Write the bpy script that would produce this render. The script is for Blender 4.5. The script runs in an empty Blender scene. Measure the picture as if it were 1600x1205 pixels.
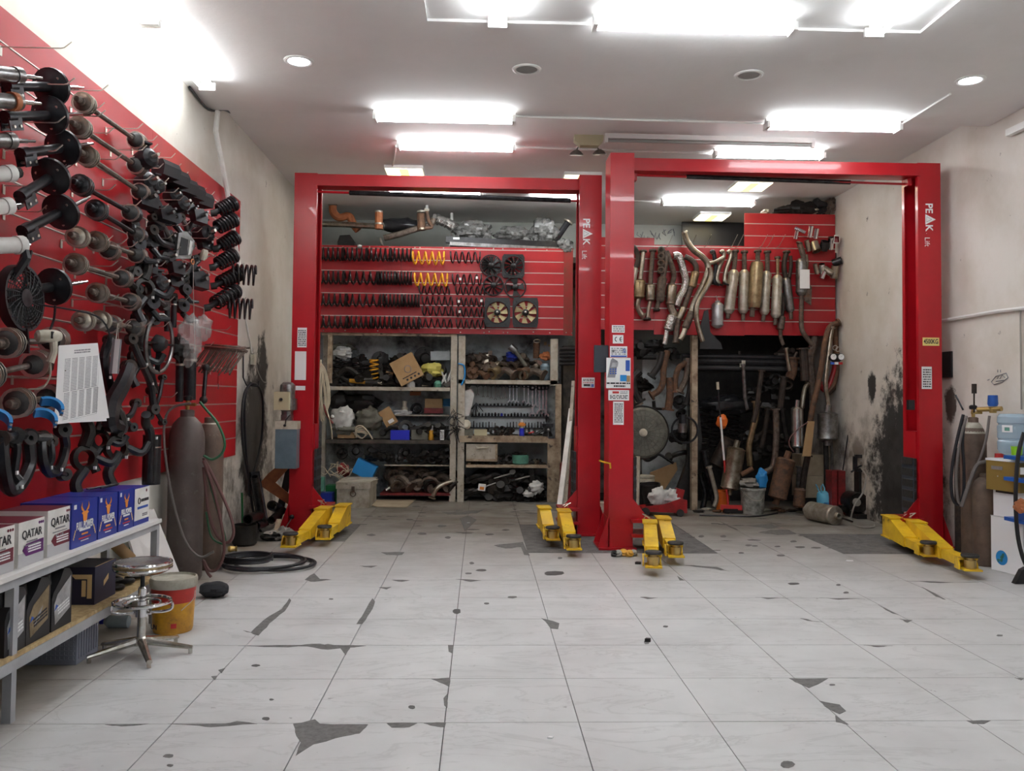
import bpy,bmesh,math,random
from mathutils import Vector,Matrix,noise
S = bpy.context.scene
COL = S.collection
PI = math.pi
V3 = Vector
# ---------------------------------------------------------------- camera
CAM_H = 1.4509
FPX = 1343.42
CX,CY = 800.0,575.0
AX = [V3((0.99931779,-0.03571695,0.0093942)),V3((-0.0106218,-0.03433708,0.99935386)),V3((0.0353713,0.99877188,0.03469304))]
cam_d = bpy.data.cameras.new('camera')
cam = bpy.data.objects.new('camera',cam_d)
COL.objects.link(cam)
cam_d.sensor_fit = 'HORIZONTAL'
cam_d.sensor_width = 36.0
cam_d.lens = FPX / 1600 * 36
cam_d.shift_y = -(602.5 - CY) / 1600
cam_d.clip_end = 200
m = Matrix((AX[0],AX[1],-AX[2])).transposed().to_4x4()
m.translation = (0,0,CAM_H)
cam.matrix_world = m
S.camera = cam
def ray(px,py):
 return AX[0] * ((px - CX) / FPX) - AX[1] * ((py - CY) / FPX) + AX[2]
def hit(axis,val,px,py):
 d = ray(px,py)
 o = V3((0,0,CAM_H))
 return o + d * ((val - o[axis]) / d[axis])
def onX(v,px,py): return hit(0,v,px,py)
def onY(v,px,py): return hit(1,v,px,py)
def onZ(v,px,py): return hit(2,v,px,py)
# ---------------------------------------------------------------- world, exposure
S.view_settings.view_transform = 'Standard'
S.view_settings.look = 'None'
S.view_settings.gamma = 1.0
S.view_settings.use_curve_mapping = False
S.view_settings.exposure = 1.05
W = bpy.data.worlds.new('world')
S.world = W
W.use_nodes = True
W.node_tree.nodes['Background'].inputs[0].default_value = (0.75,0.85,1.0,1)
W.node_tree.nodes['Background'].inputs[1].default_value = 0.08
TUBE_E = 17.0
PANEL_E = 6.0
# ---------------------------------------------------------------- materials
MATS = {}
def mat(name,c1,rough=0.5,metal=0.0,c2=None,scale=8.0,lo=0.4,hi=0.65,bump=0.0,bscale=60.0,detail=5.0,emit=None,es=1.0,world=False,alpha=1.0,trans=0.0,c3=None,s3=3.0,lo3=0.55,hi3=0.7,coat=0.0):
 if name in MATS: return MATS[name]
 M = bpy.data.materials.new(name)
 M.use_nodes = True
 nt = M.node_tree
 N,L = nt.nodes,nt.links
 P = N['Principled BSDF']
 P.inputs['Roughness'].default_value = rough
 P.inputs['Metallic'].default_value = metal
 P.inputs['Base Color'].default_value = (*c1,1)
 if coat: P.inputs['Coat Weight'].default_value = coat
 if trans: P.inputs['Transmission Weight'].default_value = trans
 if alpha < 1: P.inputs['Alpha'].default_value = alpha
 if emit:
  P.inputs['Emission Color'].default_value = (*emit,1)
  P.inputs['Emission Strength'].default_value = es
 if c2 is not None or bump:
  if world:
   tc = N.new('ShaderNodeNewGeometry'); src = tc.outputs['Position']
  else:
   tc = N.new('ShaderNodeTexCoord'); src = tc.outputs['Object']
 def layer(prev,col,sc,a,b,det):
  nz = N.new('ShaderNodeTexNoise'); nz.inputs['Scale'].default_value = sc; nz.inputs['Detail'].default_value = det
  nz.inputs['Roughness'].default_value = 0.65
  L.new(src,nz.inputs['Vector'])
  rp = N.new('ShaderNodeMapRange'); rp.inputs[1].default_value = a; rp.inputs[2].default_value = b
  L.new(nz.outputs['Fac'],rp.inputs[0])
  mx = N.new('ShaderNodeMix'); mx.data_type = 'RGBA'
  L.new(rp.outputs[0],mx.inputs[0])
  if prev is None: mx.inputs[6].default_value = (*c1,1)
  else: L.new(prev,mx.inputs[6])
  mx.inputs[7].default_value = (*col,1)
  return mx.outputs[2]
 o = None
 if c2 is not None: o = layer(o,c2,scale,lo,hi,detail)
 if c3 is not None: o = layer(o,c3,s3,lo3,hi3,6.0)
 if o is not None: L.new(o,P.inputs['Base Color'])
 if bump:
  nz = N.new('ShaderNodeTexNoise'); nz.inputs['Scale'].default_value = bscale; nz.inputs['Detail'].default_value = 4
  L.new(src,nz.inputs['Vector'])
  b = N.new('ShaderNodeBump'); b.inputs['Strength'].default_value = bump; b.inputs['Distance'].default_value = 0.01
  L.new(nz.outputs['Fac'],b.inputs['Height']); L.new(b.outputs[0],P.inputs['Normal'])
 MATS[name] = M
 return M
mat('red_paint',(0.47,0.006,0.014),0.34,c2=(0.38,0.005,0.011),scale=1.5,coat=0.2)
mat('red_slat',(0.46,0.011,0.017),0.38,c2=(0.33,0.009,0.014),scale=1.2,world=True)
mat('red_trim',(0.30,0.018,0.016),0.5,c2=(0.20,0.035,0.02),scale=6)
mat('groove_alu',(0.62,0.55,0.50),0.4,0.6)
mat('yellow_paint',(0.80,0.52,0.015),0.42,c2=(0.62,0.36,0.02),scale=5,c3=(0.12,0.08,0.03),s3=9,lo3=0.62,hi3=0.72)
mat('black_plastic',(0.012,0.012,0.014),0.42)
mat('black_satin',(0.014,0.014,0.017),0.28,0.2,c2=(0.03,0.03,0.033),scale=14)
mat('black_rubber',(0.016,0.015,0.015),0.6,c2=(0.035,0.032,0.03),scale=20)
mat('dark_guard',(0.035,0.045,0.06),0.5)
mat('dark_steel',(0.06,0.06,0.066),0.35,0.8,c2=(0.02,0.02,0.022),scale=12)
mat('grey_steel',(0.30,0.30,0.30),0.35,0.9,c2=(0.16,0.15,0.14),scale=14)
mat('chrome',(0.80,0.80,0.82),0.10,1.0)
mat('worn_chrome',(0.66,0.65,0.62),0.20,1.0,c2=(0.42,0.38,0.30),scale=10)
mat('wire_zinc',(0.62,0.58,0.52),0.32,0.85)
mat('boot_rubber',(0.022,0.022,0.023),0.5,c2=(0.05,0.045,0.04),scale=16)
mat('rust_steel',(0.16,0.125,0.10),0.55,0.45,c2=(0.07,0.05,0.04),scale=20,c3=(0.20,0.10,0.05),s3=9,lo3=0.55,hi3=0.75)
mat('rust_brown',(0.17,0.085,0.045),0.75,0.2,c2=(0.07,0.045,0.035),scale=14,c3=(0.26,0.12,0.06),s3=8)
mat('rust_dark',(0.055,0.038,0.030),0.6,0.4,c2=(0.02,0.017,0.015),scale=12)
mat('exhaust_steel',(0.42,0.38,0.31),0.30,0.9,c2=(0.22,0.18,0.13),scale=9,c3=(0.12,0.09,0.07),s3=5)
mat('exhaust_pale',(0.52,0.49,0.43),0.42,0.7,c2=(0.34,0.29,0.22),scale=10)
mat('exhaust_gold',(0.40,0.31,0.18),0.38,0.8,c2=(0.22,0.16,0.09),scale=12)
mat('alu_bright',(0.72,0.72,0.72),0.25,0.95,c2=(0.5,0.49,0.47),scale=10)
mat('foil',(0.62,0.60,0.58),0.25,0.85,c2=(0.35,0.33,0.31),scale=18,bump=0.9,bscale=40)
mat('white_plastic',(0.80,0.80,0.78),0.4)
mat('white_paint',(0.80,0.79,0.76),0.5,c2=(0.68,0.66,0.62),scale=6)
mat('off_white',(0.62,0.58,0.48),0.55,c2=(0.45,0.40,0.30),scale=9)
mat('sticker',(0.82,0.82,0.82),0.45)
mat('ink',(0.03,0.03,0.035),0.6)
mat('ink_grey',(0.25,0.25,0.27),0.6)
mat('ink_red',(0.55,0.03,0.03),0.5)
mat('ink_blue',(0.03,0.10,0.45),0.5)
mat('ink_white',(0.85,0.85,0.85),0.5)
mat('ink_orange',(0.85,0.30,0.05),0.5)
mat('ink_purple',(0.13,0.015,0.16),0.5)
mat('ink_maroon',(0.16,0.012,0.03),0.5)
mat('ink_gold',(0.75,0.52,0.25),0.45)
mat('label_silver',(0.55,0.55,0.56),0.3,0.6,c2=(0.30,0.30,0.31),scale=7)
mat('label_yellow',(0.85,0.72,0.25),0.45)
mat('cardboard',(0.42,0.27,0.13),0.8,c2=(0.36,0.22,0.10),scale=6)
mat('cardboard_pale',(0.46,0.38,0.27),0.85,c2=(0.36,0.29,0.20),scale=5)
mat('wood_dirty',(0.46,0.37,0.26),0.7,c2=(0.20,0.14,0.09),scale=7,c3=(0.05,0.04,0.035),s3=11,lo3=0.58,hi3=0.68)
mat('wood_white',(0.50,0.47,0.40),0.7,c2=(0.36,0.31,0.24),scale=8,c3=(0.06,0.05,0.04),s3=12,lo3=0.6,hi3=0.7)
mat('shelf_dark',(0.09,0.075,0.06),0.75,c2=(0.03,0.026,0.022),scale=9)
mat('shelf_back',(0.50,0.56,0.58),0.7,c2=(0.36,0.40,0.41),scale=5,c3=(0.05,0.05,0.052),s3=2.2,lo3=0.50,hi3=0.68)
mat('tool_board',(0.60,0.66,0.68),0.6,c2=(0.48,0.53,0.54),scale=6)
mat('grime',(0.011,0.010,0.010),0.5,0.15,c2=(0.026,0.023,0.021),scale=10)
mat('grime_metal',(0.034,0.031,0.029),0.38,0.6,c2=(0.010,0.009,0.009),scale=9)
mat('spring_black',(0.012,0.011,0.014),0.32,0.3,c2=(0.03,0.02,0.02),scale=25)
mat('spring_yellow',(0.85,0.42,0.02),0.4)
mat('orange_rust',(0.50,0.17,0.06),0.6,c2=(0.36,0.12,0.05),scale=10)
mat('cream_blade',(0.62,0.52,0.30),0.5,c2=(0.48,0.38,0.20),scale=14)
mat('blue_plastic',(0.015,0.10,0.42),0.4)
mat('bright_blue',(0.02,0.03,0.55),0.4)
mat('sky_blue',(0.02,0.25,0.62),0.4)
mat('green_paint',(0.012,0.16,0.045),0.45)
mat('green_mint',(0.12,0.36,0.26),0.5,c2=(0.08,0.22,0.17),scale=10)
mat('lime',(0.32,0.68,0.02),0.35)
mat('cyan_can',(0.14,0.50,0.72),0.4)
mat('cylinder_brown',(0.145,0.115,0.105),0.5,0.25,c2=(0.10,0.078,0.07),scale=4,c3=(0.19,0.17,0.16),s3=14,lo3=0.6,hi3=0.72)
mat('cylinder_rust',(0.17,0.115,0.085),0.6,0.2,c2=(0.10,0.07,0.055),scale=5)
mat('hose_black',(0.012,0.012,0.016),0.4)
mat('hose_red',(0.13,0.055,0.05),0.5)
mat('hose_green',(0.02,0.12,0.05),0.45)
mat('hose_grey',(0.16,0.14,0.13),0.5)
mat('brass',(0.55,0.40,0.15),0.3,0.9)
mat('rope_cream',(0.60,0.53,0.40),0.7)
mat('cable_grey',(0.30,0.28,0.25),0.5)
mat('bench_grey',(0.42,0.43,0.45),0.45,c2=(0.34,0.35,0.37),scale=5)
mat('osb',(0.55,0.40,0.20),0.75,c2=(0.38,0.26,0.12),scale=30,c3=(0.66,0.52,0.30),s3=22)
mat('board_top',(0.72,0.70,0.68),0.5)
mat('crate_grey',(0.27,0.29,0.36),0.5)
mat('seat_vinyl',(0.10,0.09,0.11),0.25,c2=(0.18,0.15,0.12),scale=7)
mat('box_grey',(0.50,0.50,0.52),0.45)
mat('box_blue',(0.015,0.035,0.30),0.35)
mat('box_navy',(0.022,0.020,0.050),0.45)
mat('bucket_yellow',(0.72,0.36,0.02),0.4,c2=(0.45,0.21,0.02),scale=7,c3=(0.12,0.07,0.03),s3=10,lo3=0.6,hi3=0.75)
mat('bucket_red',(0.55,0.03,0.02),0.4,c2=(0.40,0.03,0.02),scale=8)
mat('bucket_lid',(0.45,0.43,0.36),0.6,c2=(0.28,0.25,0.19),scale=9)
mat('bucket_dirty',(0.34,0.34,0.31),0.65,c2=(0.10,0.10,0.09),scale=12)
mat('rag',(0.02,0.02,0.024),0.9)
mat('bag_white',(0.62,0.63,0.62),0.5,c2=(0.5,0.5,0.49),scale=12)
mat('bag_grey',(0.16,0.16,0.13),0.6,c2=(0.10,0.10,0.08),scale=9)
mat('bag_yellow',(0.55,0.50,0.12),0.5)
mat('film',(0.50,0.48,0.47),0.15,alpha=0.42,bump=0.9,bscale=24)
mat('film_dense',(0.17,0.17,0.165),0.22,0.0,c2=(0.05,0.05,0.048),scale=14,bump=0.8,bscale=26)
mat('tank_blue',(0.14,0.20,0.24),0.3,c2=(0.10,0.15,0.19),scale=4)
mat('beige_box',(0.50,0.46,0.30),0.5)
mat('gold_panel',(0.36,0.25,0.07),0.35,0.4)
mat('fridge_white',(0.80,0.80,0.82),0.35)
mat('water_bottle',(0.42,0.56,0.66),0.12,alpha=0.72)
mat('cement',(0.15,0.145,0.142),0.8,c2=(0.085,0.082,0.08),scale=10,c3=(0.33,0.32,0.30),s3=45,lo3=0.62,hi3=0.68,world=True)
mat('chip_cement',(0.17,0.165,0.16),0.85,c2=(0.11,0.105,0.10),scale=30,world=True)
mat('oil_stain',(0.055,0.05,0.05),0.6,c2=(0.10,0.095,0.09),scale=20,world=True)
mat('seam',(0.05,0.048,0.046),0.9)
mat('tube_glow',(1,1,1),0.4,emit=(0.93,0.97,1.0),es=TUBE_E)
mat('panel_glow',(1,1,1),0.4,emit=(1.0,0.86,0.50),es=PANEL_E)
mat('panel_core',(1,0.8,0.3),0.4,emit=(1.0,0.62,0.12),es=2.0)
mat('down_glow',(1,1,1),0.4,emit=(0.90,0.92,1.0),es=9.0)
mat('lens_dead',(0.36,0.38,0.37),0.4)
mat('orange_bucket',(0.75,0.16,0.02),0.4)
mat('tin_red',(0.25,0.02,0.02),0.5,c2=(0.10,0.015,0.015),scale=8)
mat('jack_red',(0.42,0.012,0.015),0.35,c2=(0.24,0.012,0.012),scale=8)
# ---------------------------------------------------------------- mesh builder
def frame_z(d,up=(0,0,1)):
 z = V3(d).normalized()
 u = V3(up)
 if abs(z.dot(u.normalized())) > 0.98: u = V3((0,1,0)) if abs(z.y) < 0.9 else V3((1,0,0))
 x = u.cross(z).normalized()
 y = z.cross(x)
 return Matrix((x,y,z)).transposed()
class MB:
 def __init__(s): s.v = []; s.f = []; s.k = []; s.slot = 0
 def _add(s,vs,fs):
  b = len(s.v)
  s.v += [V3(v) for v in vs]
  s.f += [tuple(i + b for i in f) for f in fs]
  s.k += [s.slot] * len(fs)
  return s
 def box(s,c,size,R=None):
  c = V3(c); h = [a / 2 for a in size]
  vs = []
  for x,y,z in ((-1,-1,-1),(1,-1,-1),(1,1,-1),(-1,1,-1),(-1,-1,1),(1,-1,1),(1,1,1),(-1,1,1)):
   p = V3((x * h[0],y * h[1],z * h[2]))
   vs.append(c + (R @ p if R else p))
  return s._add(vs,[(3,2,1,0),(4,5,6,7),(0,1,5,4),(1,2,6,5),(2,3,7,6),(3,0,4,7)])
 def span(s,a,b):
  a,b = V3(a),V3(b)
  return s.box((a + b) / 2,[abs(b[i] - a[i]) for i in range(3)])
 def bar(s,p0,p1,w,h,up=(0,0,1)):
  p0,p1 = V3(p0),V3(p1)
  R = frame_z(p1 - p0,up)
  return s.box((p0 + p1) / 2,(w,h,(p1 - p0).length),R)
 def rings(s,rings,closed=False,caps=True):
  n = len(rings[0]); vs = [p for r in rings for p in r]; fs = []
  m = len(rings)
  for i in range(m if closed else m - 1):
   a,b = i * n,((i + 1) % m) * n
   for j in range(n):
    k = (j + 1) % n
    fs.append((a + j,a + k,b + k,b + j))
  if caps and not closed:
   fs.append(tuple(range(n - 1,-1,-1))); fs.append(tuple((m - 1) * n + j for j in range(n)))
  return s._add(vs,fs)
 def cyl(s,p0,p1,r0,r1=None,n=12,caps=True):
  p0,p1 = V3(p0),V3(p1)
  r1 = r0 if r1 is None else r1
  R = frame_z(p1 - p0)
  rr = []
  for p,r in ((p0,r0),(p1,r1)):
   rr.append([p + R @ V3((r * math.cos(2 * PI * j / n),r * math.sin(2 * PI * j / n),0)) for j in range(n)])
  return s.rings(rr,caps=caps)
 def lathe(s,prof,o=(0,0,0),d=(0,0,1),n=16,caps=True):
  """prof: (radius, distance along d)"""
  o = V3(o); R = frame_z(d)
  rr = [[o + R @ V3((max(r,1e-4) * math.cos(2 * PI * j / n),max(r,1e-4) * math.sin(2 * PI * j / n),h)) for j in range(n)] for r,h in prof]
  return s.rings(rr,caps=caps)
 def tube(s,pts,r,n=8,closed=False,caps=True):
  pts = [V3(p) for p in pts]
  m = len(pts); rr = []
  prev = None
  for i,p in enumerate(pts):
   if closed: t = pts[(i + 1) % m] - pts[i - 1]
   else: t = pts[min(i + 1,m - 1)] - pts[max(i - 1,0)]
   if t.length < 1e-9: t = V3((0,0,1))
   t.normalize()
   if prev is None:
    x = frame_z(t).col[0].copy()
   else:
    x = prev - t * prev.dot(t)
    if x.length < 1e-6: x = frame_z(t).col[0].copy()
    x.normalize()
   prev = x
   y = t.cross(x)
   rad = r[i] if hasattr(r,'__len__') else r
   rr.append([p + x * (rad * math.cos(2 * PI * j / n)) + y * (rad * math.sin(2 * PI * j / n)) for j in range(n)])
  return s.rings(rr,closed=closed,caps=caps)
 def torus(s,c,d,R0,r,n=24,k=8,a0=0,a1=2 * PI):
  Rm = frame_z(d); c = V3(c)
  full = abs(a1 - a0 - 2 * PI) < 1e-6
  cnt = n if full else n + 1
  return s.tube([c + Rm @ V3((R0 * math.cos(a0 + (a1 - a0) * i / n),R0 * math.sin(a0 + (a1 - a0) * i / n),0)) for i in range(cnt)],r,k,closed=full)
 def helix(s,o,d,R0,r,length,turns,seg=12,k=6,R1=None,flat=True):
  Rm = frame_z(d); o = V3(o); pts = []
  n = int(turns * seg)
  R1 = R0 if R1 is None else R1
  for i in range(n + 1):
   t = i / n; a = 2 * PI * turns * t
   h = t
   if flat:
    e = 0.75 / turns
    h = 0 if t < e * 0.6 else (1 if t > 1 - e * 0.6 else (t - e * 0.6) / (1 - 1.2 * e))
   rad = R0 + (R1 - R0) * t
   pts.append(o + Rm @ V3((rad * math.cos(a),rad * math.sin(a),length * h)))
  return s.tube(pts,r,k)
 def ball(s,c,r,n=12,m=8,R=None):
  c = V3(c); rx,ry,rz = (r,r,r) if not hasattr(r,'__len__') else r
  rr = []
  for i in range(m + 1):
   th = PI * i / m; q = max(math.sin(th),1e-3)
   ring = []
   for j in range(n):
    p = V3((rx * q * math.cos(2 * PI * j / n),ry * q * math.sin(2 * PI * j / n),-rz * math.cos(th)))
    ring.append(c + (R @ p if R else p))
   rr.append(ring)
  return s.rings(rr)
 def prism(s,poly,o=(0,0,0),ux=(1,0,0),uy=(0,0,1),depth=0.1):
  """2D polygon in plane (ux,uy) at o, thickness along ux x uy, from 0 to depth"""
  o,ux,uy = V3(o),V3(ux),V3(uy)
  w = ux.cross(uy).normalized() * depth
  n = len(poly)
  a = sum(poly[i][0] * poly[(i + 1) % n][1] - poly[(i + 1) % n][0] * poly[i][1] for i in range(n))
  if a < 0: poly = list(reversed(poly))
  vs = [o + ux * p[0] + uy * p[1] for p in poly] + [o + ux * p[0] + uy * p[1] + w for p in poly]
  fs = [tuple(range(n - 1,-1,-1)),tuple(range(n,2 * n))] + [(i,(i + 1) % n,n + (i + 1) % n,n + i) for i in range(n)]
  return s._add(vs,fs)
 def quad(s,a,b,c,d): return s._add([a,b,c,d],[(0,1,2,3)])
 def lump(s,c,r,seed=0,amp=0.25,n=14,m=10,freq=2.0,floor_z=None):
  """irregular blob: a noisy ellipsoid"""
  c = V3(c); rx,ry,rz = r
  rr = []
  for i in range(m + 1):
   th = PI * i / m; q = max(math.sin(th),1e-3); ring = []
   for j in range(n):
    d = V3((q * math.cos(2 * PI * j / n),q * math.sin(2 * PI * j / n),-math.cos(th)))
    k = 1 + amp * 1.6 * noise.noise(d * freq + V3((seed * 7.3,seed * 1.7,seed * 3.1)))
    p = c + V3((rx * d.x * k,ry * d.y * k,rz * d.z * k))
    if floor_z is not None and p.z < floor_z: p.z = floor_z
    ring.append(p)
   rr.append(ring)
  return s.rings(rr)
 def mesh(s,name,mats,smooth=30):
  me = bpy.data.meshes.new(name)
  me.from_pydata([tuple(v) for v in s.v],[],s.f)
  for mm in (mats if isinstance(mats,(list,tuple)) else [mats]):
   me.materials.append(MATS[mm] if isinstance(mm,str) else mm)
  if any(s.k): me.polygons.foreach_set('material_index',s.k)
  if smooth:
   me.polygons.foreach_set('use_smooth',[True] * len(me.polygons))
   me.set_sharp_from_angle(angle=math.radians(smooth))
  me.update()
  return me
def tagit(o,label=None,cat=None,group=None,kind=None):
 if label: o['label'] = label
 if cat: o['category'] = cat
 if group: o['group'] = group
 if kind: o['kind'] = kind
 return o
def add(name,mesh,parent=None):
 o = bpy.data.objects.new(name,mesh)
 COL.objects.link(o)
 if parent is not None: o.parent = parent
 return o
def part(name,mb,mats,parent,smooth=30,label=None,kind=None,world=False):
 """one mesh part under its thing; world=True: coordinates are given in the room's frame"""
 if world:
  L = V3(parent.location)
  q = parent.parent
  while q is not None: L += q.location; q = q.parent
  for i,v in enumerate(mb.v): mb.v[i] = v - L
 o = add(name,mb.mesh(name,mats,smooth),parent)
 return tagit(o,label,kind=kind)
def thing(name,label,cat,loc=(0,0,0),group=None,R=None):
 o = bpy.data.objects.new(name,None)
 o.empty_display_size = 0.05
 COL.objects.link(o)
 o.location = loc
 if R is not None: o.rotation_euler = R.to_euler()
 return tagit(o,label,cat,group)
def solo(name,label,cat,mb,mats,group=None,smooth=30,kind=None):
 """a thing that is one mesh, built in the room's frame; origin at its base"""
 lo = V3([min(v[i] for v in mb.v) for i in range(3)]); hi = V3([max(v[i] for v in mb.v) for i in range(3)])
 o_ = V3(((lo.x + hi.x) / 2,(lo.y + hi.y) / 2,lo.z))
 for i,v in enumerate(mb.v): mb.v[i] = v - o_
 o = add(name,mb.mesh(name,mats,smooth))
 o.location = o_
 return tagit(o,label,cat,group,kind)
def struct(name,mb,mats,smooth=0,parent=None,kind='structure'):
 o = add(name,mb.mesh(name,mats,smooth),parent)
 if parent is None: o['kind'] = kind
 return o
def kids(o): return [c for c in bpy.data.objects if c.parent is o]
KID = {}
def copy_tree(o,loc=None,R=None,label=None,group=None,parent=None,scale=None):
 c = o.copy()
 COL.objects.link(c)
 c.parent = parent
 if o.name not in KID: KID[o.name] = [k.name for k in kids(o)]
 for k in KID[o.name]: copy_tree(bpy.data.objects[k],parent=c)
 if loc is not None: c.location = loc
 if R is not None: c.rotation_euler = R.to_euler()
 if scale is not None: c.scale = (scale,) * 3 if not hasattr(scale,'__len__') else scale
 if label: c['label'] = label
 if group: c['group'] = group
 return c
ORD = ['first','second','third','fourth','fifth','sixth','seventh','eighth','ninth','tenth','eleventh','twelfth','thirteenth','fourteenth','fifteenth','sixteenth','seventeenth','eighteenth','nineteenth','twentieth','twenty-first','twenty-second','twenty-third','twenty-fourth','twenty-fifth','twenty-sixth','twenty-seventh','twenty-eighth','twenty-ninth','thirtieth']
# ---------------------------------------------------------------- lettering
def text(parent,s,o,ux,uy,size,mat_,name='lettering',depth=0.0012,align='CENTER',sx=1.0,world=True,bold=0.0):
 cu = bpy.data.curves.new('txt','FONT')
 cu.body = s; cu.size = size; cu.extrude = depth / 2; cu.align_x = align; cu.align_y = 'CENTER'
 cu.resolution_u = 3
 cu.offset = bold
 ob = bpy.data.objects.new('txt',cu)
 COL.objects.link(ob)
 dg = bpy.context.evaluated_depsgraph_get()
 dg.update()
 me = bpy.data.meshes.new_from_object(ob.evaluated_get(dg))
 bpy.data.objects.remove(ob); bpy.data.curves.remove(cu)
 ux,uy = V3(ux).normalized(),V3(uy).normalized()
 o = V3(o)
 if world:
  q = parent
  while q is not None: o = o - V3(q.location); q = q.parent
 R = Matrix((ux * sx,uy,ux.cross(uy))).transposed().to_4x4()
 R.translation = o
 me.transform(R)
 me.materials.clear(); me.materials.append(MATS[mat_])
 me.name = name
 return add(name,me,parent)
def lines_block(mb,o,ux,uy,w,h,rows,seed=0,fill=0.55,gap=0.15):
 """rows of short dashes standing for print too fine to read"""
 rnd = random.Random(seed)
 o,ux,uy = V3(o),V3(ux).normalized(),V3(uy).normalized()
 nrm = ux.cross(uy) * 0.0008
 rh = h / rows
 for i in range(rows):
  y = -h / 2 + rh * (i + 0.5)
  x = -w / 2
  while x < w / 2 - 0.01 * w:
   l = min(w * rnd.uniform(0.05,0.22),w / 2 - x)
   a = o + ux * x + uy * (y - rh * fill / 2)
   b = a + ux * l; c = b + uy * rh * fill; d = a + uy * rh * fill
   mb._add([a,b,c,d,a + nrm,b + nrm,c + nrm,d + nrm],[(4,5,6,7),(0,1,5,4),(1,2,6,5),(2,3,7,6),(3,0,4,7)])
   x += l + w * gap * rnd.uniform(0.15,0.5)
 return mb
def smooth_path(pts,n=8):
 """Catmull-Rom through points"""
 pts = [V3(p) for p in pts]
 P = [pts[0] * 2 - pts[1]] + pts + [pts[-1] * 2 - pts[-2]]
 out = []
 for i in range(1,len(P) - 2):
  a,b,c,d = P[i - 1],P[i],P[i + 1],P[i + 2]
  for k in range(n):
   t = k / n
   out.append(0.5 * ((2 * b) + (c - a) * t + (2 * a - 5 * b + 4 * c - d) * t * t + (3 * b - a - 3 * c + d) * t ** 3))
 out.append(pts[-1])
 return out
 # ================================================================ the room
XL,XR = -2.5,4.75
Z1,Z2 = 4.05,4.20
YS = 7.85
YB = 13.4
YF = -3.0
def wall_mat(name,base,patch,grime,zhi,ylo,spots=()):
 M = bpy.data.materials.new(name); M.use_nodes = True
 nt = M.node_tree; N,L = nt.nodes,nt.links
 P = N['Principled BSDF']; P.inputs['Roughness'].default_value = 0.75
 g = N.new('ShaderNodeNewGeometry'); pos = g.outputs['Position']
 sep = N.new('ShaderNodeSeparateXYZ'); L.new(pos,sep.inputs[0])
 def nz(sc,det=6,rough=0.65):
  n = N.new('ShaderNodeTexNoise'); n.inputs['Scale'].default_value = sc; n.inputs['Detail'].default_value = det
  n.inputs['Roughness'].default_value = rough
  L.new(pos,n.inputs['Vector']); return n.outputs['Fac']
 def rng(v,a,b,c=0.0,d=1.0):
  r = N.new('ShaderNodeMapRange'); r.inputs[1].default_value = a; r.inputs[2].default_value = b
  r.inputs[3].default_value = c; r.inputs[4].default_value = d
  L.new(v,r.inputs[0]); return r.outputs[0]
 def mth(op,a,b):
  m_ = N.new('ShaderNodeMath'); m_.operation = op
  for i,q in enumerate((a,b)):
   if isinstance(q,(int,float)): m_.inputs[i].default_value = q
   else: L.new(q,m_.inputs[i])
  return m_.outputs[0]
 def mix(f,a,b):
  x = N.new('ShaderNodeMix'); x.data_type = 'RGBA'; L.new(f,x.inputs[0])
  for i,q in ((6,a),(7,b)):
   if isinstance(q,tuple): x.inputs[i].default_value = (*q,1)
   else: L.new(q,x.inputs[i])
  return x.outputs[2]
 c = mix(rng(nz(1.3),0.40,0.68),base,patch)
 hgt = mth('MULTIPLY',rng(sep.outputs[2],zhi,zhi - 1.0),rng(sep.outputs[1],ylo,ylo + 1.5))
 f = mth('MULTIPLY',hgt,rng(nz(3.5),0.42,0.62))
 c = mix(mth('MULTIPLY',f,0.85),c,grime)
 for (sx,sy,sz,rad,col) in spots:
  v = N.new('ShaderNodeVectorMath'); v.operation = 'DISTANCE'
  sc = N.new('ShaderNodeVectorMath'); sc.operation = 'MULTIPLY'; sc.inputs[1].default_value = (1,1,0.6)
  L.new(pos,sc.inputs[0]); L.new(sc.outputs[0],v.inputs[0]); v.inputs[1].default_value = (sx,sy,sz * 0.6)
  d = rng(v.outputs['Value'],rad,rad * 0.35)
  ff = rng(mth('ADD',d,mth('MULTIPLY',mth('SUBTRACT',nz(4.0,8,0.75),0.5),2.6)),0.35,0.7)
  c = mix(mth('MULTIPLY',ff,0.95),c,col)
 L.new(c,P.inputs['Base Color'])
 b = N.new('ShaderNodeBump'); b.inputs['Strength'].default_value = 0.25; b.inputs['Distance'].default_value = 0.01
 L.new(nz(9),b.inputs['Height']); L.new(b.outputs[0],P.inputs['Normal'])
 MATS[name] = M
 return M
wall_mat('plaster_left',(0.66,0.63,0.57),(0.56,0.52,0.45),(0.10,0.08,0.06),1.9,7.0,
spots=((-2.5,9.6,1.0,0.75,(0.05,0.042,0.035)),(-2.5,9.9,1.75,0.35,(0.03,0.026,0.024))))
wall_mat('plaster_right',(0.70,0.66,0.61),(0.60,0.55,0.48),(0.11,0.08,0.055),1.75,7.6,
spots=((4.75,9.55,0.40,1.15,(0.009,0.008,0.008)),(4.75,10.3,1.63,0.17,(0.012,0.011,0.011)),(4.75,8.55,1.42,0.16,(0.06,0.035,0.025))))
wall_mat('plaster_back',(0.50,0.52,0.48),(0.40,0.42,0.38),(0.06,0.05,0.045),2.2,11.0)
wall_mat('ceiling_paint',(0.84,0.83,0.82),(0.80,0.79,0.78),(0.5,0.5,0.5),-5,50)
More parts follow.
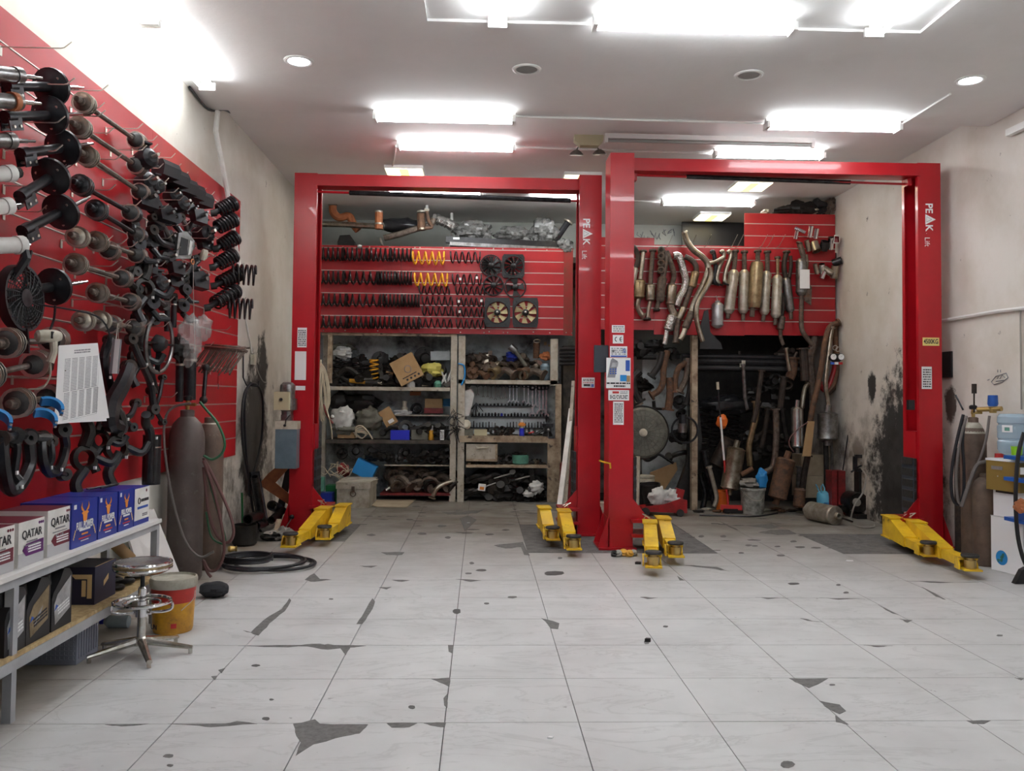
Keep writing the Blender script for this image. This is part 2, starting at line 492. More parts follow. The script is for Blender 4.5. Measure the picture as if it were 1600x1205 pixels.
def tile_mat():
 M = bpy.data.materials.new('marble_tile'); M.use_nodes = True
 nt = M.node_tree; N,L = nt.nodes,nt.links
 P = N['Principled BSDF']; P.inputs['Roughness'].default_value = 0.42
 P.inputs['Specular IOR Level'].default_value = 0.35
 g = N.new('ShaderNodeNewGeometry'); pos = g.outputs['Position']
 sep = N.new('ShaderNodeSeparateXYZ'); L.new(pos,sep.inputs[0])
 def nz(sc,det=6,rough=0.6,dist=0.0,vec=None):
  n = N.new('ShaderNodeTexNoise'); n.inputs['Scale'].default_value = sc; n.inputs['Detail'].default_value = det
  n.inputs['Roughness'].default_value = rough; n.inputs['Distortion'].default_value = dist
  L.new(vec or pos,n.inputs['Vector']); return n.outputs['Fac']
 def rng(v,a,b,c=0.0,d=1.0):
  r = N.new('ShaderNodeMapRange'); r.inputs[1].default_value = a; r.inputs[2].default_value = b
  r.inputs[3].default_value = c; r.inputs[4].default_value = d
  L.new(v,r.inputs[0]); return r.outputs[0]
 def mth(op,a,b):
  m_ = N.new('ShaderNodeMath'); m_.operation = op
  for i,q in enumerate((a,b)):
   if isinstance(q,(int,float)): m_.inputs[i].default_value = q
   else: L.new(q,m_.inputs[i])
  return m_.outputs[0]
 def mix(f,a,b):
  x = N.new('ShaderNodeMix'); x.data_type = 'RGBA'; L.new(f,x.inputs[0])
  for i,q in ((6,a),(7,b)):
   if isinstance(q,tuple): x.inputs[i].default_value = (*q,1)
   else: L.new(q,x.inputs[i])
  return x.outputs[2]
 rot = N.new('ShaderNodeMapping'); rot.inputs['Rotation'].default_value = (0,0,0.7); rot.inputs['Scale'].default_value = (1.0,3.2,1)
 L.new(pos,rot.inputs[0])
 vn = nz(1.1,7,0.62,0.9,rot.outputs[0])
 vein = rng(mth('ABSOLUTE',mth('SUBTRACT',vn,0.5),0),0.0,0.022,1.0,0.0)
 c = mix(rng(nz(1.7),0.35,0.7),(0.60,0.60,0.60),(0.50,0.50,0.50))
 c = mix(mth('MULTIPLY',vein,0.30),c,(0.30,0.30,0.30))
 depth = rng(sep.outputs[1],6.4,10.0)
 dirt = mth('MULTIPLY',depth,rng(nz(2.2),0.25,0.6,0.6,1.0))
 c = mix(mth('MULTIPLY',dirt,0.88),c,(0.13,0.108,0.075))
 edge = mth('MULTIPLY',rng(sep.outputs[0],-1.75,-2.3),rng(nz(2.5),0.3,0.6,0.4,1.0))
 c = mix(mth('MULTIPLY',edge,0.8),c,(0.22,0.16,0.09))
 spk = rng(nz(16,3),0.70,0.74)
 c = mix(mth('MULTIPLY',spk,0.55),c,(0.13,0.125,0.12))
 L.new(c,P.inputs['Base Color'])
 r2 = rng(nz(3),0.3,0.7,0.34,0.55); L.new(r2,P.inputs['Roughness'])
 MATS['marble_tile'] = M
tile_mat()
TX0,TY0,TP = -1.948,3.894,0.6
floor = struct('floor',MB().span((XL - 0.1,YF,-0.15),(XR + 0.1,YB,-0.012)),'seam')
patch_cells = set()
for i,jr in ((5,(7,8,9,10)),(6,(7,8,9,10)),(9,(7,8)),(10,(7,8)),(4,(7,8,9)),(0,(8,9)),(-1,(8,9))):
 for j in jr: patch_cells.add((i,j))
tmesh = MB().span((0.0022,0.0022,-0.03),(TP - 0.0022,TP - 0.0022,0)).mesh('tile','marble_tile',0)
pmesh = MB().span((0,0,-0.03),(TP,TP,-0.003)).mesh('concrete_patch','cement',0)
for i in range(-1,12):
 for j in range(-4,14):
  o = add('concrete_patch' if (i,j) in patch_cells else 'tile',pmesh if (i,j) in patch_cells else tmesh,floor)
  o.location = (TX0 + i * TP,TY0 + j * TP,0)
  # chips in the tiles and stains, laid where the photograph shows them (pixel outlines dropped on the floor plane)
CHIPS = [
[(458,1131),(480,1127),(492,1124),(500,1131),(575,1132),(562,1146),(540,1150),(490,1163),(462,1181),(470,1160),(463,1150)],
[(262,1131),(345,1131),(370,1127),(402,1131),(330,1136),(300,1133)],
[(604,1130),(652,1130),(640,1136),(612,1137)],[(662,1130),(697,1129),(695,1136),(676,1134)],[(164,1132),(232,1131),(190,1135)],
[(372,1009),(470,1008),(500,1006),(522,1008),(572,1009),(512,1015),(480,1010),(430,1011)],
[(674,1061),(703,1059),(702,1073),(692,1068)],[(700,1008),(709,1008),(707,1021),(701,1018)],[(532,1013),(548,1009),(540,1024)],
[(330,1057),(340,1056),(336,1063)],[(341,1047),(352,1044),(346,1052)],[(693,1091),(699,1084),(699,1106),(694,1102)],
[(1233,1060),(1294,1060),(1284,1066),(1264,1075),(1246,1067)],[(1280,1095),(1312,1101),(1322,1111),(1312,1116),(1292,1106)],
[(1305,1118),(1326,1132),(1306,1128)],[(1510,1126),(1548,1126),(1538,1131),(1520,1131)],[(1350,1008),(1395,1009),(1372,1011)],
[(476,906),(491,896),(500,905),(518,906),(490,909)],[(380,985),(392,988),(412,969),(440,952),(452,935),(455,938),(445,955),(421,974),(404,993),(396,991)],
[(557,975),(570,955),(582,935),(586,940),(578,958),(566,975)],[(772,852),(817,847),(828,868),(819,867),(814,855),(790,857)],
[(712,905),(752,907),(735,909)],[(846,966),(858,969),(874,974),(872,983),(861,982),(852,971)],[(595,863),(632,863),(628,867),(604,867)],
[(562,884),(590,884),(580,887)],[(612,906),(640,907),(628,909)],[(592,918),(612,917),(604,921)],[(1068,883),(1120,886),(1140,893),(1118,889)],
[(690,800),(730,799),(757,796),(745,802),(716,804),(700,804)],[(820,801),(850,802),(830,804)],[(718,810),(730,806),(745,812),(726,830),(722,818)],
[(1162,821),(1205,819),(1220,824),(1200,826)],[(1185,832),(1205,828),(1230,828),(1244,834),(1215,836)],[(1125,815),(1150,826),(1158,832),(1140,824)],
[(1000,933),(1028,934),(1012,936)],[(1180,933),(1232,935),(1200,936)],[(1280,934),(1352,936),(1310,937)],[(1372,945),(1404,961),(1390,956)],
[(1405,967),(1426,969),(1418,973)],[(1440,917),(1478,937),(1462,932)],[(1416,908),(1530,910),(1470,911)],[(1058,900),(1070,907),(1062,907)],
[(1585,1059),(1600,1060),(1596,1063)],[(450,800),(478,782),(470,796)],[(1250,966),(1284,972),(1262,970)],[(800,783),(880,786),(830,788)]]
ELL = [(865,896,19,4),(1230,1194,13,6),(399,1040,8,2),(263,1181,9,3),(266,1196,6,2),(424,1093,4,1.5),(416,1123,7,3),(644,1105,6,3),(714,955,7,4),(752,891,9,2),
(737,880,4,2),(732,896,6,1.5),(760,943,5,1.5),(800,933,8,2),(875,872,4,1.5),(1240,912,10,2),(1300,1070,5,1.5),(1322,926,5,1.5),(1310,914,4,1.5),(1562,993,6,1.5),
(1040,979,5,1.5),(517,936,4,1.2),(700,840,5,2),(660,834,8,2),(580,836,7,2),(640,812,6,1.5),(690,822,8,2),(765,835,7,1.5),(790,828,6,1.5),(1096,838,5,2),(1130,838,5,2),
(1250,855,9,1.5),(1275,856,8,1.5),(1240,846,6,1.5),(1215,854,5,1.2),(1158,864,5,1.2),(1170,852,6,1.5),(1220,868,8,1.5),(1010,1003,5,4),(860,1152,8,3.5),(1180,853,5,1.2)]
rc = random.Random(5)
def chip(pts,m_='chip_cement',h=0.0012):
 P = [onZ(h,*p) for p in pts]
 c = sum(P,V3()) / len(P)
 b = MB(); n = len(P)
 b._add([p for p in P] + [V3((p.x,p.y,0.0002)) for p in P],[tuple(range(n))] + [(i,(i + 1) % n,n + (i + 1) % n,n + i) for i in range(n)])
 for i,v in enumerate(b.v): b.v[i] = v
 part('chip',b,m_,floor,0)
def jag(pts):
 out = []
 for i,p in enumerate(pts):
  q = pts[(i + 1) % len(pts)]
  out.append(p)
  d = math.hypot(q[0] - p[0],q[1] - p[1])
  if d > 14:
   for t in (0.3,0.6):
    out.append((p[0] + (q[0] - p[0]) * t + rc.uniform(-1,1),p[1] + (q[1] - p[1]) * t + rc.uniform(-.8,.8)))
 return out
for c_ in CHIPS: chip(list(reversed(jag(c_))))
for x,y,a,b_ in ELL:
 if (x,y) == (860,1152): continue
 chip([(x + a * math.cos(t * 0.7) * rc.uniform(.75,1.1),y - b_ * math.sin(t * 0.7) * rc.uniform(.75,1.1)) for t in range(9)],'oil_stain' if y > 850 and rc.random() < .5 else 'chip_cement')
for k in range(70):
 Y_ = 8.2 + 3.4 * rc.random() ** 0.8; X_ = rc.uniform(-1.3,4.0)
 if rc.random() < 0.5: X_ = TX0 + round((X_ - TX0) / TP) * TP + rc.uniform(-.03,.03)
 else: Y_ = TY0 + round((Y_ - TY0) / TP) * TP + rc.uniform(-.03,.03) if rc.random() < .6 else Y_
 a,b_ = rc.uniform(.02,.10),rc.uniform(.015,.05)
 b = MB(); n = 8
 P = [V3((X_ + a * math.cos(2 * PI * t / n) * rc.uniform(.5,1.2),Y_ + b_ * math.sin(2 * PI * t / n) * rc.uniform(.5,1.2),0.001)) for t in range(n)]
 b._add(P + [V3((p.x,p.y,0.0002)) for p in P],[tuple(range(n))] + [(i,(i + 1) % n,n + (i + 1) % n,n + i) for i in range(n)])
 part('chip',b,rc.choice(['chip_cement','oil_stain']),floor,0)
struct('wall_left',MB().span((XL - 0.2,YF,-0.012),(XL,YB,Z2 + 0.3)),'plaster_left')
struct('wall_right',MB().span((XR,YF,-0.012),(XR + 0.2,YB,Z2 + 0.3)),'plaster_right')
struct('wall_back',MB().span((XL,YB,-0.012),(XR,YB + 0.2,Z2 + 0.3)),'plaster_back')
RX0,RX1,RY1 = -0.40,3.07,5.88
cl = MB()
cl.span((XL,YF,Z1),(RX0,YS,Z2 + 0.3)).span((RX1,YF,Z1),(XR,YS,Z2 + 0.3)).span((RX0,RY1,Z1),(RX1,YS,Z2 + 0.3)).span((RX0,YF,Z1 + 0.02),(RX1,RY1,Z2 + 0.3))
ceil = struct('ceiling',cl,'ceiling_paint')
struct('ceiling_rear',MB().span((XL,YS,Z2),(XR,YB,Z2 + 0.3)),'ceiling_paint')
# ---------------------------------------------------------------- lamps
def tube_light(a,b,label,twin=True,lit=True,drop=0.0,group='fluorescent tube lights'):
 """a, b: ends on the ceiling; a batten with tubes under it"""
 a,b = V3(a),V3(b)
 c = (a + b) / 2
 t = thing('tube_light',label,'ceiling light',c,group)
 d = (b - a).normalized(); s_ = V3((-d.y,d.x,0)); ln = (b - a).length
 R = Matrix((d,s_,V3((0,0,1)))).transposed()
 p = MB().box((0,0,-0.025),(ln,0.05,0.05),R)
 part('batten',p,'white_plastic',t,0)
 for e in (-1,1):
  q = MB().box(d * (e * (ln / 2 - 0.015)) + V3((0,0,-0.065)),(0.03,0.13 if twin else 0.05,0.06),R)
  part('lamp_holder',q,'white_plastic',t,0)
 for k in ((-1,1) if twin else (0,)):
  q = MB().cyl(d * (-ln / 2 + 0.03) + s_ * (k * 0.046) + V3((0,0,-0.07)),d * (ln / 2 - 0.03) + s_ * (k * 0.046) + V3((0,0,-0.07)),0.015,n=10)
  part('tube',q,'tube_glow' if lit else 'lens_dead',t)
 return t
tz = Z1 + 0.02
TUBES = [((583,180),(805,187),Z1,'lit twin tube light across the front ceiling, over the red left lift',True),
((1193,197),(1410,196),Z1,'lit twin tube light at the step of the front ceiling, nearest the right downlight',True),
((926,40),(1243,46),Z1,'large lit twin tube light lying crosswise in the middle of the ceiling tray',True)]
for pa,pb,z,lab,tw in TUBES:
 a,b = onZ(z - 0.05,*pa),onZ(z - 0.05,*pb); a.y = b.y = (a.y + b.y) / 2
 if a.y > YS - 0.05: a.y = b.y = YS - 0.08
 if z == Z1 and RX0 < a.x < RX1 and a.y < RY1 - 0.04 or 'tray' in lab: a.y = b.y = min(a.y,RY1 - 0.1); z = tz
 a.z = b.z = z
 tube_light(a,b,lab,tw)
for (px,py),lab in (((777,46),'lit tube light pointing away at the left edge of the ceiling tray'),((1366,50),'lit tube light pointing away at the right edge of the ceiling tray')):
 e = onZ(tz - 0.06,px,py)
 tube_light((e.x,RY1 - 0.07 - 1.24,tz),(e.x,RY1 - 0.07,tz),lab)
for (pa,pb,lab,z) in (((620,228),(805,233),'lit twin tube light on the rear ceiling just above the left lift beam',Z2),
((1116,240),(1286,245),'lit twin tube light on the rear ceiling just above the right lift beam',Z2),
((604,297),(754,307),'lit tube light seen below the left lift beam, left of the dangling white strap',Z2),
((826,308),(930,313),'lit tube light by the inner post of the left lift, over the plastic-wrapped parts',Z2),
((1034,316),(1178,320),'lit tube light over the exhaust pipes, below the right lift beam',Z2)):
 a,b = onZ(z - 0.06,*pa),onZ(z - 0.06,*pb); a.y = b.y = (a.y + b.y) / 2; a.z = b.z = z
 tube_light(a,b,lab)
WX = -2.28
tube_light((WX,4.60,Z1),(WX,5.84,Z1),'lit tube light along the left wall over the hanging shock absorbers, fitting end bare')
tube_light((WX,5.86,Z1),(WX,7.10,Z1),'lit tube light along the left wall over the drive shafts, ending at the black cable')
tube_light((WX,3.3,Z1),(WX,4.54,Z1),'lit tube light along the left wall above the battery bench')
for X_,Y_,wh in ((0.95,3.9,'in the ceiling tray straight above the viewer'),(2.3,1.4,'in the ceiling tray behind the viewer, right one'),(0.3,1.4,'in the ceiling tray behind the viewer, left one'),(3.9,2.6,'on the front ceiling near the right wall')):  # unseen tube lights added overhead to brighten the front of the room
 tube_light((X_ - .62,Y_,tz if RX0 < X_ - .62 and X_ + .62 < RX1 else Z1),(X_ + .62,Y_,tz if RX0 < X_ - .62 and X_ + .62 < RX1 else Z1),'added unseen twin tube light ' + wh)
o = tube_light(onZ(Z2 - .03,945,209),onZ(Z2 - .03,1272,217),'unlit bare white batten strip on the rear ceiling between the two lifts',False,False)
for (px,py),lab,lit in (((467,95),'lit round white downlight in the ceiling on the side of the red parts wall',1),((823,108),'unlit round recessed downlight, in the ceiling left of the long crosswise tube light',0),
((1170,117),'unlit round recessed downlight, below the right end of the long crosswise tube light',0),((1516,125),'lit round white downlight in the ceiling near the bare right wall',1)):
 p = onZ(Z1,px,py); p.z = Z1
 t = thing('downlight',lab,'ceiling light',p,'round downlights')
 part('bezel',MB().lathe([(0.085,0),(0.115,0),(0.115,-0.006),(0.10,-0.012),(0.085,-0.008),(0.085,0)],n=28,caps=False),'white_plastic',t)
 part('lens',MB().lathe([(0.0,-0.012 if lit else -0.004),(0.06,-0.009 if lit else -0.004),(0.086,-0.004)],n=28,caps=False),'down_glow' if lit else 'lens_dead',t)
for (px,py),lab in (((633,271),'square yellow-centred panel lamp above the left lift beam, beside its left post'),((908,281),'square yellow-centred panel lamp half hidden behind the middle red posts'),
((1172,292),'square yellow-centred panel lamp seen between the right lift beam and its bar'),((1112,340),'square yellow-centred panel lamp over the bent exhaust pipes')):
 p = onZ(Z2 - .04,px,py); p.z = Z2
 t = thing('panel_lamp',lab,'ceiling light',p,'square panel lamps')
 part('lamp_housing',MB().box((0,0,-0.02),(0.46,0.46,0.04)),'white_plastic',t,0)
 part('diffuser',MB().box((0,0,-0.043),(0.43,0.43,0.006)),'panel_glow',t,0)
 part('lamp_core',MB().box((0,0,-0.048),(0.11,0.43,0.004)),'panel_core',t,0)
 # emergency light with two heads, conduits, cables
p = onZ(Z2 - .1,918,252); p.y = 9.0
p = onY(9.0,917,262); p.z = Z2
t = thing('emergency_light','old yellowed emergency light with two lamp heads on the ceiling over the middle posts','emergency light',p)
part('case',MB().prism([(-.15,0),(.15,0),(.15,-.06),(.10,-.11),(-.09,-.11),(-.15,-.06)],(0,-0.06,0),(1,0,0),(0,0,1),0.1),'beige_box',t,0)
for e,q in ((-1,(-.115,-.02,-.17)),(1,(.13,-.02,-.16))):
 h = part('lamp_head',MB().lathe([(0.015,.05),(0.05,.03),(0.075,0),(0.07,-.01),(0,-.012)],q,(0,-.25,1),16),'grey_steel',t)
 part('stalk',MB().cyl(V3(q) + V3((0,0,.04)),V3((q[0] * .8,0,-.08)),.008,n=6),'grey_steel',t)
def conduit(name,label,pts,r,m_,cat='conduit'):
 return solo(name,label,cat,MB().tube(pts,r,6),m_)
conduit('conduit','thin cream conduit along the front ceiling between the two crosswise tube lights',[onZ(Z1 - .012,806,182),onZ(Z1 - .012,1192,193)],.011,'white_plastic')
conduit('conduit','thin diagonal conduit on the ceiling running up to the right downlight',[onZ(Z1 - .012,1412,192),onZ(Z1 - .012,1485,147)],.011,'white_plastic')
conduit('conduit','grey conduit on the rear ceiling linking the two tube lights above the lift beams',[onZ(Z2 - .012,806,230),onZ(Z2 - .012,1115,240)],.012,'white_plastic')
conduit('conduit','short white conduit on the rear ceiling above the square lamp of the left lift',[onZ(Z2 - .012,619,228),onZ(Z2 - .012,612,268)],.011,'white_plastic')
conduit('conduit','grey conduit along the ceiling left of the tube light over the exhausts',[onZ(Z2 - .012,990,314),onZ(Z2 - .012,1033,316)],.011,'white_plastic')
conduit('conduit','horizontal grey pipe fixed along the bare right wall behind the red post',[onX(XR - .03,1472,501),onX(XR - .03,1560,486),onX(XR - .03,1640,477)],.018,'white_plastic','pipe')
conduit('conduit','thin vertical pipe on the right wall beside the water dispenser',[onX(XR - .02,1594,484),onX(XR - .02,1595,560),onX(XR - .02,1596,640)],.008,'cable_grey','pipe')
q = MB().tube([onX(XL + .08,340,174),onX(XL + .08,337,205),onX(XL + .08,343,235),onX(XL + .08,355,300),onX(XL + .08,366,370),onX(XL + .08,375,430)],.024,8)
solo('drain_pipe','pale grey pipe coming down the left wall behind the end of the red parts wall','pipe',q,'white_paint')
cab = [onX(XL + .02,296,136),onX(XL + .02,326,171),onX(XL + .02,352,172),onX(XL + .02,372,186),onX(XL + .02,395,210),onX(XL + .02,412,233),onX(XL + .02,438,262),onX(XL + .02,458,284)]
solo('cable','black cable stapled along the top of the left wall','cable',MB().tube(smooth_path(cab,5),.011,6),'hose_black')
q = MB().bar(onX(XR - .05,1575,208),onX(XR - .05,1640,178),.05,.06)
solo('wall_batten','unlit batten light fitting at the top of the right wall','ceiling light',q,'white_plastic',smooth=0)
# ---------------------------------------------------------------- slatted parts walls
def slat_panel(t,x0,x1,z0,z1,slots,plane,axis,first=None):
 """slats between slot heights; axis 'y' = panel faces -y at y=plane, 'x' = faces +x at x=plane"""
 zs = [z0] + list(slots) + [z1]
 for a,b in zip(zs[:-1],zs[1:]):
  lo,hi = a + 0.006,b - 0.006
  q = MB(); g = MB()
  if axis == 'y':
   q.span((x0,plane,lo),(x1,plane + .018,hi))
   if b < z1: g.span((x0,plane + .006,hi),(x1,plane + .02,hi + .005)); g.span((x0,plane - .001,hi + .0055),(x1,plane + .015,hi + .0125))
  else:
   q.span((plane - .018,x0,lo),(plane,x1,hi))
   if b < z1: g.span((plane - .02,x0,hi),(plane - .006,x1,hi + .005)); g.span((plane - .015,x0,hi + .0055),(plane + .001,x1,hi + .0125))
  part('slat',q,'red_slat',t,0,world=True)
  if b < z1: part('groove_strip',g,'groove_alu',t,0,world=True)
LW = XL + 0.03
zs = onX(LW,372,631).z
zt = onX(LW,200,170).z
zb = onX(LW,369,712).z
yend = onX(LW,372,500).y
slots = []
z = zs
while z > zb + .05: z -= .171
z += .171
while z < zt - .08: slots.append(z); z += .171
t = thing('slat_wall','long red slatted parts wall with metal grooves along the left wall','slat wall',(LW,5.5,zb))
for ya,yb in ((1.6,4.02),(4.022,6.44),(6.442,yend)):
 slat_panel(t,ya,yb,zb,zt,slots,LW,'x')
BL = 12.0
t = thing('slat_wall','red slatted panel of coil springs and cooling fans over the left shelves','slat wall',(-.5,BL,2.33))
sl = [2.33 + .083 + .158 * k for k in range(8)]
slat_panel(t,-2.32,-1.14,2.33,3.56,sl,BL,'y'); slat_panel(t,-1.138,1.14,2.33,3.56,sl,BL,'y')
part('edge_board',MB().span((1.141,BL - .004,2.33),(1.27,BL + .02,3.56)),'red_trim',t,0,world=True)
BR = 11.3
t = thing('slat_wall','red slatted panel of exhaust pipes with a taller right end, behind the right lift','slat wall',(3.1,BR,2.33))
zr = [onY(BR,1240,y).z for y in (503,484.5,465.5,446.5,427.5,408,388.5)]
slat_panel(t,1.5,2.278,2.36,3.60,zr,BR,'y'); slat_panel(t,2.28,3.49,2.30,3.51,zr,BR,'y')
zr2 = zr + [zr[-1] + .163 * k for k in (1,2)]
slat_panel(t,3.492,4.72,2.31,3.955,zr2,BR,'y')
# screws along the lower edges
sc = MB()
rs = random.Random(3)
for x in (-2.2,-1.9,-1.45,-1.05,-.6,-.3,0.03,.1,.3,.36,.72,.95,1.18,1.26):
 sc.lathe([(.010,0),(.007,-.004),(0,-.005)],(x,BL - .001 if x < 1.14 else BL - .005,2.365 + rs.uniform(-.008,.008)),(0,1,0),8)
for x in (-2.25,-1.95,-1.58,-1.3,-.95,-.88,-.55,-.1,.15,.28,.6,.9,1.15,1.25):
 sc.lathe([(.010,0),(.007,-.004),(0,-.005)],(x,BL - .001 if x < 1.14 else BL - .005,3.535 + rs.uniform(-.008,.008)),(0,1,0),8)
part('screw_heads',sc,'wire_zinc',bpy.data.objects['slat_wall.001'],kind='stuff',world=True)
# storage deck above and behind the panels
struct('trim_1',MB().span((XL,BL + .03,3.36),(1.45,YB,3.44)),'shelf_dark')
struct('trim_2',MB().span((1.45,BR + .03,3.36),(XR,YB,3.44)),'shelf_dark')
struct('trim_3',MB().span((1.40,BL - .4,0),(1.48,BL + .6,3.36)),'shelf_dark')
# ================================================================ two-post lifts
def column(t,xo,xi,y0,z1,s,name='column'):
 """C-section post; xo outer face x, xi the open inner side, front face at y0; s = +1 when it opens towards +x"""
 D = .33; th = .014; lip = .05
 yb = y0 + D
 poly = [(xo,y0),(xi,y0),(xi,y0 + lip),(xi - s * th,y0 + lip),(xi - s * th,y0 + th),(xo + s * th,y0 + th),(xo + s * th,yb - th),
(xi - s * th,yb - th),(xi - s * th,yb - lip),(xi,yb - lip),(xi,yb),(xo,yb)]
 c = part(name,MB().prism(poly,(0,0,.015),(1,0,0),(0,1,0),z1 - .015),'red_paint',t,0,world=True)
 b = MB().span((xo - s * .10,y0 - .05,.001),(xi + s * .03,yb + .05,.018))
 # flared gussets at the foot
 for yy in (y0 + .0,yb - .012):
  b.prism([(xo,.018),(xo - s * .10,.018),(xo - s * .09,.06),(xo,.32)],(0,yy + .012,0),(1,0,0),(0,0,1),.012)
 b.prism([(y0,.018),(yb,.018),(yb,.30),(y0,.30)],(xo - s * .002,0,0),(0,1,0),(0,0,1),.01)
 part('base_plate',b,'red_paint',t,0,world=True)
 return c
def carriage(t,xi,y0,s,z0=.10):
 yb = y0 + .33
 c = MB().span((xi - s * .16,y0 + .055,z0 + .02),(xi + s * .012,yb - .055,z0 + 1.05))
 part('carriage',c,'red_paint',t,0,world=True)
 g = MB().span((xi + s * .013,y0 + .04,z0 + .22),(xi + s * .04,yb - .04,z0 + .78))
 gp = part('door_guard',g,'dark_guard',t,0,world=True)
 h = MB()
 for k in range(5):
  z = z0 + .27 + k * .11
  h.span((xi + s * .041,y0 + .06,z),(xi + s * .046,yb - .06,z + .075))
 for k in range(5):
  h.span((xi + s * .0135,y0 + .034,z0 + .26 + k * .11),(xi + s * .038,y0 + .0395,z0 + .26 + k * .11 + .08))
 part('guard_rib',h,'black_rubber',gp,0,world=True)
 k = MB().span((xi - s * .02,y0 - .05,z0 + .16),(xi + s * .20,yb - .02,z0 + .19)).span((xi - s * .02,y0 - .05,z0 + .02),(xi + s * .20,yb - .02,z0 + .05))
 k.prism([(0,0),(.16,0),(0,.20)],(xi + s * .0,y0 + .03,z0 + .19),(s,0,0),(0,0,1),.015)
 part('arm_bracket',k,'red_paint',t,0,world=True)
 l = MB()
 for q in (-.02,.09):
  l.tube([(xi + s * .1,y0 + q,z0 + .19),(xi + s * .12,y0 + q - .02,z0 + .24),(xi + s * .08,y0 + q - .05,z0 + .25),(xi + s * .15,y0 + q - .06,z0 + .21)],.006,5)
 part('arm_release',l,'wire_zinc',t,world=True)
def arm(t,p0,p1,long=True):
 """swing arm from pivot p0 to pad p1 (floor points)"""
 p0,p1 = V3((p0[0],p0[1],0)),V3((p1[0],p1[1],0))
 d = (p1 - p0); L = d.length; d.normalize(); sd = V3((-d.y,d.x,0)); up = V3((0,0,1))
 a = MB()
 wI,wO = .118,.092
 k = .62 if long else .55
 # inner stage: tapered box section
 a.prism([(-.07,.09),(L * k,.07),(L * k,.165),(.14,.285),(-.07,.285)],p0 - sd * (wI / 2),d,up,-wI)
 a.prism([(-.09,.282),(.17,.282),(.17,.294),(-.09,.294)],p0 - sd * (wI / 2 + .012),d,up,-(wI + .024))
 a.prism([(-.09,.078),(.18,.078),(.18,.092),(-.09,.092)],p0 - sd * (wI / 2 + .012),d,up,-(wI + .024))
 ao = part('swing_arm',a,'yellow_paint',t,0,world=True)
 b = MB()
 b.prism([(L * .35,.078),(L - .09,.078),(L - .09,.155),(L * .35,.155)],p0 - sd * (wO / 2),d,up,-wO)
 # yoke at the end
 b.prism([(L - .10,.072),(L + .075,.072),(L + .075,.086),(L - .10,.086)],p0 - sd * .07,d,up,-.14)
 b.prism([(L - .10,.148),(L - .02,.148),(L - .02,.162),(L - .10,.162)],p0 - sd * .07,d,up,-.14)
 for e in (-1,1):
  b.prism([(L - .10,.072),(L + .0,.072),(L - .0,.11),(L - .04,.162),(L - .10,.162)],p0 + sd * (e * .07 - .006),d,up,.012)
 part('arm_extension',b,'yellow_paint',ao,0,world=True)
 q = MB().lathe([(.046,.086),(.046,.155),(.03,.155),(.03,.178)],p1,(0,0,1),14)
 part('pad_screw',q,'brass',ao,world=True)
 q = MB().lathe([(.02,.175),(.066,.178),(.072,.19),(.066,.2),(.05,.197),(0,.197)],p1,(0,0,1),18)
 part('lift_pad',q,'black_rubber',ao,world=True)
def lift(label,xl,xr,y_l,y_r,z,w,arms):
 t = thing('car_lift',label,'car lift',((xl + xr) / 2,(y_l + y_r) / 2,0))
 column(t,xl,xl + w,y_l,z,1); column(t,xr,xr - w,y_r,z,-1)
 ym = (y_l + y_r) / 2
 b = MB().span((xl + w * .9,ym + .06,z - .135),(xr - w * .9,ym + .26,z - .01))
 b.span((xl + .01,y_l + .03,z - .01),(xl + w,y_l + .3,z + .004)).span((xr - w,y_r + .03,z - .01),(xr - .01,y_r + .3,z + .004))
 part('top_beam',b,'red_paint',t,0,world=True)
 return t
 # left lift
l1 = lift('red two-post car lift on the left, sideways lettering on its right post only',-2.03,1.27,9.25,9.12,3.85,.24,None)
zb_ = onY(9.3,700,307.5).z
s_ = part('shut_off_bar',MB().cyl((-1.80,9.30,zb_ + .03),(1.03,9.26,zb_ - .03),.013,n=8),'red_paint',l1,world=True)
part('bar_pad',MB().cyl((-1.45,9.296,zb_ + .0235),(.95,9.26,zb_ - .0275),.026,n=10),'dark_steel',l1,world=True)
carriage(l1,-1.79,9.25,1); carriage(l1,1.03,9.12,-1)
arm(l1,(-1.62,9.10),(-1.73,7.98)); arm(l1,(-1.46,9.35),(-1.50,8.42),False)
arm(l1,(.87,8.98),(.86,7.90)); arm(l1,(.68,9.25),(.71,8.42),False)
# right lift
l2 = lift('red two-post car lift on the right, plastered with stickers on its near left post',1.24,4.61,8.30,8.45,3.86,.235,None)
zb_ = onY(8.6,1200,284).z
part('shut_off_bar',MB().cyl((1.47,8.55,zb_ + .03),(4.38,8.6,zb_),.012,n=8),'red_paint',l2,world=True)
part('bar_pad',MB().cyl((2.05,8.56,zb_ + .025),(3.75,8.6,zb_ + .008),.022,n=10),'dark_steel',l2,world=True)
for x,s in ((1.52,1),(4.33,-1)):
 part('bar_hanger',MB().span((x - .02,8.52,zb_ - .03),(x + .02,8.6,3.72)),'red_paint',l2,0,world=True)
carriage(l2,1.475,8.30,1); carriage(l2,4.375,8.45,-1)
arm(l2,(1.62,8.20),(1.43,7.08)); arm(l2,(1.80,8.48),(1.72,7.55),False)
arm(l2,(4.24,8.30),(4.03,6.98)); arm(l2,(4.16,8.62),(4.02,7.62),False)
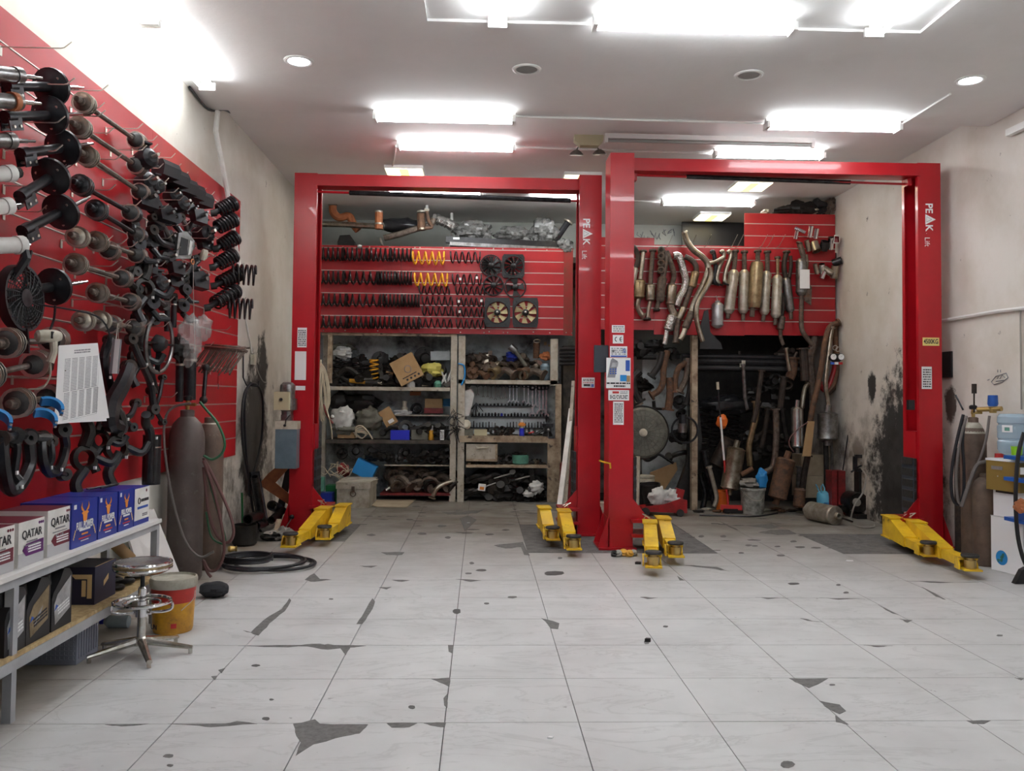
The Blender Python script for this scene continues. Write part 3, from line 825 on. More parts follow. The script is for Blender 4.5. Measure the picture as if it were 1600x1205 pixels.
# ---- lettering and stickers
def sticker(t,px0,py0,px1,py1,y,m_='sticker',name='sticker',th=.002):
 a,b = onY(y,px0,py0),onY(y,px1,py1)
 return part(name,MB().span((a.x,y - th,b.z),(b.x,y - .0002,a.z)),m_,t,0,world=True),a,b
XX,DN = V3((1,0,0)),V3((0,0,-1))
def peak(t,x,y,ztop,h):
 """PEAK Lift read sideways, top of the letters towards the right"""
 y = y - .0012
 s = h
 text(t,'PE',(x,y,ztop - .105 * s / .19),DN,XX,.145 * s / .19,'ink_white',bold=.002)
 zc = ztop - .265 * s / .19
 k = s / .19
 tri = MB().prism([(-.075 * k,-.05 * k),(.075 * k,-.05 * k),(0,.10 * k)],(x,y,zc),DN,XX,.001)
 for i,v in enumerate(tri.v): tri.v[i] = v
 a = part('lettering',tri,'ink_white',t,0,world=True)
 inn = MB().prism([(-.042 * k,-.035 * k),(.042 * k,-.035 * k),(0,.045 * k)],(x,y - .0012,zc),DN,XX,.001)
 part('lettering',inn,'ink_grey',a,0,world=True)
 inn = MB().prism([(-.034 * k,-.032 * k),(.034 * k,-.032 * k),(0,.034 * k)],(x,y - .0024,zc),DN,XX,.001)
 part('lettering',inn,'ink_white',a,0,world=True)
 text(t,'K',(x,y,ztop - .385 * k),DN,XX,.145 * k,'ink_white',bold=.002)
 text(t,'.',(x - .02 * k,y,ztop - .465 * k),DN,XX,.06 * k,'ink_white')
 text(t,'Lift',(x - .028 * k,y,ztop - .585 * k),DN,XX,.105 * k,'ink_white')
a = onY(9.12,916,338); peak(l1,a.x + .0,9.12,a.z,.135)
a = onY(8.45,1451,314); peak(l2,a.x - .0,8.45,a.z,.135)
def fineprint(t,px0,py0,px1,py1,y,rows,seed,m_='ink_grey',par=None,**k):
 a,b = onY(y,px0,py0),onY(y,px1,py1)
 q = lines_block(MB(),((a.x + b.x) / 2,y - .0021,(a.z + b.z) / 2),(1,0,0),(0,0,1),b.x - a.x,a.z - b.z,rows,seed,**k)
 return part('fine_print',q,m_,par or t,0,world=True)
yl = 9.25
s1,*_ = sticker(l1,465,512,479,543,yl); fineprint(l1,466,515,478,541,yl,9,1,'ink',s1)
sticker(l1,461,549,478,594,yl,name='label'); sticker(l1,462,603,477,610,yl,name='label')
yr = 9.12
s1,*_ = sticker(l1,909,590,929,606,yr); fineprint(l1,911,592,928,596,yr,2,2,'ink',s1); fineprint(l1,911,597,928,599,yr,1,3,'ink_red',s1); fineprint(l1,912,600,922,604,yr,1,7,'ink',s1,fill=.9,gap=.02); fineprint(l1,923,600,928,605,yr,1,8,'ink_blue',s1,fill=.9)
yy = 8.30
s1,*_ = sticker(l2,956,508,976,520,yy); fineprint(l2,958,509,975,519,yy,3,4,'ink_grey',s1)
s1,a,b = sticker(l2,957.5,523.5,974,537,yy)
for cx,e in ((963.0,0),(970.5,1)):
 c = onY(yy,cx,530.2)
 rr = .021
 q = MB().torus(c + V3((.006,-.003,0)),(0,-1,0),rr,.0042,16,4,PI * .5,PI * 1.5) if 0 else None
 arc = MB().tube([c + V3((-rr * math.cos(u) + .008,-.0024,rr * math.sin(u))) for u in [(-.45 + .9 * k / 12) * PI for k in range(13)]],.004,5)
 if e: arc.tube([c + V3((-.012,-.0024,0)),c + V3((.008,-.0024,0))],.0035,5)
 part('lettering',arc,'ink',s1,world=True)
s1,*_ = sticker(l2,953,541,980,558.5,yy)
fineprint(l2,955,543,978,555,yy,4,5,'ink_grey',s1); sticker(s1,954.5,555.5,979,558,yy - .0021,'ink_blue','stripe',.001)
fineprint(l2,956,546,960,551,yy,1,8,'ink',s1,fill=.8); fineprint(l2,973,545,978,552,yy,2,9,'ink_blue',s1,fill=.8)
# poster of a card payment machine
s1,a,b = sticker(l2,947.5,559,985,607,yy,'sticker','poster',.003)
P_ = lambda x,y: onY(yy - .004,x,y)
dv = MB().prism([(0,0),(.075,0),(.10,.16),(.05,.19),(.032,.17)],P_(949,590),(1,0,0),(0,0,1),.0012)
part('picture',dv,'ink_grey',s1,0,world=True)
dv = MB().prism([(0,0),(.062,.005),(.07,.05),(.012,.045)],P_(955,574) + V3((0,-.0014,0)),(1,0,0),(0,0,1),.001)
part('picture',dv,'label_silver',s1,0,world=True)
dv = MB()
for i in range(3):
 for j in range(3): dv.box(P_(954 + i * 4,577 + j * 3.4) + V3((0,-.0016,0)),(.016,.001,.012))
part('picture',dv,'ink_blue',s1,0,world=True)
dv = MB().span(P_(969,586) + V3((0,-.001,0)),P_(979,596)); part('picture',dv,'sky_blue',s1,0,world=True)
dv = MB().span(P_(979,587) + V3((0,-.001,0)),P_(984.5,597)); part('picture',dv,'cardboard',s1,0,world=True)
dv = MB().span(P_(977.5,563) + V3((0,-.001,0)),P_(984,580)); part('picture',dv,'ink_blue',s1,0,world=True)
fineprint(l2,948,597.5,984.5,600.5,yy - .003,1,11,'ink',s1,fill=.9,gap=.08); fineprint(l2,959,602,977,605,yy - .003,1,12,'ink',s1,fill=.9,gap=.08)
s1,*_ = sticker(l2,950.5,609.5,983,626,yy); fineprint(l2,953,617,981,624,yy,3,13,'ink',s1); fineprint(l2,957,611.5,967,615,yy,1,14,'ink_red',s1,fill=1,gap=.01); fineprint(l2,969,611,981,616,yy,2,15,'ink_grey',s1)
s1,*_ = sticker(l2,958,627.5,974.5,664,yy); fineprint(l2,960,630,973,661,yy,10,16,'ink',s1)
yq = 8.45
s1,a,b = sticker(l2,1441.5,527.5,1467.5,540.5,yq,'label_yellow')
text(s1,'4500KG',((a.x + b.x) / 2,yq - .0028,(a.z + b.z) / 2),(1,0,0),(0,0,1),.066,'ink',sx=.66,bold=.0015)
s1,*_ = sticker(l2,1440,573,1456,608,yq); fineprint(l2,1442,576,1455,606,yq,8,17,'ink',s1)
# switch box on the far right post and yellowed catch between the middle posts
a = onY(8.44,1417,625); part('limit_switch',MB().span((a.x,8.40,a.z - .10),(a.x + .06,8.449,a.z)),'black_plastic',l2,0,world=True)
a = onY(8.28,934,722); part('lock_lever',MB().tube([(1.17,8.45,a.z),(1.20,8.26,a.z - .005),(1.245,8.25,a.z - .01),(1.25,8.26,a.z - .06)],.009,6),'yellow_paint',l2,world=True)
a = onY(8.4,944,540); part('side_guard',MB().span((1.10,8.36,onY(8.4,944,582).z),(1.238,8.40,a.z)),'dark_guard',l2,0,world=True)
# power unit of the left lift: motor, junction box, oil tank
a = onY(9.2,437,608); b = onY(9.2,468,733)
m_ = MB().lathe([(.0,.36),(.05,.355),(.075,.33),(.08,.30),(.08,.07),(.06,.05),(.06,0)],(-2.045,9.17,1.235),(0,0,1),18)
mo = part('motor',m_,'grey_steel',l1,world=True)
jb = part('junction_box',MB().span((-2.155,9.03,1.30),(-2.0,9.10,1.49)),'beige_box',mo,0,world=True)
part('pump_block',MB().span((-2.10,9.12,1.19),(-1.99,9.22,1.25)).span((-1.99,9.12,1.30),(-1.95,9.2,1.42)),'grey_steel',mo,0,world=True)
part('switch',MB().cyl((-2.08,9.03,1.41),(-2.08,9.015,1.41),.016,n=10),'black_plastic',mo,world=True)
tk = MB().span((-2.14,9.06,.69),(-1.92,9.22,1.18)); part('oil_tank',tk,'tank_blue',l1,0,world=True)
tk = MB().span((-2.145,9.055,1.10),(-1.915,9.225,1.185)); part('tank_cap',tk,'off_white',l1,0,world=True)
part('filler',MB().cyl((-2.04,9.05,1.14),(-2.04,9.03,1.14),.014,n=8).tube([(-2.04,9.05,1.14),(-2.03,9.05,1.2),(-2.0,9.1,1.25)],.006,5),'black_plastic',l1,world=True)
# ================================================================ parts hanging on the red left wall
LWT = bpy.data.objects['slat_wall']
def Wp(px,py,off=.22): return onX(XL + off,px,py)
HK = {}
def hook(px,py,off=.03,ln=.26,up=.035,rise=.0):
 """wire hook whose root is on the wall at the pixel"""
 p = onX(XL + off,px,py)
 b = MB().box(p + V3((.004,0,-.02)),(.004,.022,.05))
 b.tube([p + V3((.002,0,0)),p + V3((ln * .9,0,rise)),p + V3((ln * .95,0,rise + .004)),p + V3((ln + .02,.0,rise + up))],.0036,5)
 f = 0 if px < 40 else 1 if px < 132 else 2 if px < 190 else 3 if px < 240 else 4 if px < 300 else 5
 HK[f] = HK.get(f,0) + 1
 solo('wall_hook',f'thin wire display hook on the red left wall, {ORD[HK[f] - 1]} of the {ORD[f]} file','hook',b,'wire_zinc','wire hooks on the red wall')
for px,py,ln in ((0,73,.34),(5,130,.34),(80,140,.30),(2,190,.30),(75,180,.3),(5,235,.28),(110,168,.18),(115,207,.22),(165,200,.22),(118,248,.26),(172,234,.22),(5,290,.2),(112,296,.24),(160,280,.3),
(5,330,.2),(168,320,.2),(95,376,.28),(115,380,.3),(145,385,.26),(98,415,.3),(116,424,.26),(165,435,.22),(112,468,.26),(162,478,.2),(132,510,.26),(18,588,.26),(20,642,.2),(0,690,.16),(170,510,.25),
(205,219,.16),(206,232,.16),(210,245,.16),(206,262,.2),(240,246,.14),(250,262,.14),(262,275,.14),(276,290,.14),(292,300,.14),(310,305,.12),(318,318,.12),(215,285,.2),(232,300,.2),(246,312,.18),
(262,322,.18),(210,325,.22),(228,345,.2),(252,352,.2),(272,362,.2),(296,372,.16),(222,372,.2),(240,392,.18),(210,415,.2),(260,425,.16),(290,430,.16),(315,345,.18),(322,370,.18),(318,392,.18),
(325,425,.18),(318,483,.2),(322,515,.2),(305,540,.14),(328,578,.2),(345,416,.2),(348,470,.2),(225,470,.2),(250,470,.2),(215,510,.2),(225,620,.22),(188,575,.18),(285,405,.2),(300,400,.2)):
 hook(px,py,ln=ln)
def bellows(b,p0,p1,r0,r1,n=5,seg=12):
 p0,p1 = V3(p0),V3(p1); d = p1 - p0; L = d.length
 prof = []
 for i in range(2 * n + 1):
  t = i / (2 * n); r = r0 + (r1 - r0) * t
  prof.append((r * (1.0 if i % 2 == 0 else .80),t * L))
 return b.lathe(prof,p0,d,seg)
FAT = 1.28
def fat(p): return [(r * FAT,h) for r,h in p]
def drive_shaft(a,b,label,dark=False,short=0.0):
 """axle shaft from splined stub a to inner end b"""
 a,b = V3(a),V3(b); d = (b - a).normalized(); L = (b - a).length
 k = min(1.0,L / .62)
 t = thing('drive_shaft',label,'axle shaft',a,'drive shafts on the red wall')
 m1 = 'dark_steel' if dark else 'rust_steel'
 z = V3((0,0,0))
 P = lambda s: z + d * s
 part('stub_axle',MB().lathe(fat([(.010,0),(.013,.004),(.013,.05),(.019,.055),(.019,.085 * k)]),z,d,10),m1,t)
 c1 = MB().lathe(fat([(.02,.075 * k),(.034,.085 * k),(.043,.10 * k),(.044,.14 * k),(.046,.142 * k),(.046,.152 * k),(.042,.155 * k)]),z,d,14)
 part('joint_cup',c1,'boot_rubber' if FAT > 1.3 else 'exhaust_pale' if (len(label) % 3 == 0 and not dark) else m1,t)
 b1 = bellows(MB(),P(.155 * k),P(.235 * k),.044 * FAT,.026)
 part('boot',b1,'boot_rubber',t)
 cb = MB()
 for h in (.092,.118,.147): cb.lathe([(.043 * FAT,h * k),(.0473 * FAT,h * k),(.0473 * FAT,(h + .006) * k),(.043 * FAT,(h + .006) * k)],z,d,16)
 part('cup_ring',cb,'exhaust_pale' if not dark else 'grey_steel',t,kind='stuff')
 part('shaft',MB().cyl(P(.225 * k),P(L - .20 * k),.0155,n=8),m1,t)
 b2 = bellows(MB(),P(L - .235 * k),P(L - .14 * k),.026,.057)
 part('boot',b2,'boot_rubber',t)
 part('joint_cup',MB().lathe(fat([(.044,L - .14 * k),(.047,L - .135 * k),(.047,L - .07 * k),(.032,L - .055 * k),(.018,L - .05 * k),(.016,L)]),z,d,14),m1,t)
 part('boot_clamp',MB().lathe(fat([(.046,L - .150 * k),(.047,L - .150 * k),(.047,L - .143 * k),(.046,L - .143 * k)]),z,d,14),'wire_zinc',t)
 return t
DS = [((119,153),(222,226),'uppermost rusty drive shaft, its far end capped with a white nut',0),((112,191),(222,265),'rusty drive shaft hanging second from the top of the shaft column',0),
((124,236),(228,306),'long thin rusty drive shaft, third from the top of the shaft column',0),((115,283),(214,338),'dark drive shaft with two thick boots, fourth from the top of the shaft column',1),
((140,322),(222,372),'black-booted drive shaft beside the lowest big spring seat, fifth in the shaft column',1),((110,366),(180,395),'short rusty drive shaft on a bent hook, sixth from the top of the shaft column',0),
((141,374),(222,401),'drive shaft with pale ribbed boot, just right of the sixth shaft',0),((106,409),(200,438),'rust-brown drive shaft with black inner boot, seventh in the shaft column',0),
((142,455),(212,474),'drive shaft right of the chrome rod of the lowest shock absorber',0),((120,500),(182,508),'rusty drive shaft end under the lowest shock absorber, left of a pair',0),
((146,499),(218,514),'drive shaft with big black boot, right one of the pair above the price list',0)]
for i,(a,b,lab,dk) in enumerate(DS):
 drive_shaft(Wp(*a,.26),Wp(*b,.15),lab,dk)
for a,b,lab in (((-6,537),(96,531),'big splined drive shaft above the price list, with a hook tag over its boot'),((-40,590),(70,566),'large rust-brown drive shaft second up from the blue clamps'),
((13,632),(88,620),'large drive shaft just above the blue clamps, splined end forward')):
 FAT = 1.55
 drive_shaft(Wp(*a,.30),Wp(*b,.20),lab)
def strut(p,ax,label,body=.36,rod=.30,seat=.098,bodyr=.026,style='black',bracket=True,cup=.02):
 """shock absorber: p = centre of its spring seat, ax = from foot to rod"""
 t = thing('shock_absorber',label,'shock absorber',p,'shock absorbers on the red wall')
 d = V3(ax).normalized(); P = lambda s: d * s
 mb = {'black': 'black_satin','white': 'white_paint','grey': 'grey_steel'}[style]
 part('body_tube',MB().lathe([(bodyr,-body),(bodyr,-.02),(bodyr * 1.15,-.02),(bodyr * 1.15,.02),(bodyr * .6,.03)],(0,0,0),d,14),mb,t)
 if seat:
  s = MB().lathe([(bodyr,-.035),(seat * .55,-.03),(seat * .8,-.012),(seat,-.008),(seat,.012),(seat * .93,.014),(seat * .9,-.002),(seat * .6,-.006),(bodyr,-.01)],(0,0,0),d,26,caps=False)
  so = part('spring_seat',s,'black_satin',t)
  R = frame_z(d); h = MB()
  for q in range(3):
   u = q * 2.1 + .4
   c = R @ V3((seat * .68 * math.cos(u),seat * .68 * math.sin(u),0))
   h.cyl(c - d * .022,c - d * .018,.007,n=8)
  part('seat_hole',h,'wire_zinc',so,kind='stuff')
 part('piston_rod',MB().lathe([(.011,.02),(.011,rod - .05),(.007,rod - .045),(.007,rod)],(0,0,0),d,10),'chrome',t)
 if bracket:
  R = frame_z(d)
  b = MB()
  for e in (-1,1): b.box(P(-body + .035) + R @ V3((e * .022,-.035,0)),(.006,.06,.10),R)
  b.cyl(P(-body - .01),P(-body + .05),bodyr * 1.2,n=14)
  part('bracket',b,'dark_steel',t,30)
  b = MB()
  for e in (-.02,.03): b.cyl(P(-body + .035 + e) + R @ V3((-.03,-.045,0)),P(-body + .035 + e) + R @ V3((.034,-.045,0)),.008,n=6)
  part('bolt',b,'wire_zinc',t,kind='stuff')
 return t
A1 = (.16,.86,.30)
strut(Wp(80,136,.24),(.10,.86,.30),'topmost black shock absorber with round spring seat in the column of five')
strut(Wp(78,180,.25),(.10,.86,.31),'second black shock absorber down in the column of five round seats')
strut(Wp(98,231,.25),(.10,.86,.33),'third black shock absorber in the column, with a double-rimmed spring seat',cup=.03)
strut(Wp(80,276,.27),(.06,.86,.55),'fourth black shock absorber down, tilted with its bracket towards the floor',body=.30)
strut(Wp(95,331,.27),(.10,.86,.46),'fifth black shock absorber down, bracket foot hanging low beside a white tube',body=.34)
strut(Wp(84,448,.26),(.12,.86,.20),'lone black shock absorber right of the round cooling fan',body=.22,bracket=False)
for (x,y),ax,lab,st in (((26,118),(.25,.86,.25),'silver-bodied shock absorber at the frame edge by the topmost spring seat','grey'),((24,159),(.25,.86,.25),'chrome-rod shock absorber with orange-red bush at the frame edge','grey'),
((14,220),(.25,.86,.25),'grey tube shock absorber at the frame edge beside the third spring seat','grey'),((14,271),(.3,.86,.30),'white shock absorber with black bellows tip at the frame edge','white'),
((10,322),(.3,.86,.30),'white shock absorber tube at the frame edge beside the fifth spring seat','white')):
 t = strut(Wp(x,y,.26),ax,lab,body=.34,rod=.16 if st == 'grey' else .08,seat=0,bodyr=.036,style=st,bracket=False)
 if 'orange' in lab: part('bush',MB().lathe([(.045,-.03),(.045,0),(.03,.01)],(0,0,0),ax,14),'orange_rust',t)
 if 'bellows' in lab: part('dust_boot',bellows(MB(),V3(ax).normalized() * .0,V3(ax).normalized() * .06,.037,.026,3),'boot_rubber',t)
t = strut(Wp(30,383,.26),(.35,.86,.18),'cream-white shock absorber above the round cooling fan',body=.40,rod=.06,seat=0,bodyr=.04,style='white',bracket=False)
part('bracket',MB().tube([(0.02,0,0),(.03,.01,-.06),(.0,0,-.12),(-.03,0,-.17)],[.02,.022,.02,.014],6),'black_satin',t)
# condenser fan on the wall
t = thing('cooling_fan','oval-looking black cooling fan with ribbed guard hung low on the red wall','cooling fan',Wp(34,466,.24))
d = V3((1,-.06,.05)).normalized(); R = frame_z(d)
part('fan_ring',MB().lathe([(.15,-.03),(.165,-.03),(.165,.02),(.15,.02),(.15,-.03)],(0,0,0),d,32,caps=False),'black_plastic',t)
g = MB()
for k in range(7): g.torus(d * .02,d,.04 + k * .016,.003,28,4)
for k in range(22):
 u = 2 * PI * k / 22
 g.tube([R @ V3((.035 * math.cos(u),.035 * math.sin(u),.022)),R @ V3((.10 * math.cos(u + .3),.10 * math.sin(u + .3),.022)),R @ V3((.155 * math.cos(u + .45),.155 * math.sin(u + .45),.02))],.0035,4)
part('guard',g,'black_plastic',t)
part('motor',MB().lathe([(.0,.03),(.045,.028),(.05,.0),(.05,-.06),(.0,-.065)],(0,0,0),d,18),'black_satin',t)
bl = MB()
for k in range(7):
 u = 2 * PI * k / 7
 bl.quad(R @ V3((.04 * math.cos(u),.04 * math.sin(u),-.02)),R @ V3((.145 * math.cos(u - .1),.145 * math.sin(u - .1),-.022)),R @ V3((.145 * math.cos(u + .5),.145 * math.sin(u + .5),.005)),R @ V3((.04 * math.cos(u + .55),.04 * math.sin(u + .55),0)))
part('fan_blades',bl,'black_satin',t,kind='stuff')
part('mounting_leg',MB().bar(V3((.0,0,.15)),V3((.0,.04,.24)),.05,.012),'black_plastic',t)
part('mounting_leg',MB().bar(V3((0,0,-.15)),V3((0,.02,-.27)),.07,.012),'black_plastic',t)
part('lead',MB().tube(smooth_path([R @ V3((.10,-.02,.02)),V3((.25,.25,-.06)),V3((.30,.32,-.18)),V3((.28,.32,-.28))],5),.005,5),'hose_black',t)
# round cup drums, the heat gun, the price list, the blue clamps
t = thing('heat_gun','beige plastic heat gun hanging by its cord above the price list','tool',Wp(72,530,.34))
part('housing',MB().lathe([(.018,-.05),(.03,-.04),(.034,.02),(.03,.05),(.022,.07)],(0,0,.015),(.6,.75,.05),14),'off_white',t)
part('handle',MB().tube([(.02,.03,.0),(.025,.03,-.06),(.012,.02,-.115)],[.02,.018,.02],10),'off_white',t)
part('vent',MB().box((.034,.0,.02),(.006,.03,.035)),'ink',t)
part('cord',MB().tube(smooth_path([(.012,.02,-.115),(.01,.03,-.18),(-.02,.02,-.24),(-.08,.0,-.25)],5),.005,5),'off_white',t)
part('cord',MB().tube(smooth_path([(.012,.0,.03),(.02,.03,.10),(.03,.02,.17)],5),.006,5),'hose_black',t)
pa,pb,pc_,pd = Wp(91,540,.30),Wp(152,536,.30),Wp(166,658,.31),Wp(84,662,.31)
t = thing('price_list','stapled sheets of printed price lists hung on a hook over the parts','paper',(pa + pc_) / 2)
u = (pb - pa).normalized(); v = (pa - pd).normalized(); nn = u.cross(v).normalized()
for k,(dx,dy,rr) in enumerate(((.012,-.008,.05),(.006,-.004,.02),(0,0,0))):
 q = MB(); off = nn * (-.006 + k * .004)
 A,B,C_,D_ = [p + off + u * dx + v * dy for p in (pa,pb,pc_,pd)]
 if k < 2: C_ = C_ + u * (.02 * (2 - k)) + v * .02; D_ = D_ + u * .01
 q._add([A,B,C_,D_,A + nn * .001,B + nn * .001,C_ + nn * .001,D_ + nn * .001],[(3,2,1,0),(4,5,6,7),(0,1,5,4),(1,2,6,5),(2,3,7,6),(3,0,4,7)])
 so = part('sheet',q,'sticker',t,0,world=True)
ctr = (pa + pb + pc_ + pd) / 4 + nn * .0025
w_ = (pb - pa).length; h_ = (pa - pd).length
q = MB()
for c in range(5): lines_block(q,ctr + u * (w_ * (-.36 + .18 * c)) + v * (h_ * .14),u,v,w_ * .14,h_ * .44,22,30 + c,.5,.1)
for c in range(5): lines_block(q,ctr + u * (w_ * (-.34 + .19 * c)) + v * (h_ * -.27),u,v,w_ * .13,h_ * .36,18,40 + c,.5,.1)
lines_block(q,ctr + v * (h_ * .44),u,v,w_ * .42,h_ * .06,2,50,.6,.05)
part('fine_print',q,'ink_grey',so,0,kind='stuff',world=True)
q = MB()
for (y0,y1) in ((.385,-.075),(-.09,-.465)):
 for e in (-.45,.47): q.bar(ctr + u * (w_ * e) + v * (h_ * y0),ctr + u * (w_ * e) + v * (h_ * y1),.001,.001)
 for e in (y0,y1): q.bar(ctr + u * (w_ * -.45) + v * (h_ * e),ctr + u * (w_ * .47) + v * (h_ * e),.001,.001)
part('table_rule',q,'ink_grey',so,0,kind='stuff',world=True)
for (px,py),off,lab,rot in (((84,632),.36,'upper bright blue curved clamp in front of the price list',.5),((74,650),.37,'lower bright blue curved clamp in front of the price list',.5),((2,652),.36,'bright blue clamp at the frame edge over the tube arms',.2)):
 p = Wp(px,py,off)
 t = thing('pipe_clamp',lab,'clamp',p,'blue clamps')
 d = V3((.5,-.7,.75)).normalized()
 q = MB(); R = frame_z(d)
 n = 10; rr = []
 for i in range(n + 1):
  a_ = -.2 + 2.2 * i / n
  c = V3((math.cos(a_),math.sin(a_),0)) * .055
  e = V3((math.cos(a_),math.sin(a_),0)) * .070
  rr.append([R @ (c + V3((0,0,-.028))),R @ (e + V3((0,0,-.028))),R @ (e + V3((0,0,.028))),R @ (c + V3((0,0,.028)))])
 q.rings(rr)
 for i,vv in enumerate(q.v): q.v[i] = vv - R @ V3((.03,.04,0))
 part('band',q,'sky_blue',t)
 b = MB()
 for z in (-.016,.016):
  c = R @ (V3((.062 * math.cos(.0) - .03,-.04,z)))
  b.cyl(c - R @ V3((0,.02,0)),c + R @ V3((0,.035,0)),.006,n=6)
 part('bolt',b,'wire_zinc',t,kind='stuff')
 # hanging grey tag tool
a,b = Wp(183,530,.30),Wp(178,584,.30)
t = thing('luggage_scale','grey printed strip tool hanging on a wire right of the price list','tool',a)
part('body',MB().bar(a,b,.006,.055,(1,0,.2)),'ink_grey',t,0,world=True)
part('face',MB().bar(a + V3((.006,-.006,0)),b + V3((.006,-.006,0)),.002,.03,(1,0,.2)),'sticker',t,0,world=True)
part('wire_loop',MB().tube([a + V3((0,-.015,0)),a + V3((0,.0,.10)),a + V3((0,.02,.0))],.003,5),'wire_zinc',t,world=True)
part('hook',MB().tube([V3((LW - .002,a.y,a.z + .10)),a + V3((0,0,.098)),a + V3((.04,0,.12))],.004,5),'wire_zinc',t,world=True)
def bush(b,c,d,r=.028,w=.05):
 d = V3(d).normalized()
 return b.lathe([(r * .35,-w / 2),(r,-w / 2),(r,w / 2),(r * .35,w / 2),(r * .35,-w / 2)],c,d,14,caps=False)
def control_arm(pts,label,r=.022,m_='black_satin',name='control_arm',bushes=(0,-1),bd=(.8,-.5,.1),group='control arms on the red wall',wide=1.0,tag_=True,off=.22):
 P = [Wp(x,y,off + (k % 2) * .02) for k,(x,y) in enumerate(pts)]
 t = thing(name,label,'suspension arm',P[0],group)
 r *= 1.25
 sp = smooth_path(P,5)
 n = len(sp)
 rad = [r * (1.0 + .5 * math.sin(PI * i / (n - 1)) * (wide - 1)) for i in range(n)]
 part('arm_body',MB().tube(sp,rad,8),m_,t,world=True)
 for k,i in enumerate(bushes):
  part('bush',bush(MB(),P[i],bd,r * 1.5 if r < .03 else r * 1.1),'boot_rubber' if k else 'rust_dark',t,world=True)
 if tag_: part('price_tag',MB().box(P[len(P) // 2] + V3((.03,-.03,0)),(.008,.016,.018)),'sticker',t,0,world=True)
 return t
 # U-shaped tube arms at the bottom left
control_arm([(2,685),(6,735),(14,764),(30,760),(46,725),(44,685)],'thick black U-shaped wishbone arm at the frame edge above the battery boxes',.026,name='wishbone_arm')
control_arm([(20,690),(26,700),(22,738),(30,752)],'short black tube arm behind the U-shaped wishbone',.018,name='wishbone_arm',bushes=(0,))
control_arm([(64,685),(66,718),(76,738),(92,733),(102,700),(98,672)],'black U-shaped wishbone arm under the blue clamps',.022,name='wishbone_arm')
control_arm([(78,690),(80,715),(76,730),(100,742)],'black wishbone arm with ball joint tip behind the one under the blue clamps',.018,name='wishbone_arm')
control_arm([(0,686),(24,680),(46,682),(76,684)],'straight black cross tube with price tags above the U-shaped wishbones',.022,name='wishbone_arm',bushes=(0,1,2),bd=(.5,-.8,0))
def knuckle(px,py,s,label,seed,off=.2):
 """steering knuckle: hub ring with a tall neck and two ears"""
 s *= 1.22
 p = Wp(px,py,off)
 t = thing('steering_knuckle',label,'steering knuckle',p,'steering knuckles on the red wall')
 d = V3((.75,-.6,.1)).normalized(); R = frame_z(d)
 part('hub_ring',MB().lathe([(.035 * s,-.03),(.06 * s,-.03),(.062 * s,.02),(.04 * s,.025),(.035 * s,-.03)],(0,0,0),d,18,caps=False),'grime_metal',t)
 b = MB().tube(smooth_path([R @ V3((0,.05 * s,0)),R @ V3((.03 * s,.14 * s,-.01)),R @ V3((-.02 * s,.24 * s,0)),R @ V3((.01,.3 * s,.01))],4),[.03 * s] * 6 + [.024 * s] * 4 + [.02 * s] * 3,8)
 part('neck',b,'grime_metal',t)
 b = MB().tube(smooth_path([R @ V3((0,-.05 * s,0)),R @ V3((-.05 * s,-.12 * s,.01)),R @ V3((-.03 * s,-.19 * s,.02))],4),.026 * s,8)
 b.tube(smooth_path([R @ V3((.05 * s,0,0)),R @ V3((.12 * s,-.03 * s,.02)),R @ V3((.16 * s,.02 * s,.03))],4),.02 * s,8)
 part('ear',b,'black_satin',t,kind='stuff')
 part('price_tag',MB().box(d * .045 + R @ V3((.03 * s,-.05 * s,0)),(.014,.014,.018)),'sticker',t,0)
knuckle(132,716,1.0,'black steering knuckle directly below the price list',1)
knuckle(182,700,1.05,'large black steering knuckle right of the one below the price list',2)
knuckle(155,688,.85,'smaller black steering knuckle tucked behind the price list corner',3,.12)
knuckle(225,452,1.0,'dark steering knuckle hanging above the steering wheel',4)
knuckle(216,558,.9,'dark steering knuckle left of the steering wheel',5,.14)
control_arm([(201,574),(192,600),(176,630),(172,660),(186,668)],'broad black control arm with a pale bush eye right of the price list',.036,wide=1.5,off=.2)
control_arm([(171,531),(163,560),(168,590),(180,640)],'black control arm hanging behind the upper edge of the price list',.026,off=.12)
control_arm([(205,530),(218,560),(235,600),(240,640)],'long black curved arm running down left of the steering wheel',.02,off=.16)
control_arm([(230,540),(236,575),(244,610)],'thin black arm behind the steering wheel rim',.016,off=.10)
control_arm([(212,630),(205,648),(196,655),(206,668)],'bent black arm below the pale bush eye',.016,off=.2)
control_arm([(222,500),(214,520),(212,545)],'stubby black arm behind the big drive shaft boot',.028,off=.12)
# black pipe with canister at the lower right of the wall
a,b = Wp(219,690,.16),Wp(246,757,.16)
t = thing('canister_pipe','black canister with a bent pipe, hung beside the tall gas cylinder','canister',Wp(234,755,.14))
c = Wp(236,757,.16); c2 = Wp(236,680,.16)
part('canister',MB().cyl(c,V3((c.x,c.y,c2.z)),.062,n=18),'black_satin',t,world=True)
part('strap',MB().lathe([(.063,0),(.064,0),(.064,.008),(.063,.008)],V3((c.x,c.y,c2.z - .09)),(0,0,1),18),'wire_zinc',t,world=True)
part('pipe',MB().tube(smooth_path([V3((c.x + .02,c.y - .09,c.z + .02)),V3((c.x + .02,c.y - .09,c2.z)),V3((c.x - .0,c.y - .12,c2.z + .08)),V3((c.x + .03,c.y - .2,c2.z + .15))],6),.032,12),'black_satin',t,world=True)
part('price_tag',MB().box(V3((c.x + .05,c.y - .05,c2.z - .02)),(.012,.012,.02)),'sticker',t,0,world=True)
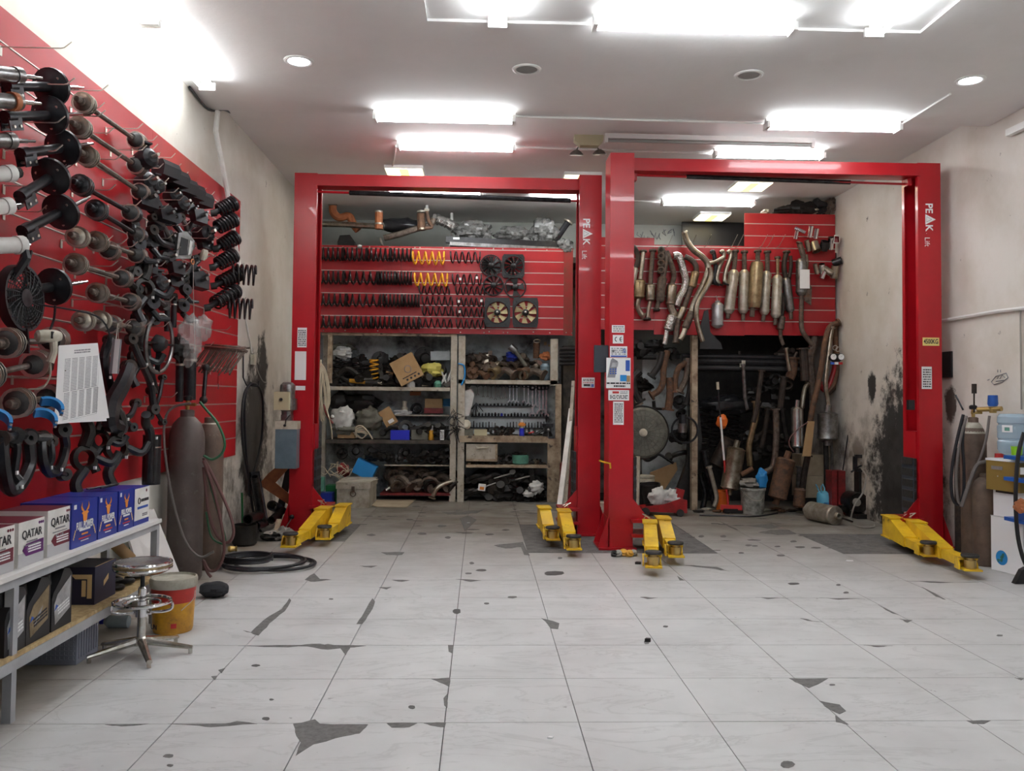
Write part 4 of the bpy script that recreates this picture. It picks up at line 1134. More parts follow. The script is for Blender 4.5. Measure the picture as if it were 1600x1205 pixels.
# steering wheel
p = Wp(249,537,.22)
t = thing('steering_wheel','chrome-rimmed steering wheel hung in the middle of the crowded parts','steering wheel',p)
d = V3((1,-.08,-.05)).normalized(); R = frame_z(d)
part('rim',MB().torus((0,0,0),d,.205,.015,36,10),'grey_steel',t)
part('hub',MB().lathe([(.0,.05),(.03,.05),(.055,.02),(.065,-.02),(.03,-.05)],(0,0,0),d,18),'black_plastic',t)
for u in (PI,0,-PI / 2): part('spoke',MB().bar(R @ V3((.05 * math.cos(u),.05 * math.sin(u),0)),R @ V3((.2 * math.cos(u),.2 * math.sin(u),0)),.035,.012),'dark_steel',t)
# part in clear film
p = Wp(296,530,.24)
t = thing('wrapped_part','dark part wrapped in clear crinkled film right of the steering wheel','wrapped part',p)
part('core',MB().lump((-.05,-.05,-.08),(.06,.08,.09),4,.4),'grime_metal',t)
part('film',MB().lump((0,0,0),(.08,.13,.17),9,.3,18,14,2.4),'film',t,40)
part('film',MB().lump((.06,.14,.10),(.06,.10,.09),12,.3,16,12,2.4),'film',t,40)
# comb of bolts on a hook
a,b = Wp(321,543,.16),Wp(386,549,.60)
a = onX(XL + .10,322,544); b = onX(XL + .50,384,549)
t = thing('bolt_row','row of long bolts hanging from one hook at the end of the red wall','bolts',a)
part('hook_rod',MB().cyl(a + V3((-.05,0,.02)),b + V3((0,0,.02)),.006,n=6),'wire_zinc',t,world=True)
rnd = random.Random(8)
for k in range(24):
 c = a + (b - a) * (k / 23)
 dn = V3((-.10 + rnd.uniform(-.02,.02),-.07,-.20 + rnd.uniform(-.02,.02)))
 q = MB().cyl(c,c + dn,.006,n=6).lathe([(.016,-.012),(.018,0),(.012,.012)],c,dn,8)
 q.cyl(c - dn * .1 + V3((.02,0,.01)),c - dn * .1 + V3((-.02,0,.01)),.010,n=6)
 part('bolt',q,'rust_steel',t,world=True)
a,b = Wp(343,576,.24),Wp(341,608,.24)
t = thing('screwdriver','small screwdriver with bright red handle under the row of bolts','screwdriver',b)
part('handle',MB().cyl(a,a + (b - a) * .75,.012,n=8),'ink_red',t,world=True)
part('blade',MB().cyl(a + (b - a) * .75,b,.004,n=6),'grey_steel',t,world=True)
part('hook',MB().tube([V3((LW - .002,a.y,a.z + .05)),V3((a.x,a.y,a.z + .04)),a],.004,5),'wire_zinc',t,world=True)
# coil-over struts near the corner
CO = [((365,318),(334,333),'topmost black coil-over strut at the end of the red wall'),((365,343),(331,360),'second black coil-over strut down at the end of the red wall'),((368,371),(337,389),'third black coil-over strut down at the end of the red wall'),
((365,399),(332,418),'fourth black coil-over strut down, beside a loose spring'),((372,428),(334,447),'fifth black coil-over strut down at the end of the red wall'),((368,455),(324,481),'lowest black coil-over strut at the end of the red wall, rod tip drooping')]
for a,b,lab in CO:
 A,B = Wp(*a,.34),Wp(*b,.20)
 t = thing('coil_over',lab,'coil-over strut',A,'coil-over struts')
 d = B - A; L = d.length; d.normalize()
 part('spring',MB().helix(A + d * .0,d,.062,.0095,L * .72,6.5,14,6,.055),'spring_black',t,world=True)
 part('dust_boot',bellows(MB(),A + d * .02,A + d * (L * .7),.04,.036,7),'boot_rubber',t,world=True)
 part('top_mount',MB().lathe([(.02,-.03),(.06,-.02),(.07,0),(.06,.012),(.03,.015)],A,d,18),'black_satin',t,world=True)
 part('body_tube',MB().cyl(A + d * (L * .7),A + d * (L * .96),.026,n=12),'dark_steel',t,world=True)
 part('lower_eye',bush(MB(),A + d * L,(1,.3,.2),.03,.05),'black_rubber',t,world=True)
for (px,py),lab in (((383,429),'loose black coil spring hung on a hook at the wall end, upper one'),((377,482),'loose black coil spring hung on a hook at the wall end, lower one')):
 p = Wp(px,py,.40)
 q = MB().helix(p - V3((.10,.03,0)),(1,.35,-.02),.085,.0105,.19,5.5,16,6)
 solo('coil_spring',lab,'coil spring',q,'spring_black','loose springs at the wall end',40)
def mount(px,py,s,label,kind=0,off=.18,tilt=0.0):
 p = Wp(px,py,off)
 t = thing('engine_mount',label,'engine mount',p,'engine mounts on the red wall')
 d = V3((.85,-.5,.15 + tilt)).normalized(); R = frame_z(d)
 if kind == 0:
  part('rubber_can',MB().lathe([(.02 * s,-.05 * s),(.05 * s,-.045 * s),(.055 * s,.0),(.05 * s,.04 * s),(.03 * s,.055 * s)],(0,0,0),d,16),'black_satin',t)
  part('stud',MB().cyl(d * .05 * s,d * .10 * s,.010 * s,n=8),'wire_zinc',t)
  part('bracket',MB().box(R @ V3((0,.06 * s,-.01)),(.07 * s,.06 * s,.012),R).box(R @ V3((.0,.085 * s,.01)),(.05 * s,.012,.05 * s),R),'dark_steel',t)
 elif kind == 1:
  b = MB(); bush(b,(0,0,0),d,.05 * s,.05 * s); part('ring',b,'dark_steel',t)
  b = MB(); bush(b,(0,0,0),d,.035 * s,.045 * s); part('bush',b,'black_rubber',t)
  part('bracket',MB().tube([R @ V3((.0,-.05 * s,0)),R @ V3((.05 * s,-.10 * s,0)),R @ V3((.12 * s,-.10 * s,.01))],[.022 * s,.02 * s,.014 * s],8),'black_satin',t)
 else:
  part('block',MB().prism([(-.05 * s,-.04 * s),(.05 * s,-.05 * s),(.06 * s,.02 * s),(.02 * s,.06 * s),(-.06 * s,.04 * s)],R @ V3((0,0,-.03)),R.col[0],R.col[1],.06 * s),'black_satin',t)
  part('stud',MB().cyl(d * .02,d * .085 * s,.011 * s,n=8).cyl(R @ V3((.03 * s,.03 * s,.02)),R @ V3((.03 * s,.03 * s,.07 * s)),.008 * s,n=6),'grey_steel',t)
 return t
MN = [(228,249,1.0,'round black rubber engine mount at the top of the crowded middle column',0),(228,285,1.0,'round black engine mount, second down in the crowded middle column',0),(244,292,.8,'small black mount with a bolt just right of the second middle mount',0),
(268,306,.8,'round black mount under the row of black blocks, left one',0),(281,319,.95,'round black mount under the row of black blocks, right one',0),(296,330,.8,'small studded mount near the orange wire ring',2),(258,336,.9,'chrome-faced mount in the crowded middle column',2),
(226,312,1.1,'squarish black mount in the left of the crowded middle column',2),(240,322,.9,'ring mount with a side arm under the squarish mount',1),(272,340,.9,'ring mount with a side arm behind the chrome-faced one',1),(310,340,.9,'black mount next to the topmost coil-over',2),
(318,366,1.15,'shiny black round mount beside the second coil-over',0),(320,382,.9,'black ribbed mount beside the third coil-over',2),(258,404,1.0,'black can-shaped mount with bright stud, centre of the parts',0),(236,376,.9,'mount with a bright band in the crowded parts',1),
(276,420,.8,'small dark mount under the chrome bracket',2),(248,444,.9,'dark blue-black round hub beside the dark steering knuckle',0),(290,453,.7,'small open ring mount above the two hanging struts',1),(272,440,.9,'dark mount with two studs above the wrapped part',2),
(308,440,1.1,'black triangular mount left of the fifth coil-over',2),(300,425,.8,'dark mount beneath the hanging wire ring',2),(236,472,.9,'black ring mount left of the steering wheel top',1),(284,478,.9,'dark oval bracket mount above the wrapped part',1),
(214,380,.9,'ring mount at the far ends of the drive shafts',1),(204,352,.9,'ring mount with arm beside the fifth drive shaft',1),(232,418,.8,'small black mount above the dark steering knuckle',2),(245,352,.8,'black mount in the shade of the chrome-faced one',0),(262,372,.8,'dark mount behind the chrome bracket',2)]
for x,y,s,lab,k in MN: mount(x,y,s * 1.25,lab,k,off=.12 + .05 * (len(lab) % 3))
# five black blocks hanging in a slanting row
BK = [(259,266),(274,279),(288,292),(300,300),(314,312)]
for k,(x,y) in enumerate(BK):
 p = Wp(x,y,.16)
 t = thing('rubber_buffer',f'black rubber block, {ORD[k]} from the upper end of the slanting row of blocks','rubber buffer',p,'slanting row of black blocks')
 d = V3((.35,.85,-.05)).normalized(); R = frame_z(d)
 part('block',MB().prism([(-.055,-.055),(.055,-.055),(.065,.03),(.03,.06),(-.04,.06),(-.065,.02)],d * -.08,R.col[0],R.col[1],.17),'black_plastic',t,0)
 part('white_cap',MB().ball(R @ V3((.058,-.01,.0)),.020,10,6),'sticker',t)
 part('stem',MB().cyl(d * -.08,d * -.14,.012,n=8),'grey_steel',t)
 # more dark arms in the crowd
for pts,lab,r,m_ in (([(206,345),(210,372),(220,400),(212,425)],'black curved arm with a silver band behind the shaft ends',.018,'dark_steel'),([(238,340),(255,352),(268,380)],'bent steel arm leading to the chrome bracket',.014,'grey_steel'),
([(238,360),(250,378),(272,386)],'short black arm crossing behind the chrome bracket',.02,'black_satin'),([(222,400),(238,410),(256,402)],'black arm ending at the can-shaped mount',.018,'black_satin'),
([(282,340),(290,352),(292,366)],'grey bracket arm above the chrome bracket',.016,'grey_steel'),([(288,440),(296,420),(305,405)],'leaning black arm by the hanging wire',.018,'black_satin'),
([(212,470),(228,480),(240,500)],'black arm behind the dark steering knuckle',.022,'grime_metal'),([(262,412),(272,428),(288,432)],'black arm below the can-shaped mount',.018,'grime_metal'),
([(316,400),(308,410),(296,416)],'dark arm left of the third coil-over',.015,'grime_metal'),([(300,350),(290,370),(296,385)],'dark arm between the chrome bracket and the shiny mount',.018,'black_satin'),
([(230,455),(246,470),(256,478)],'dark arm passing over the steering wheel top',.02,'grime_metal'),([(236,610),(240,630),(232,650)],'dark arm below the steering wheel',.016,'grime_metal'),
([(254,590),(250,615),(244,640),(254,660)],'thin dark link hanging below the steering wheel',.012,'dark_steel'),([(206,425),(200,440),(214,452)],'dark bracket arm by the seventh drive shaft end',.02,'grime_metal')):
 control_arm(pts,lab,r,m_,tag_=False,off=.15)
t = thing('headlamp_bracket','angular chrome-and-black bracket hanging in the middle of the mounts','bracket',Wp(288,386,.24))
d = V3((.8,-.6,0)); R = frame_z(d)
part('shell',MB().prism([(-.07,-.10),(.06,-.08),(.09,.06),(.02,.12),(-.05,.10)],(0,0,0),R.col[0],R.col[1],-.03),'grey_steel',t,0)
part('face',MB().prism([(-.045,-.07),(.02,-.06),(.03,.06),(-.03,.07)],d.normalized() * .002,R.col[0],R.col[1],.004),'black_plastic',t,0)
part('strip',MB().prism([(.03,-.06),(.05,-.05),(.07,.05),(.045,.06)],d.normalized() * .002,R.col[0],R.col[1],.004),'alu_bright',t,0)
# two hanging dampers, the thick black damper and a drop link
for (x,y0,y1,r,lab) in ((262,472,518,.022,'left of two slim black dampers hanging above the wrapped part'),(272,470,512,.022,'right of two slim black dampers hanging above the wrapped part'),(281,560,628,.03,'slim black damper with a bright collar beside the thick damper'),(297,552,625,.05,'thick black damper hanging above the gas cylinder valve')):
 a,b = Wp(x,y0,.15),Wp(x - 1,y1,.15)
 t = thing('damper',lab,'damper',b,'hanging dampers')
 part('tube',MB().cyl(a,b,r,n=14),'black_satin',t,world=True)
 part('collar',MB().cyl(a + (b - a) * .12,a + (b - a) * .17,r * 1.12,n=14),'wire_zinc',t,world=True)
 part('eye',bush(MB(),a + V3((0,0,.03)),(1,0,0),.028,.04),'black_rubber',t,world=True)
a,b = Wp(322,575,.18),Wp(318,625,.18)
t = thing('drop_link','black drop link with a ball joint at each end under the row of bolts','drop link',b)
part('rod',MB().cyl(a,b,.018,n=10),'black_satin',t,world=True)
part('hook',MB().tube([V3((LW - .002,a.y,a.z + .04)),V3((a.x,a.y,a.z + .03)),a],.004,5),'wire_zinc',t,world=True)
for q in (a,b): part('ball_joint',MB().ball(q,.034,12,8),'black_rubber',t,world=True)
a = Wp(302,400,.28)
t = thing('hanging_wire','straight wire with an orange ring hanging in front of the mounts','wire',a)
part('wire',MB().tube([a,Wp(302,450,.28),Wp(305,560,.28)],.003,5),'wire_zinc',t,world=True)
part('ring',MB().torus(Wp(301,409,.28),(1,-.3,0),.018,.006,14,6),'orange_rust',t,world=True)
t = thing('bulb_holder','pale plug hanging among the coil-overs','plug',Wp(316,397,.22))
part('plug',MB().lathe([(.02,0),(.03,.03),(.03,.07),(.02,.09)],(0,0,-.05),(.3,0,1),10),'off_white',t)
# ================================================================ bench with batteries and oil, cylinders, stool
BX0,BX1 = -2.40,-2.05
BZ = .655
YA,YE = 2.4,5.62
t = thing('steel_bench','grey steel bench shelf along the red wall, holding battery boxes','bench',((BX0 + BX1) / 2,4,0))
part('top_board',MB().span((BX0,YA,BZ - .022),(BX1 + .012,YE,BZ)),'board_top',t,0,world=True)
part('top_rail',MB().span((BX1 - .03,YA,BZ - .062),(BX1,YE - .01,BZ - .0225)),'bench_grey',t,0,world=True)
part('lower_board',MB().span((BX0,YA,.275),(BX1,YE - .02,.295)),'osb',t,0,world=True)
part('lower_rail',MB().span((BX1 - .03,YA,.225),(BX1 + .004,YE - .01,.2745)),'bench_grey',t,0,world=True)
for y in (3.90,YE - .045,2.45):
 for x in (BX1 - .04,BX0): part('leg',MB().span((x,y,0),(x + .04,y + .04,BZ - .0225)),'bench_grey',t,0,world=True)
 part('cross_rail',MB().span((BX0 + .04,y + .005,.235),(BX1 - .041,y + .035,.270)),'bench_grey',t,0,world=True)
q = MB()
for z in (.12,.62): q.tube([(XL + .05,3.4,z),(XL + .05,6.2,z)],.02,6)
for y in (4.85,6.2): q.tube([(XL + .05,y,.02),(XL + .05,y,.62)],.02,6)
q.tube([(XL + .08,6.1,.0),(XL + .08,6.1,.6)],.015,6)
solo('pipe_rail','green painted pipe rail on the wall below the bench','pipe rail',q,'green_paint')
def carton(name,label,cat,x0,x1,y0,y1,z0,z1,m_,group=None,lid=True):
 t = thing(name,label,cat,((x0 + x1) / 2,(y0 + y1) / 2,z0),group)
 part('carton',MB().span((x0,y0,z0),(x1,y1,z1)),m_,t,0,world=True)
 return t
EY,EZ = V3((0,1,0)),V3((0,0,1))
def ypx(px,x): return onX(x,px,800).y
fx = BX1 - .04
# pixel x borders of the boxes along the front faces
QB = [(-70,-28),(-28,24.5),(30,70.5),(75,112.5)]
for k,(a,b) in enumerate(QB):
 y0,y1 = ypx(a,fx),ypx(b,fx)
 lab = ['white and grey printed battery box cut off by the frame edge','white battery box with a maroon arrow band, first fully seen from the frame edge','white battery box with a purple arrow band','white battery box with a maroon arrow band next to the blue boxes'][k]
 if k == 0: lab = 'white battery box beyond the frame edge at the near end of the bench'
 h = .205 if k < 3 else .225
 t = carton('battery_box',lab,'battery box',fx - .24,fx,y0,y1 - .004,BZ,BZ + h,'white_paint','battery boxes on the bench')
 yc,w = (y0 + y1) / 2,(y1 - y0) - .006
 part('base_band',MB().span((fx,y0 + .002,BZ + .001),(fx + .0012,y1 - .006,BZ + .062)),'box_grey',t,0,world=True)
 part('top_face',MB().span((fx - .238,y0 + .002,BZ + h),(fx - .002,y1 - .006,BZ + h + .0015)),'ink_maroon',t,0,world=True)
 bm = 'ink_purple' if k == 2 else 'ink_maroon'
 zb0 = BZ + .045
 q = MB().prism([(w * .46,0),(w * .46,.062),(-w * .22,.056),(-w * .36,.03),(-w * .22,.0)],(fx + .0013,yc,zb0),EY,EZ,.001)
 for i,v in enumerate(q.v): pass
 part('arrow_band',q,bm,t,0,world=True)
 text(t,'QATAR',(fx + .002,yc - .0,BZ + h - .062),EY,EZ,.052 * (w / .22),'ink',sx=.98,bold=.0006)
 part('fine_print',lines_block(lines_block(lines_block(MB(),(fx + .002,yc,BZ + h - .095),EY,EZ,w * .42,.008,1,k,.8,.05),(fx + .002,yc,BZ + h - .112),EY,EZ,w * .62,.006,1,k + 9,.8,.03),(fx + .002,yc - .02 * w,BZ + h - .130),EY,EZ,w * .34,.014,1,k + 19,.9,.5),'ink_grey',t,0,kind='stuff',world=True)
 part('fine_print',lines_block(MB(),(fx + .0026,yc + w * .1,zb0 + .03),EY,EZ,w * .5,.036,3,k + 30,.55,.04),'ink_white',t,0,kind='stuff',world=True)
 q = MB()
 for j in range(3): q.cyl((fx + .001,yc + w * (.28 + .075 * j),BZ + h - .02),(fx + .002,yc + w * (.28 + .075 * j),BZ + h - .02),.007,n=10)
 part('emblem',q,bm,t,0,kind='stuff',world=True)
FB = [(112.5,152.5),(154,183.5),(185.5,209)]
for k,(a,b) in enumerate(FB):
 y0,y1 = ypx(a,fx + .01),ypx(b,fx + .01)
 lab = ['blue battery box with an orange bull head, next to the white boxes','middle one of three blue battery boxes with an orange bull head','blue battery box with an orange bull head, farthest of the three'][k]
 h = .235
 f2 = fx + .01
 t = carton('battery_box',lab,'battery box',f2 - .26,f2,y0,y1 - .004,BZ,BZ + h,'box_blue','battery boxes on the bench')
 yc,w = (y0 + y1) / 2 - .002,(y1 - y0)
 bull = MB()
 bz = BZ + h - .070
 s = .85 * w / .24
 bull.prism([(-.012,-.045),(.012,-.045),(.020,-.028),(.024,-.002),(.040,.006),(.022,.014),(-.022,.014),(-.040,.006),(-.024,-.002),(-.020,-.028)],(f2 + .0012,yc,bz),EY * s,EZ * s,.001)
 for e in (-1,1):
  bull.prism([(e * .020,.014),(e * .038,.020),(e * .046,.036),(e * .034,.060),(e * .034,.040),(e * .026,.030),(e * .010,.016)],(f2 + .0012,yc,bz),EY * s,EZ * s,.001)
 part('bull_emblem',bull,'ink_orange',t,0,world=True)
 text(t,'FULL POWER',(f2 + .002,yc,BZ + h - .128),EY,EZ,.046 * s * 1.1,'ink_white',sx=.62,bold=.0016)
 part('fine_print',lines_block(MB(),(f2 + .0016,yc,BZ + h - .150),EY,EZ,w * .42,.012,1,k + 60,.9,.02),'ink_white',t,0,kind='stuff',world=True)
 part('fine_print',lines_block(MB(),(f2 + .0016,yc,BZ + .062),EY,EZ,w * .24,.010,1,k + 63,.9,.02),'ink_orange',t,0,kind='stuff',world=True)
 part('fine_print',lines_block(MB(),(f2 + .0016,yc,BZ + .042),EY,EZ,w * .46,.009,1,k + 66,.8,.03),'ink_red',t,0,kind='stuff',world=True)
 part('fine_print',lines_block(MB(),(f2 + .0016,yc,BZ + .028),EY,EZ,w * .30,.006,1,k + 69,.8,.03),'ink_white',t,0,kind='stuff',world=True)
 part('corner_mark',MB().span((f2 + .001,y0 + .018 * s,BZ + h - .035),(f2 + .002,y0 + .045 * s,BZ + h - .012)),'ink_white',t,0,world=True)
 w2 = MB()
 for e in (-1,1):
  for q in range(4): w2.ball((f2 + .001,yc + e * (w * .42 - q * .006),BZ + .05 + q * .012),(.0012,.006,.008),6,4)
 part('wheat_emblem',w2,'ink_gold',t,0,kind='stuff',world=True)
y0,y1 = ypx(209.5,fx + .01),ypx(232.5,fx + .01)
t = carton('battery_box','white-fronted battery box with a blue lower edge at the far end of the row','battery box',f2 - .26,f2,y0,y1,BZ,BZ + .225,'box_blue','battery boxes on the bench')
part('front_panel',MB().span((f2 + .0005,y0 + .004,BZ + .03),(f2 + .0015,y1 - .002,BZ + .222)),'white_paint',t,0,world=True)
part('emblem',MB().torus((f2 + .002,y0 + .07,BZ + .145),(1,0,0),.017,.0035,16,4),'ink',t,world=True)
part('fine_print',lines_block(MB(),(f2 + .002,y0 + .16,BZ + .145),EY,EZ,.12,.020,1,71,.9,.05),'ink',t,0,kind='stuff',world=True)
part('blue_bar',MB().span((f2 + .0016,y0 + .045,BZ + .095),(f2 + .0024,y0 + .21,BZ + .110)),'ink_blue',t,0,world=True)
part('red_dot',MB().cyl((f2 + .0015,y1 - .05,BZ + .20),(f2 + .0025,y1 - .05,BZ + .20),.010,n=12),'ink_maroon',t,world=True)
part('fine_print',lines_block(MB(),(f2 + .002,y1 - .07,BZ + .055),EY,EZ,.08,.020,2,73,.7,.05),'ink_grey',t,0,kind='stuff',world=True)
# black tape tangle on the boxes
rnd = random.Random(4)
tape_p = onZ(BZ + .245,165,763)
tp = [tape_p + V3((rnd.uniform(-.05,.04),rnd.uniform(-.16,.16),.006 + rnd.uniform(0,.012))) for k in range(9)]
solo('tie_strap','thin black strap lying on top of the blue battery boxes','strap',MB().tube(smooth_path(tp,4),.005,5),'hose_black')
# oil jugs on the lower board
z0 = .2955
for k,(a,b) in enumerate(((8,42.5),(41.5,80),(80.5,113))):
 x1 = BX1 - .015
 y0,y1 = onX(x1,a,960).y,onX(x1,b,940).y
 lab = ['black oil jug with a silver slanted label nearest the bench leg','middle black oil jug, its slanted label gold-tinted','black oil jug with a silver slanted label next to the navy box'][k]
 t = thing('oil_jug',lab,'oil jug',(x1 - .06,(y0 + y1) / 2,z0),'black oil jugs on the lower board')
 h = .285
 L = y1 - y0 - .008
 body = MB().prism([(0,0),(L,0),(L,h * .86),(L * .86,h * .97),(L * .58,h),(L * .52,h * .96),(L * .40,h * .84),(L * .08,h * .66),(0,h * .56)],(x1 - .11,y0,z0),EY,EZ,.11)
 part('jug_body',body,'black_plastic',t,40,world=True)
 part('cap',MB().cyl((x1 - .055,y0 + L * .27,z0 + h * .74),(x1 - .055,y0 + L * .22,z0 + h * .95),.024,n=14),'black_plastic',t,world=True)
 part('handle',MB().tube(smooth_path([(x1 - .055,y0 + L * .6,z0 + h * .96),(x1 - .055,y0 + L * .66,z0 + h * 1.07),(x1 - .055,y0 + L * .88,z0 + h * 1.05),(x1 - .055,y0 + L * .93,z0 + h * .9)],4),.013,6),'black_plastic',t,world=True)
 lb = MB().prism([(L * .16,h * .10),(L * .90,h * .28),(L * .92,h * .84),(L * .26,h * .60),(L * .10,h * .44)],(x1 + .0006,y0,z0),EY,EZ,.0012)
 lo = part('label_sheet',lb,'exhaust_gold' if k == 1 else 'label_silver',t,0,world=True)
 part('fine_print',lines_block(MB(),(x1 + .0022,y0 + L * .56,z0 + h * .36),EY + EZ * .22,EZ - EY * .22,L * .58,h * .16,3,80 + k,.62,.05),'ink_white' if k != 1 else 'ink',lo,0,kind='stuff',world=True)
 q = MB().prism([(L * .3,h * .26),(L * .52,h * .36),(L * .66,h * .54),(L * .5,h * .46),(L * .36,h * .34)],(x1 + .002,y0,z0),EY,EZ,.0008)
 part('emblem',q,'label_silver',lo,0,world=True)
 q = MB().prism([(L * .12,h * .34),(L * .3,h * .40),(L * .2,h * .44)],(x1 + .002,y0,z0),EY,EZ,.0008); part('emblem',q,'ink_blue',lo,0,world=True)
 # navy carton with a gold angular emblem
x1 = BX1 - .055
y0 = ypx(151,x1)
t = thing('oil_carton','navy carton with a gold angular emblem on the lower bench board','carton',(x1 - .1,y0 + .1,z0))
zc = onX(x1,152,883).z
zt_ = z0 + .205
fr = y0
xl_ = x1 - .01 - .18;
part('carton',MB().span((x1 - .17,y0,z0),(x1,y0 + .27,zt_)),'box_navy',t,0,world=True)
lg = MB()
c0 = V3((x1 - .075,y0 - .001,z0 + .145))
lg.prism([(-.055,.02),(.06,.02),(.06,-.11),(.035,-.11),(.035,-.005),(-.03,-.005)],c0 + V3((0,0,.0)),(1,0,0),(0,0,1),.0012)
lg.prism([(-.055,-.012),(.005,-.012),(.005,-.10),(.028,-.10),(.028,-.035),(.028,-.012)],c0 + V3((0,0,-.0)),(1,0,0),(0,0,1),.001)
part('emblem',lg,'ink_gold',t,0,world=True)
part('edge_line',MB().span((x1 - .006,y0 + .01,zt_),(x1 - .001,y0 + .25,zt_ + .001)),'ink_gold',t,0,world=True)
q = MB().prism([(-.03,-.03),(.03,.0),(.03,.03),(-.03,.0)],(x1 + .0005,y0 + .14,z0 + .11),EY,EZ,.001)
part('emblem',q,'ink_gold',t,0,world=True)
# small greasy parts behind the carton
rnd = random.Random(9)
for k in range(5):
 p = V3((BX1 - .10 - .10 * (k % 2),y0 + .36 + .075 * k,z0))
 b = MB().torus(p + V3((0,0,.018)),(rnd.uniform(-.2,.2),.1,1),.045,.016,16,8)
 solo('bearing_ring',f'greasy black ring on the lower board behind the navy carton, {ORD[k]} back','ring',b,'grime_metal','greasy rings on the lower board')
 # canister and tube at the far end under the bench top
a = onX(-2.3,212,842);
solo('cardboard_tube','brown cardboard tube leaning under the far end of the bench','tube',MB().cyl((-2.18,5.5,.42),(-2.30,5.34,.62),.035,n=14),'cardboard')
# grey mesh crate under the bench
p = onZ(0,62,1042); q2 = onZ(0,110,1042); r2 = onZ(0,141,1022)
cx0,cx1 = -2.36,-2.02
cy0 = onZ(0,100,1040).y;
t = thing('plastic_crate','grey perforated plastic crate on the floor under the bench','crate',(-2.2,cy0 + .15,0))
cr = MB()
X0,X1,Y0,Y1,H = -2.42,q2.x + .02,cy0,cy0 + .26,.20
cr.span((X0,Y0,.002),(X1,Y1,.012)).span((X0,Y0,.012),(X1,Y0 + .008,H)).span((X0,Y1 - .008,.012),(X1,Y1,H)).span((X0,Y0 + .008,.012),(X0 + .008,Y1 - .008,H)).span((X1 - .008,Y0 + .008,.012),(X1,Y1 - .008,H))
part('crate_shell',cr,'crate_grey',t,0,world=True)
rb = MB()
for k in range(11): rb.span((X0 + .02 + k * (X1 - X0 - .04) / 10 - .004,Y0 - .004,.03),(X0 + .02 + k * (X1 - X0 - .04) / 10 + .004,Y0,H - .02))
for k in range(6): rb.span((X0 + .01,Y0 - .005,.025 + k * .024),(X1 - .01,Y0 - .001,.031 + k * .024))
for k in range(8): rb.span((X1,Y0 + .02 + k * .03,.03),(X1 + .004,Y0 + .026 + k * .03,H - .02))
part('lattice',rb,'crate_grey',t,0,kind='stuff',world=True)
part('rim',MB().span((X0 - .006,Y0 - .006,H - .012),(X1 + .006,Y0,H)).span((X1,Y0,H - .012),(X1 + .006,Y1,H)),'crate_grey',t,0,world=True)
solo('crate_rag','dark oily rag heaped in the grey crate','rag',MB().lump(((X0 + X1) / 2,(Y0 + Y1) / 2,H - .02),(.12,.10,.035),3,.4),'grime')
# white board leaning by the wall
t = MB(); a = onX(-2.34,228,880); b_ = onX(-2.40,262,797)
solo('leaning_board','pale grey board leaning behind the far end of the bench','board',MB()._add([(-2.22,5.95,0),(-2.10,6.35,0),(-2.36,6.35,.62),(-2.42,5.95,.62),(-2.235,5.95,0),(-2.115,6.36,0),(-2.375,6.36,.62),(-2.435,5.95,.62)],[(0,1,2,3),(7,6,5,4),(0,4,5,1),(1,5,6,2),(2,6,7,3),(3,7,4,0)]),'board_top',smooth=0)
# ---- chrome stool
sp = onZ(0,220,1024)
t = thing('stool','chrome swivel stool with worn padded round seat and footring','stool',sp)
SH = .52
se = MB().lathe([(.0,SH),(.14,SH),(.155,SH - .004),(.158,SH - .012),(.158,SH - .018),(.0,SH - .02)],n=32)
part('seat_top',MB().lathe([(0,SH + .004),(.12,SH + .003),(.146,SH - .002),(.146,SH - .012),(0,SH - .012)],n=32),'seat_vinyl',t)
for k,m_ in enumerate(('chrome','brass','chrome')):
 z = SH - .008 - k * .014
 part('seat_band',MB().torus((0,0,z),(0,0,1),.148,.0095,36,8),m_ if k != 1 else 'exhaust_gold',t)
part('seat_pan',MB().lathe([(0,SH - .013),(.14,SH - .013),(.15,SH - .045),(.12,SH - .062),(0,SH - .066)],n=32),'worn_chrome',t)
part('spindle',MB().cyl((0,0,.34),(0,0,SH - .06),.012,n=12),'dark_steel',t)
part('column',MB().lathe([(.022,.10),(.022,.37),(.016,.38)],n=18,o=(0,0,0)).lathe([(.034,.215),(.034,.265)],n=18).cyl((-.05,0,.235),(.05,0,.235),.012,n=8),'chrome',t)
fr_ = MB().torus((0,0,.295),(0,0,1),.150,.0095,36,8)
part('footring',fr_,'chrome',t)
part('footring',MB().torus((0,0,.288),(0,0,1),.098,.007,30,8),'chrome',t)
for e in (0,PI):
 c = V3((math.cos(e + .3),math.sin(e + .3),0))
 part('footring_bracket',MB().tube(smooth_path([c * .04 + V3((0,0,.235)),c * .12 + V3((0,0,.235)),c * .155 + V3((0,0,.25)),c * .155 + V3((0,0,.285)),c * .14 + V3((0,0,.292))],4),.008,8),'chrome',t)
part('hub',MB().lathe([(.045,.06),(.045,.075),(.024,.105),(.022,.22)],n=18),'worn_chrome',t)
for k,u in enumerate((-2.55,-1.05,.12,1.15,2.75)):
 c = V3((math.cos(u),math.sin(u),0)); s2 = V3((-c.y,c.x,0))
 L = .245
 rr = []
 for q in range(7):
  f = q / 6
  p = c * (.03 + L * f) + V3((0,0,.078 - .045 * f))
  wd = .026 - .010 * f; hh = .023 - .011 * f
  rr.append([p + s2 * (wd * math.cos(2 * PI * j / 8)) + V3((0,0,hh * math.sin(2 * PI * j / 8))) for j in range(8)])
 part('leg',MB().rings(rr).cyl(c * (.03 + L - .012) + V3((0,0,.001)),c * (.03 + L - .012) + V3((0,0,.03)),.012,n=8),'worn_chrome',t)
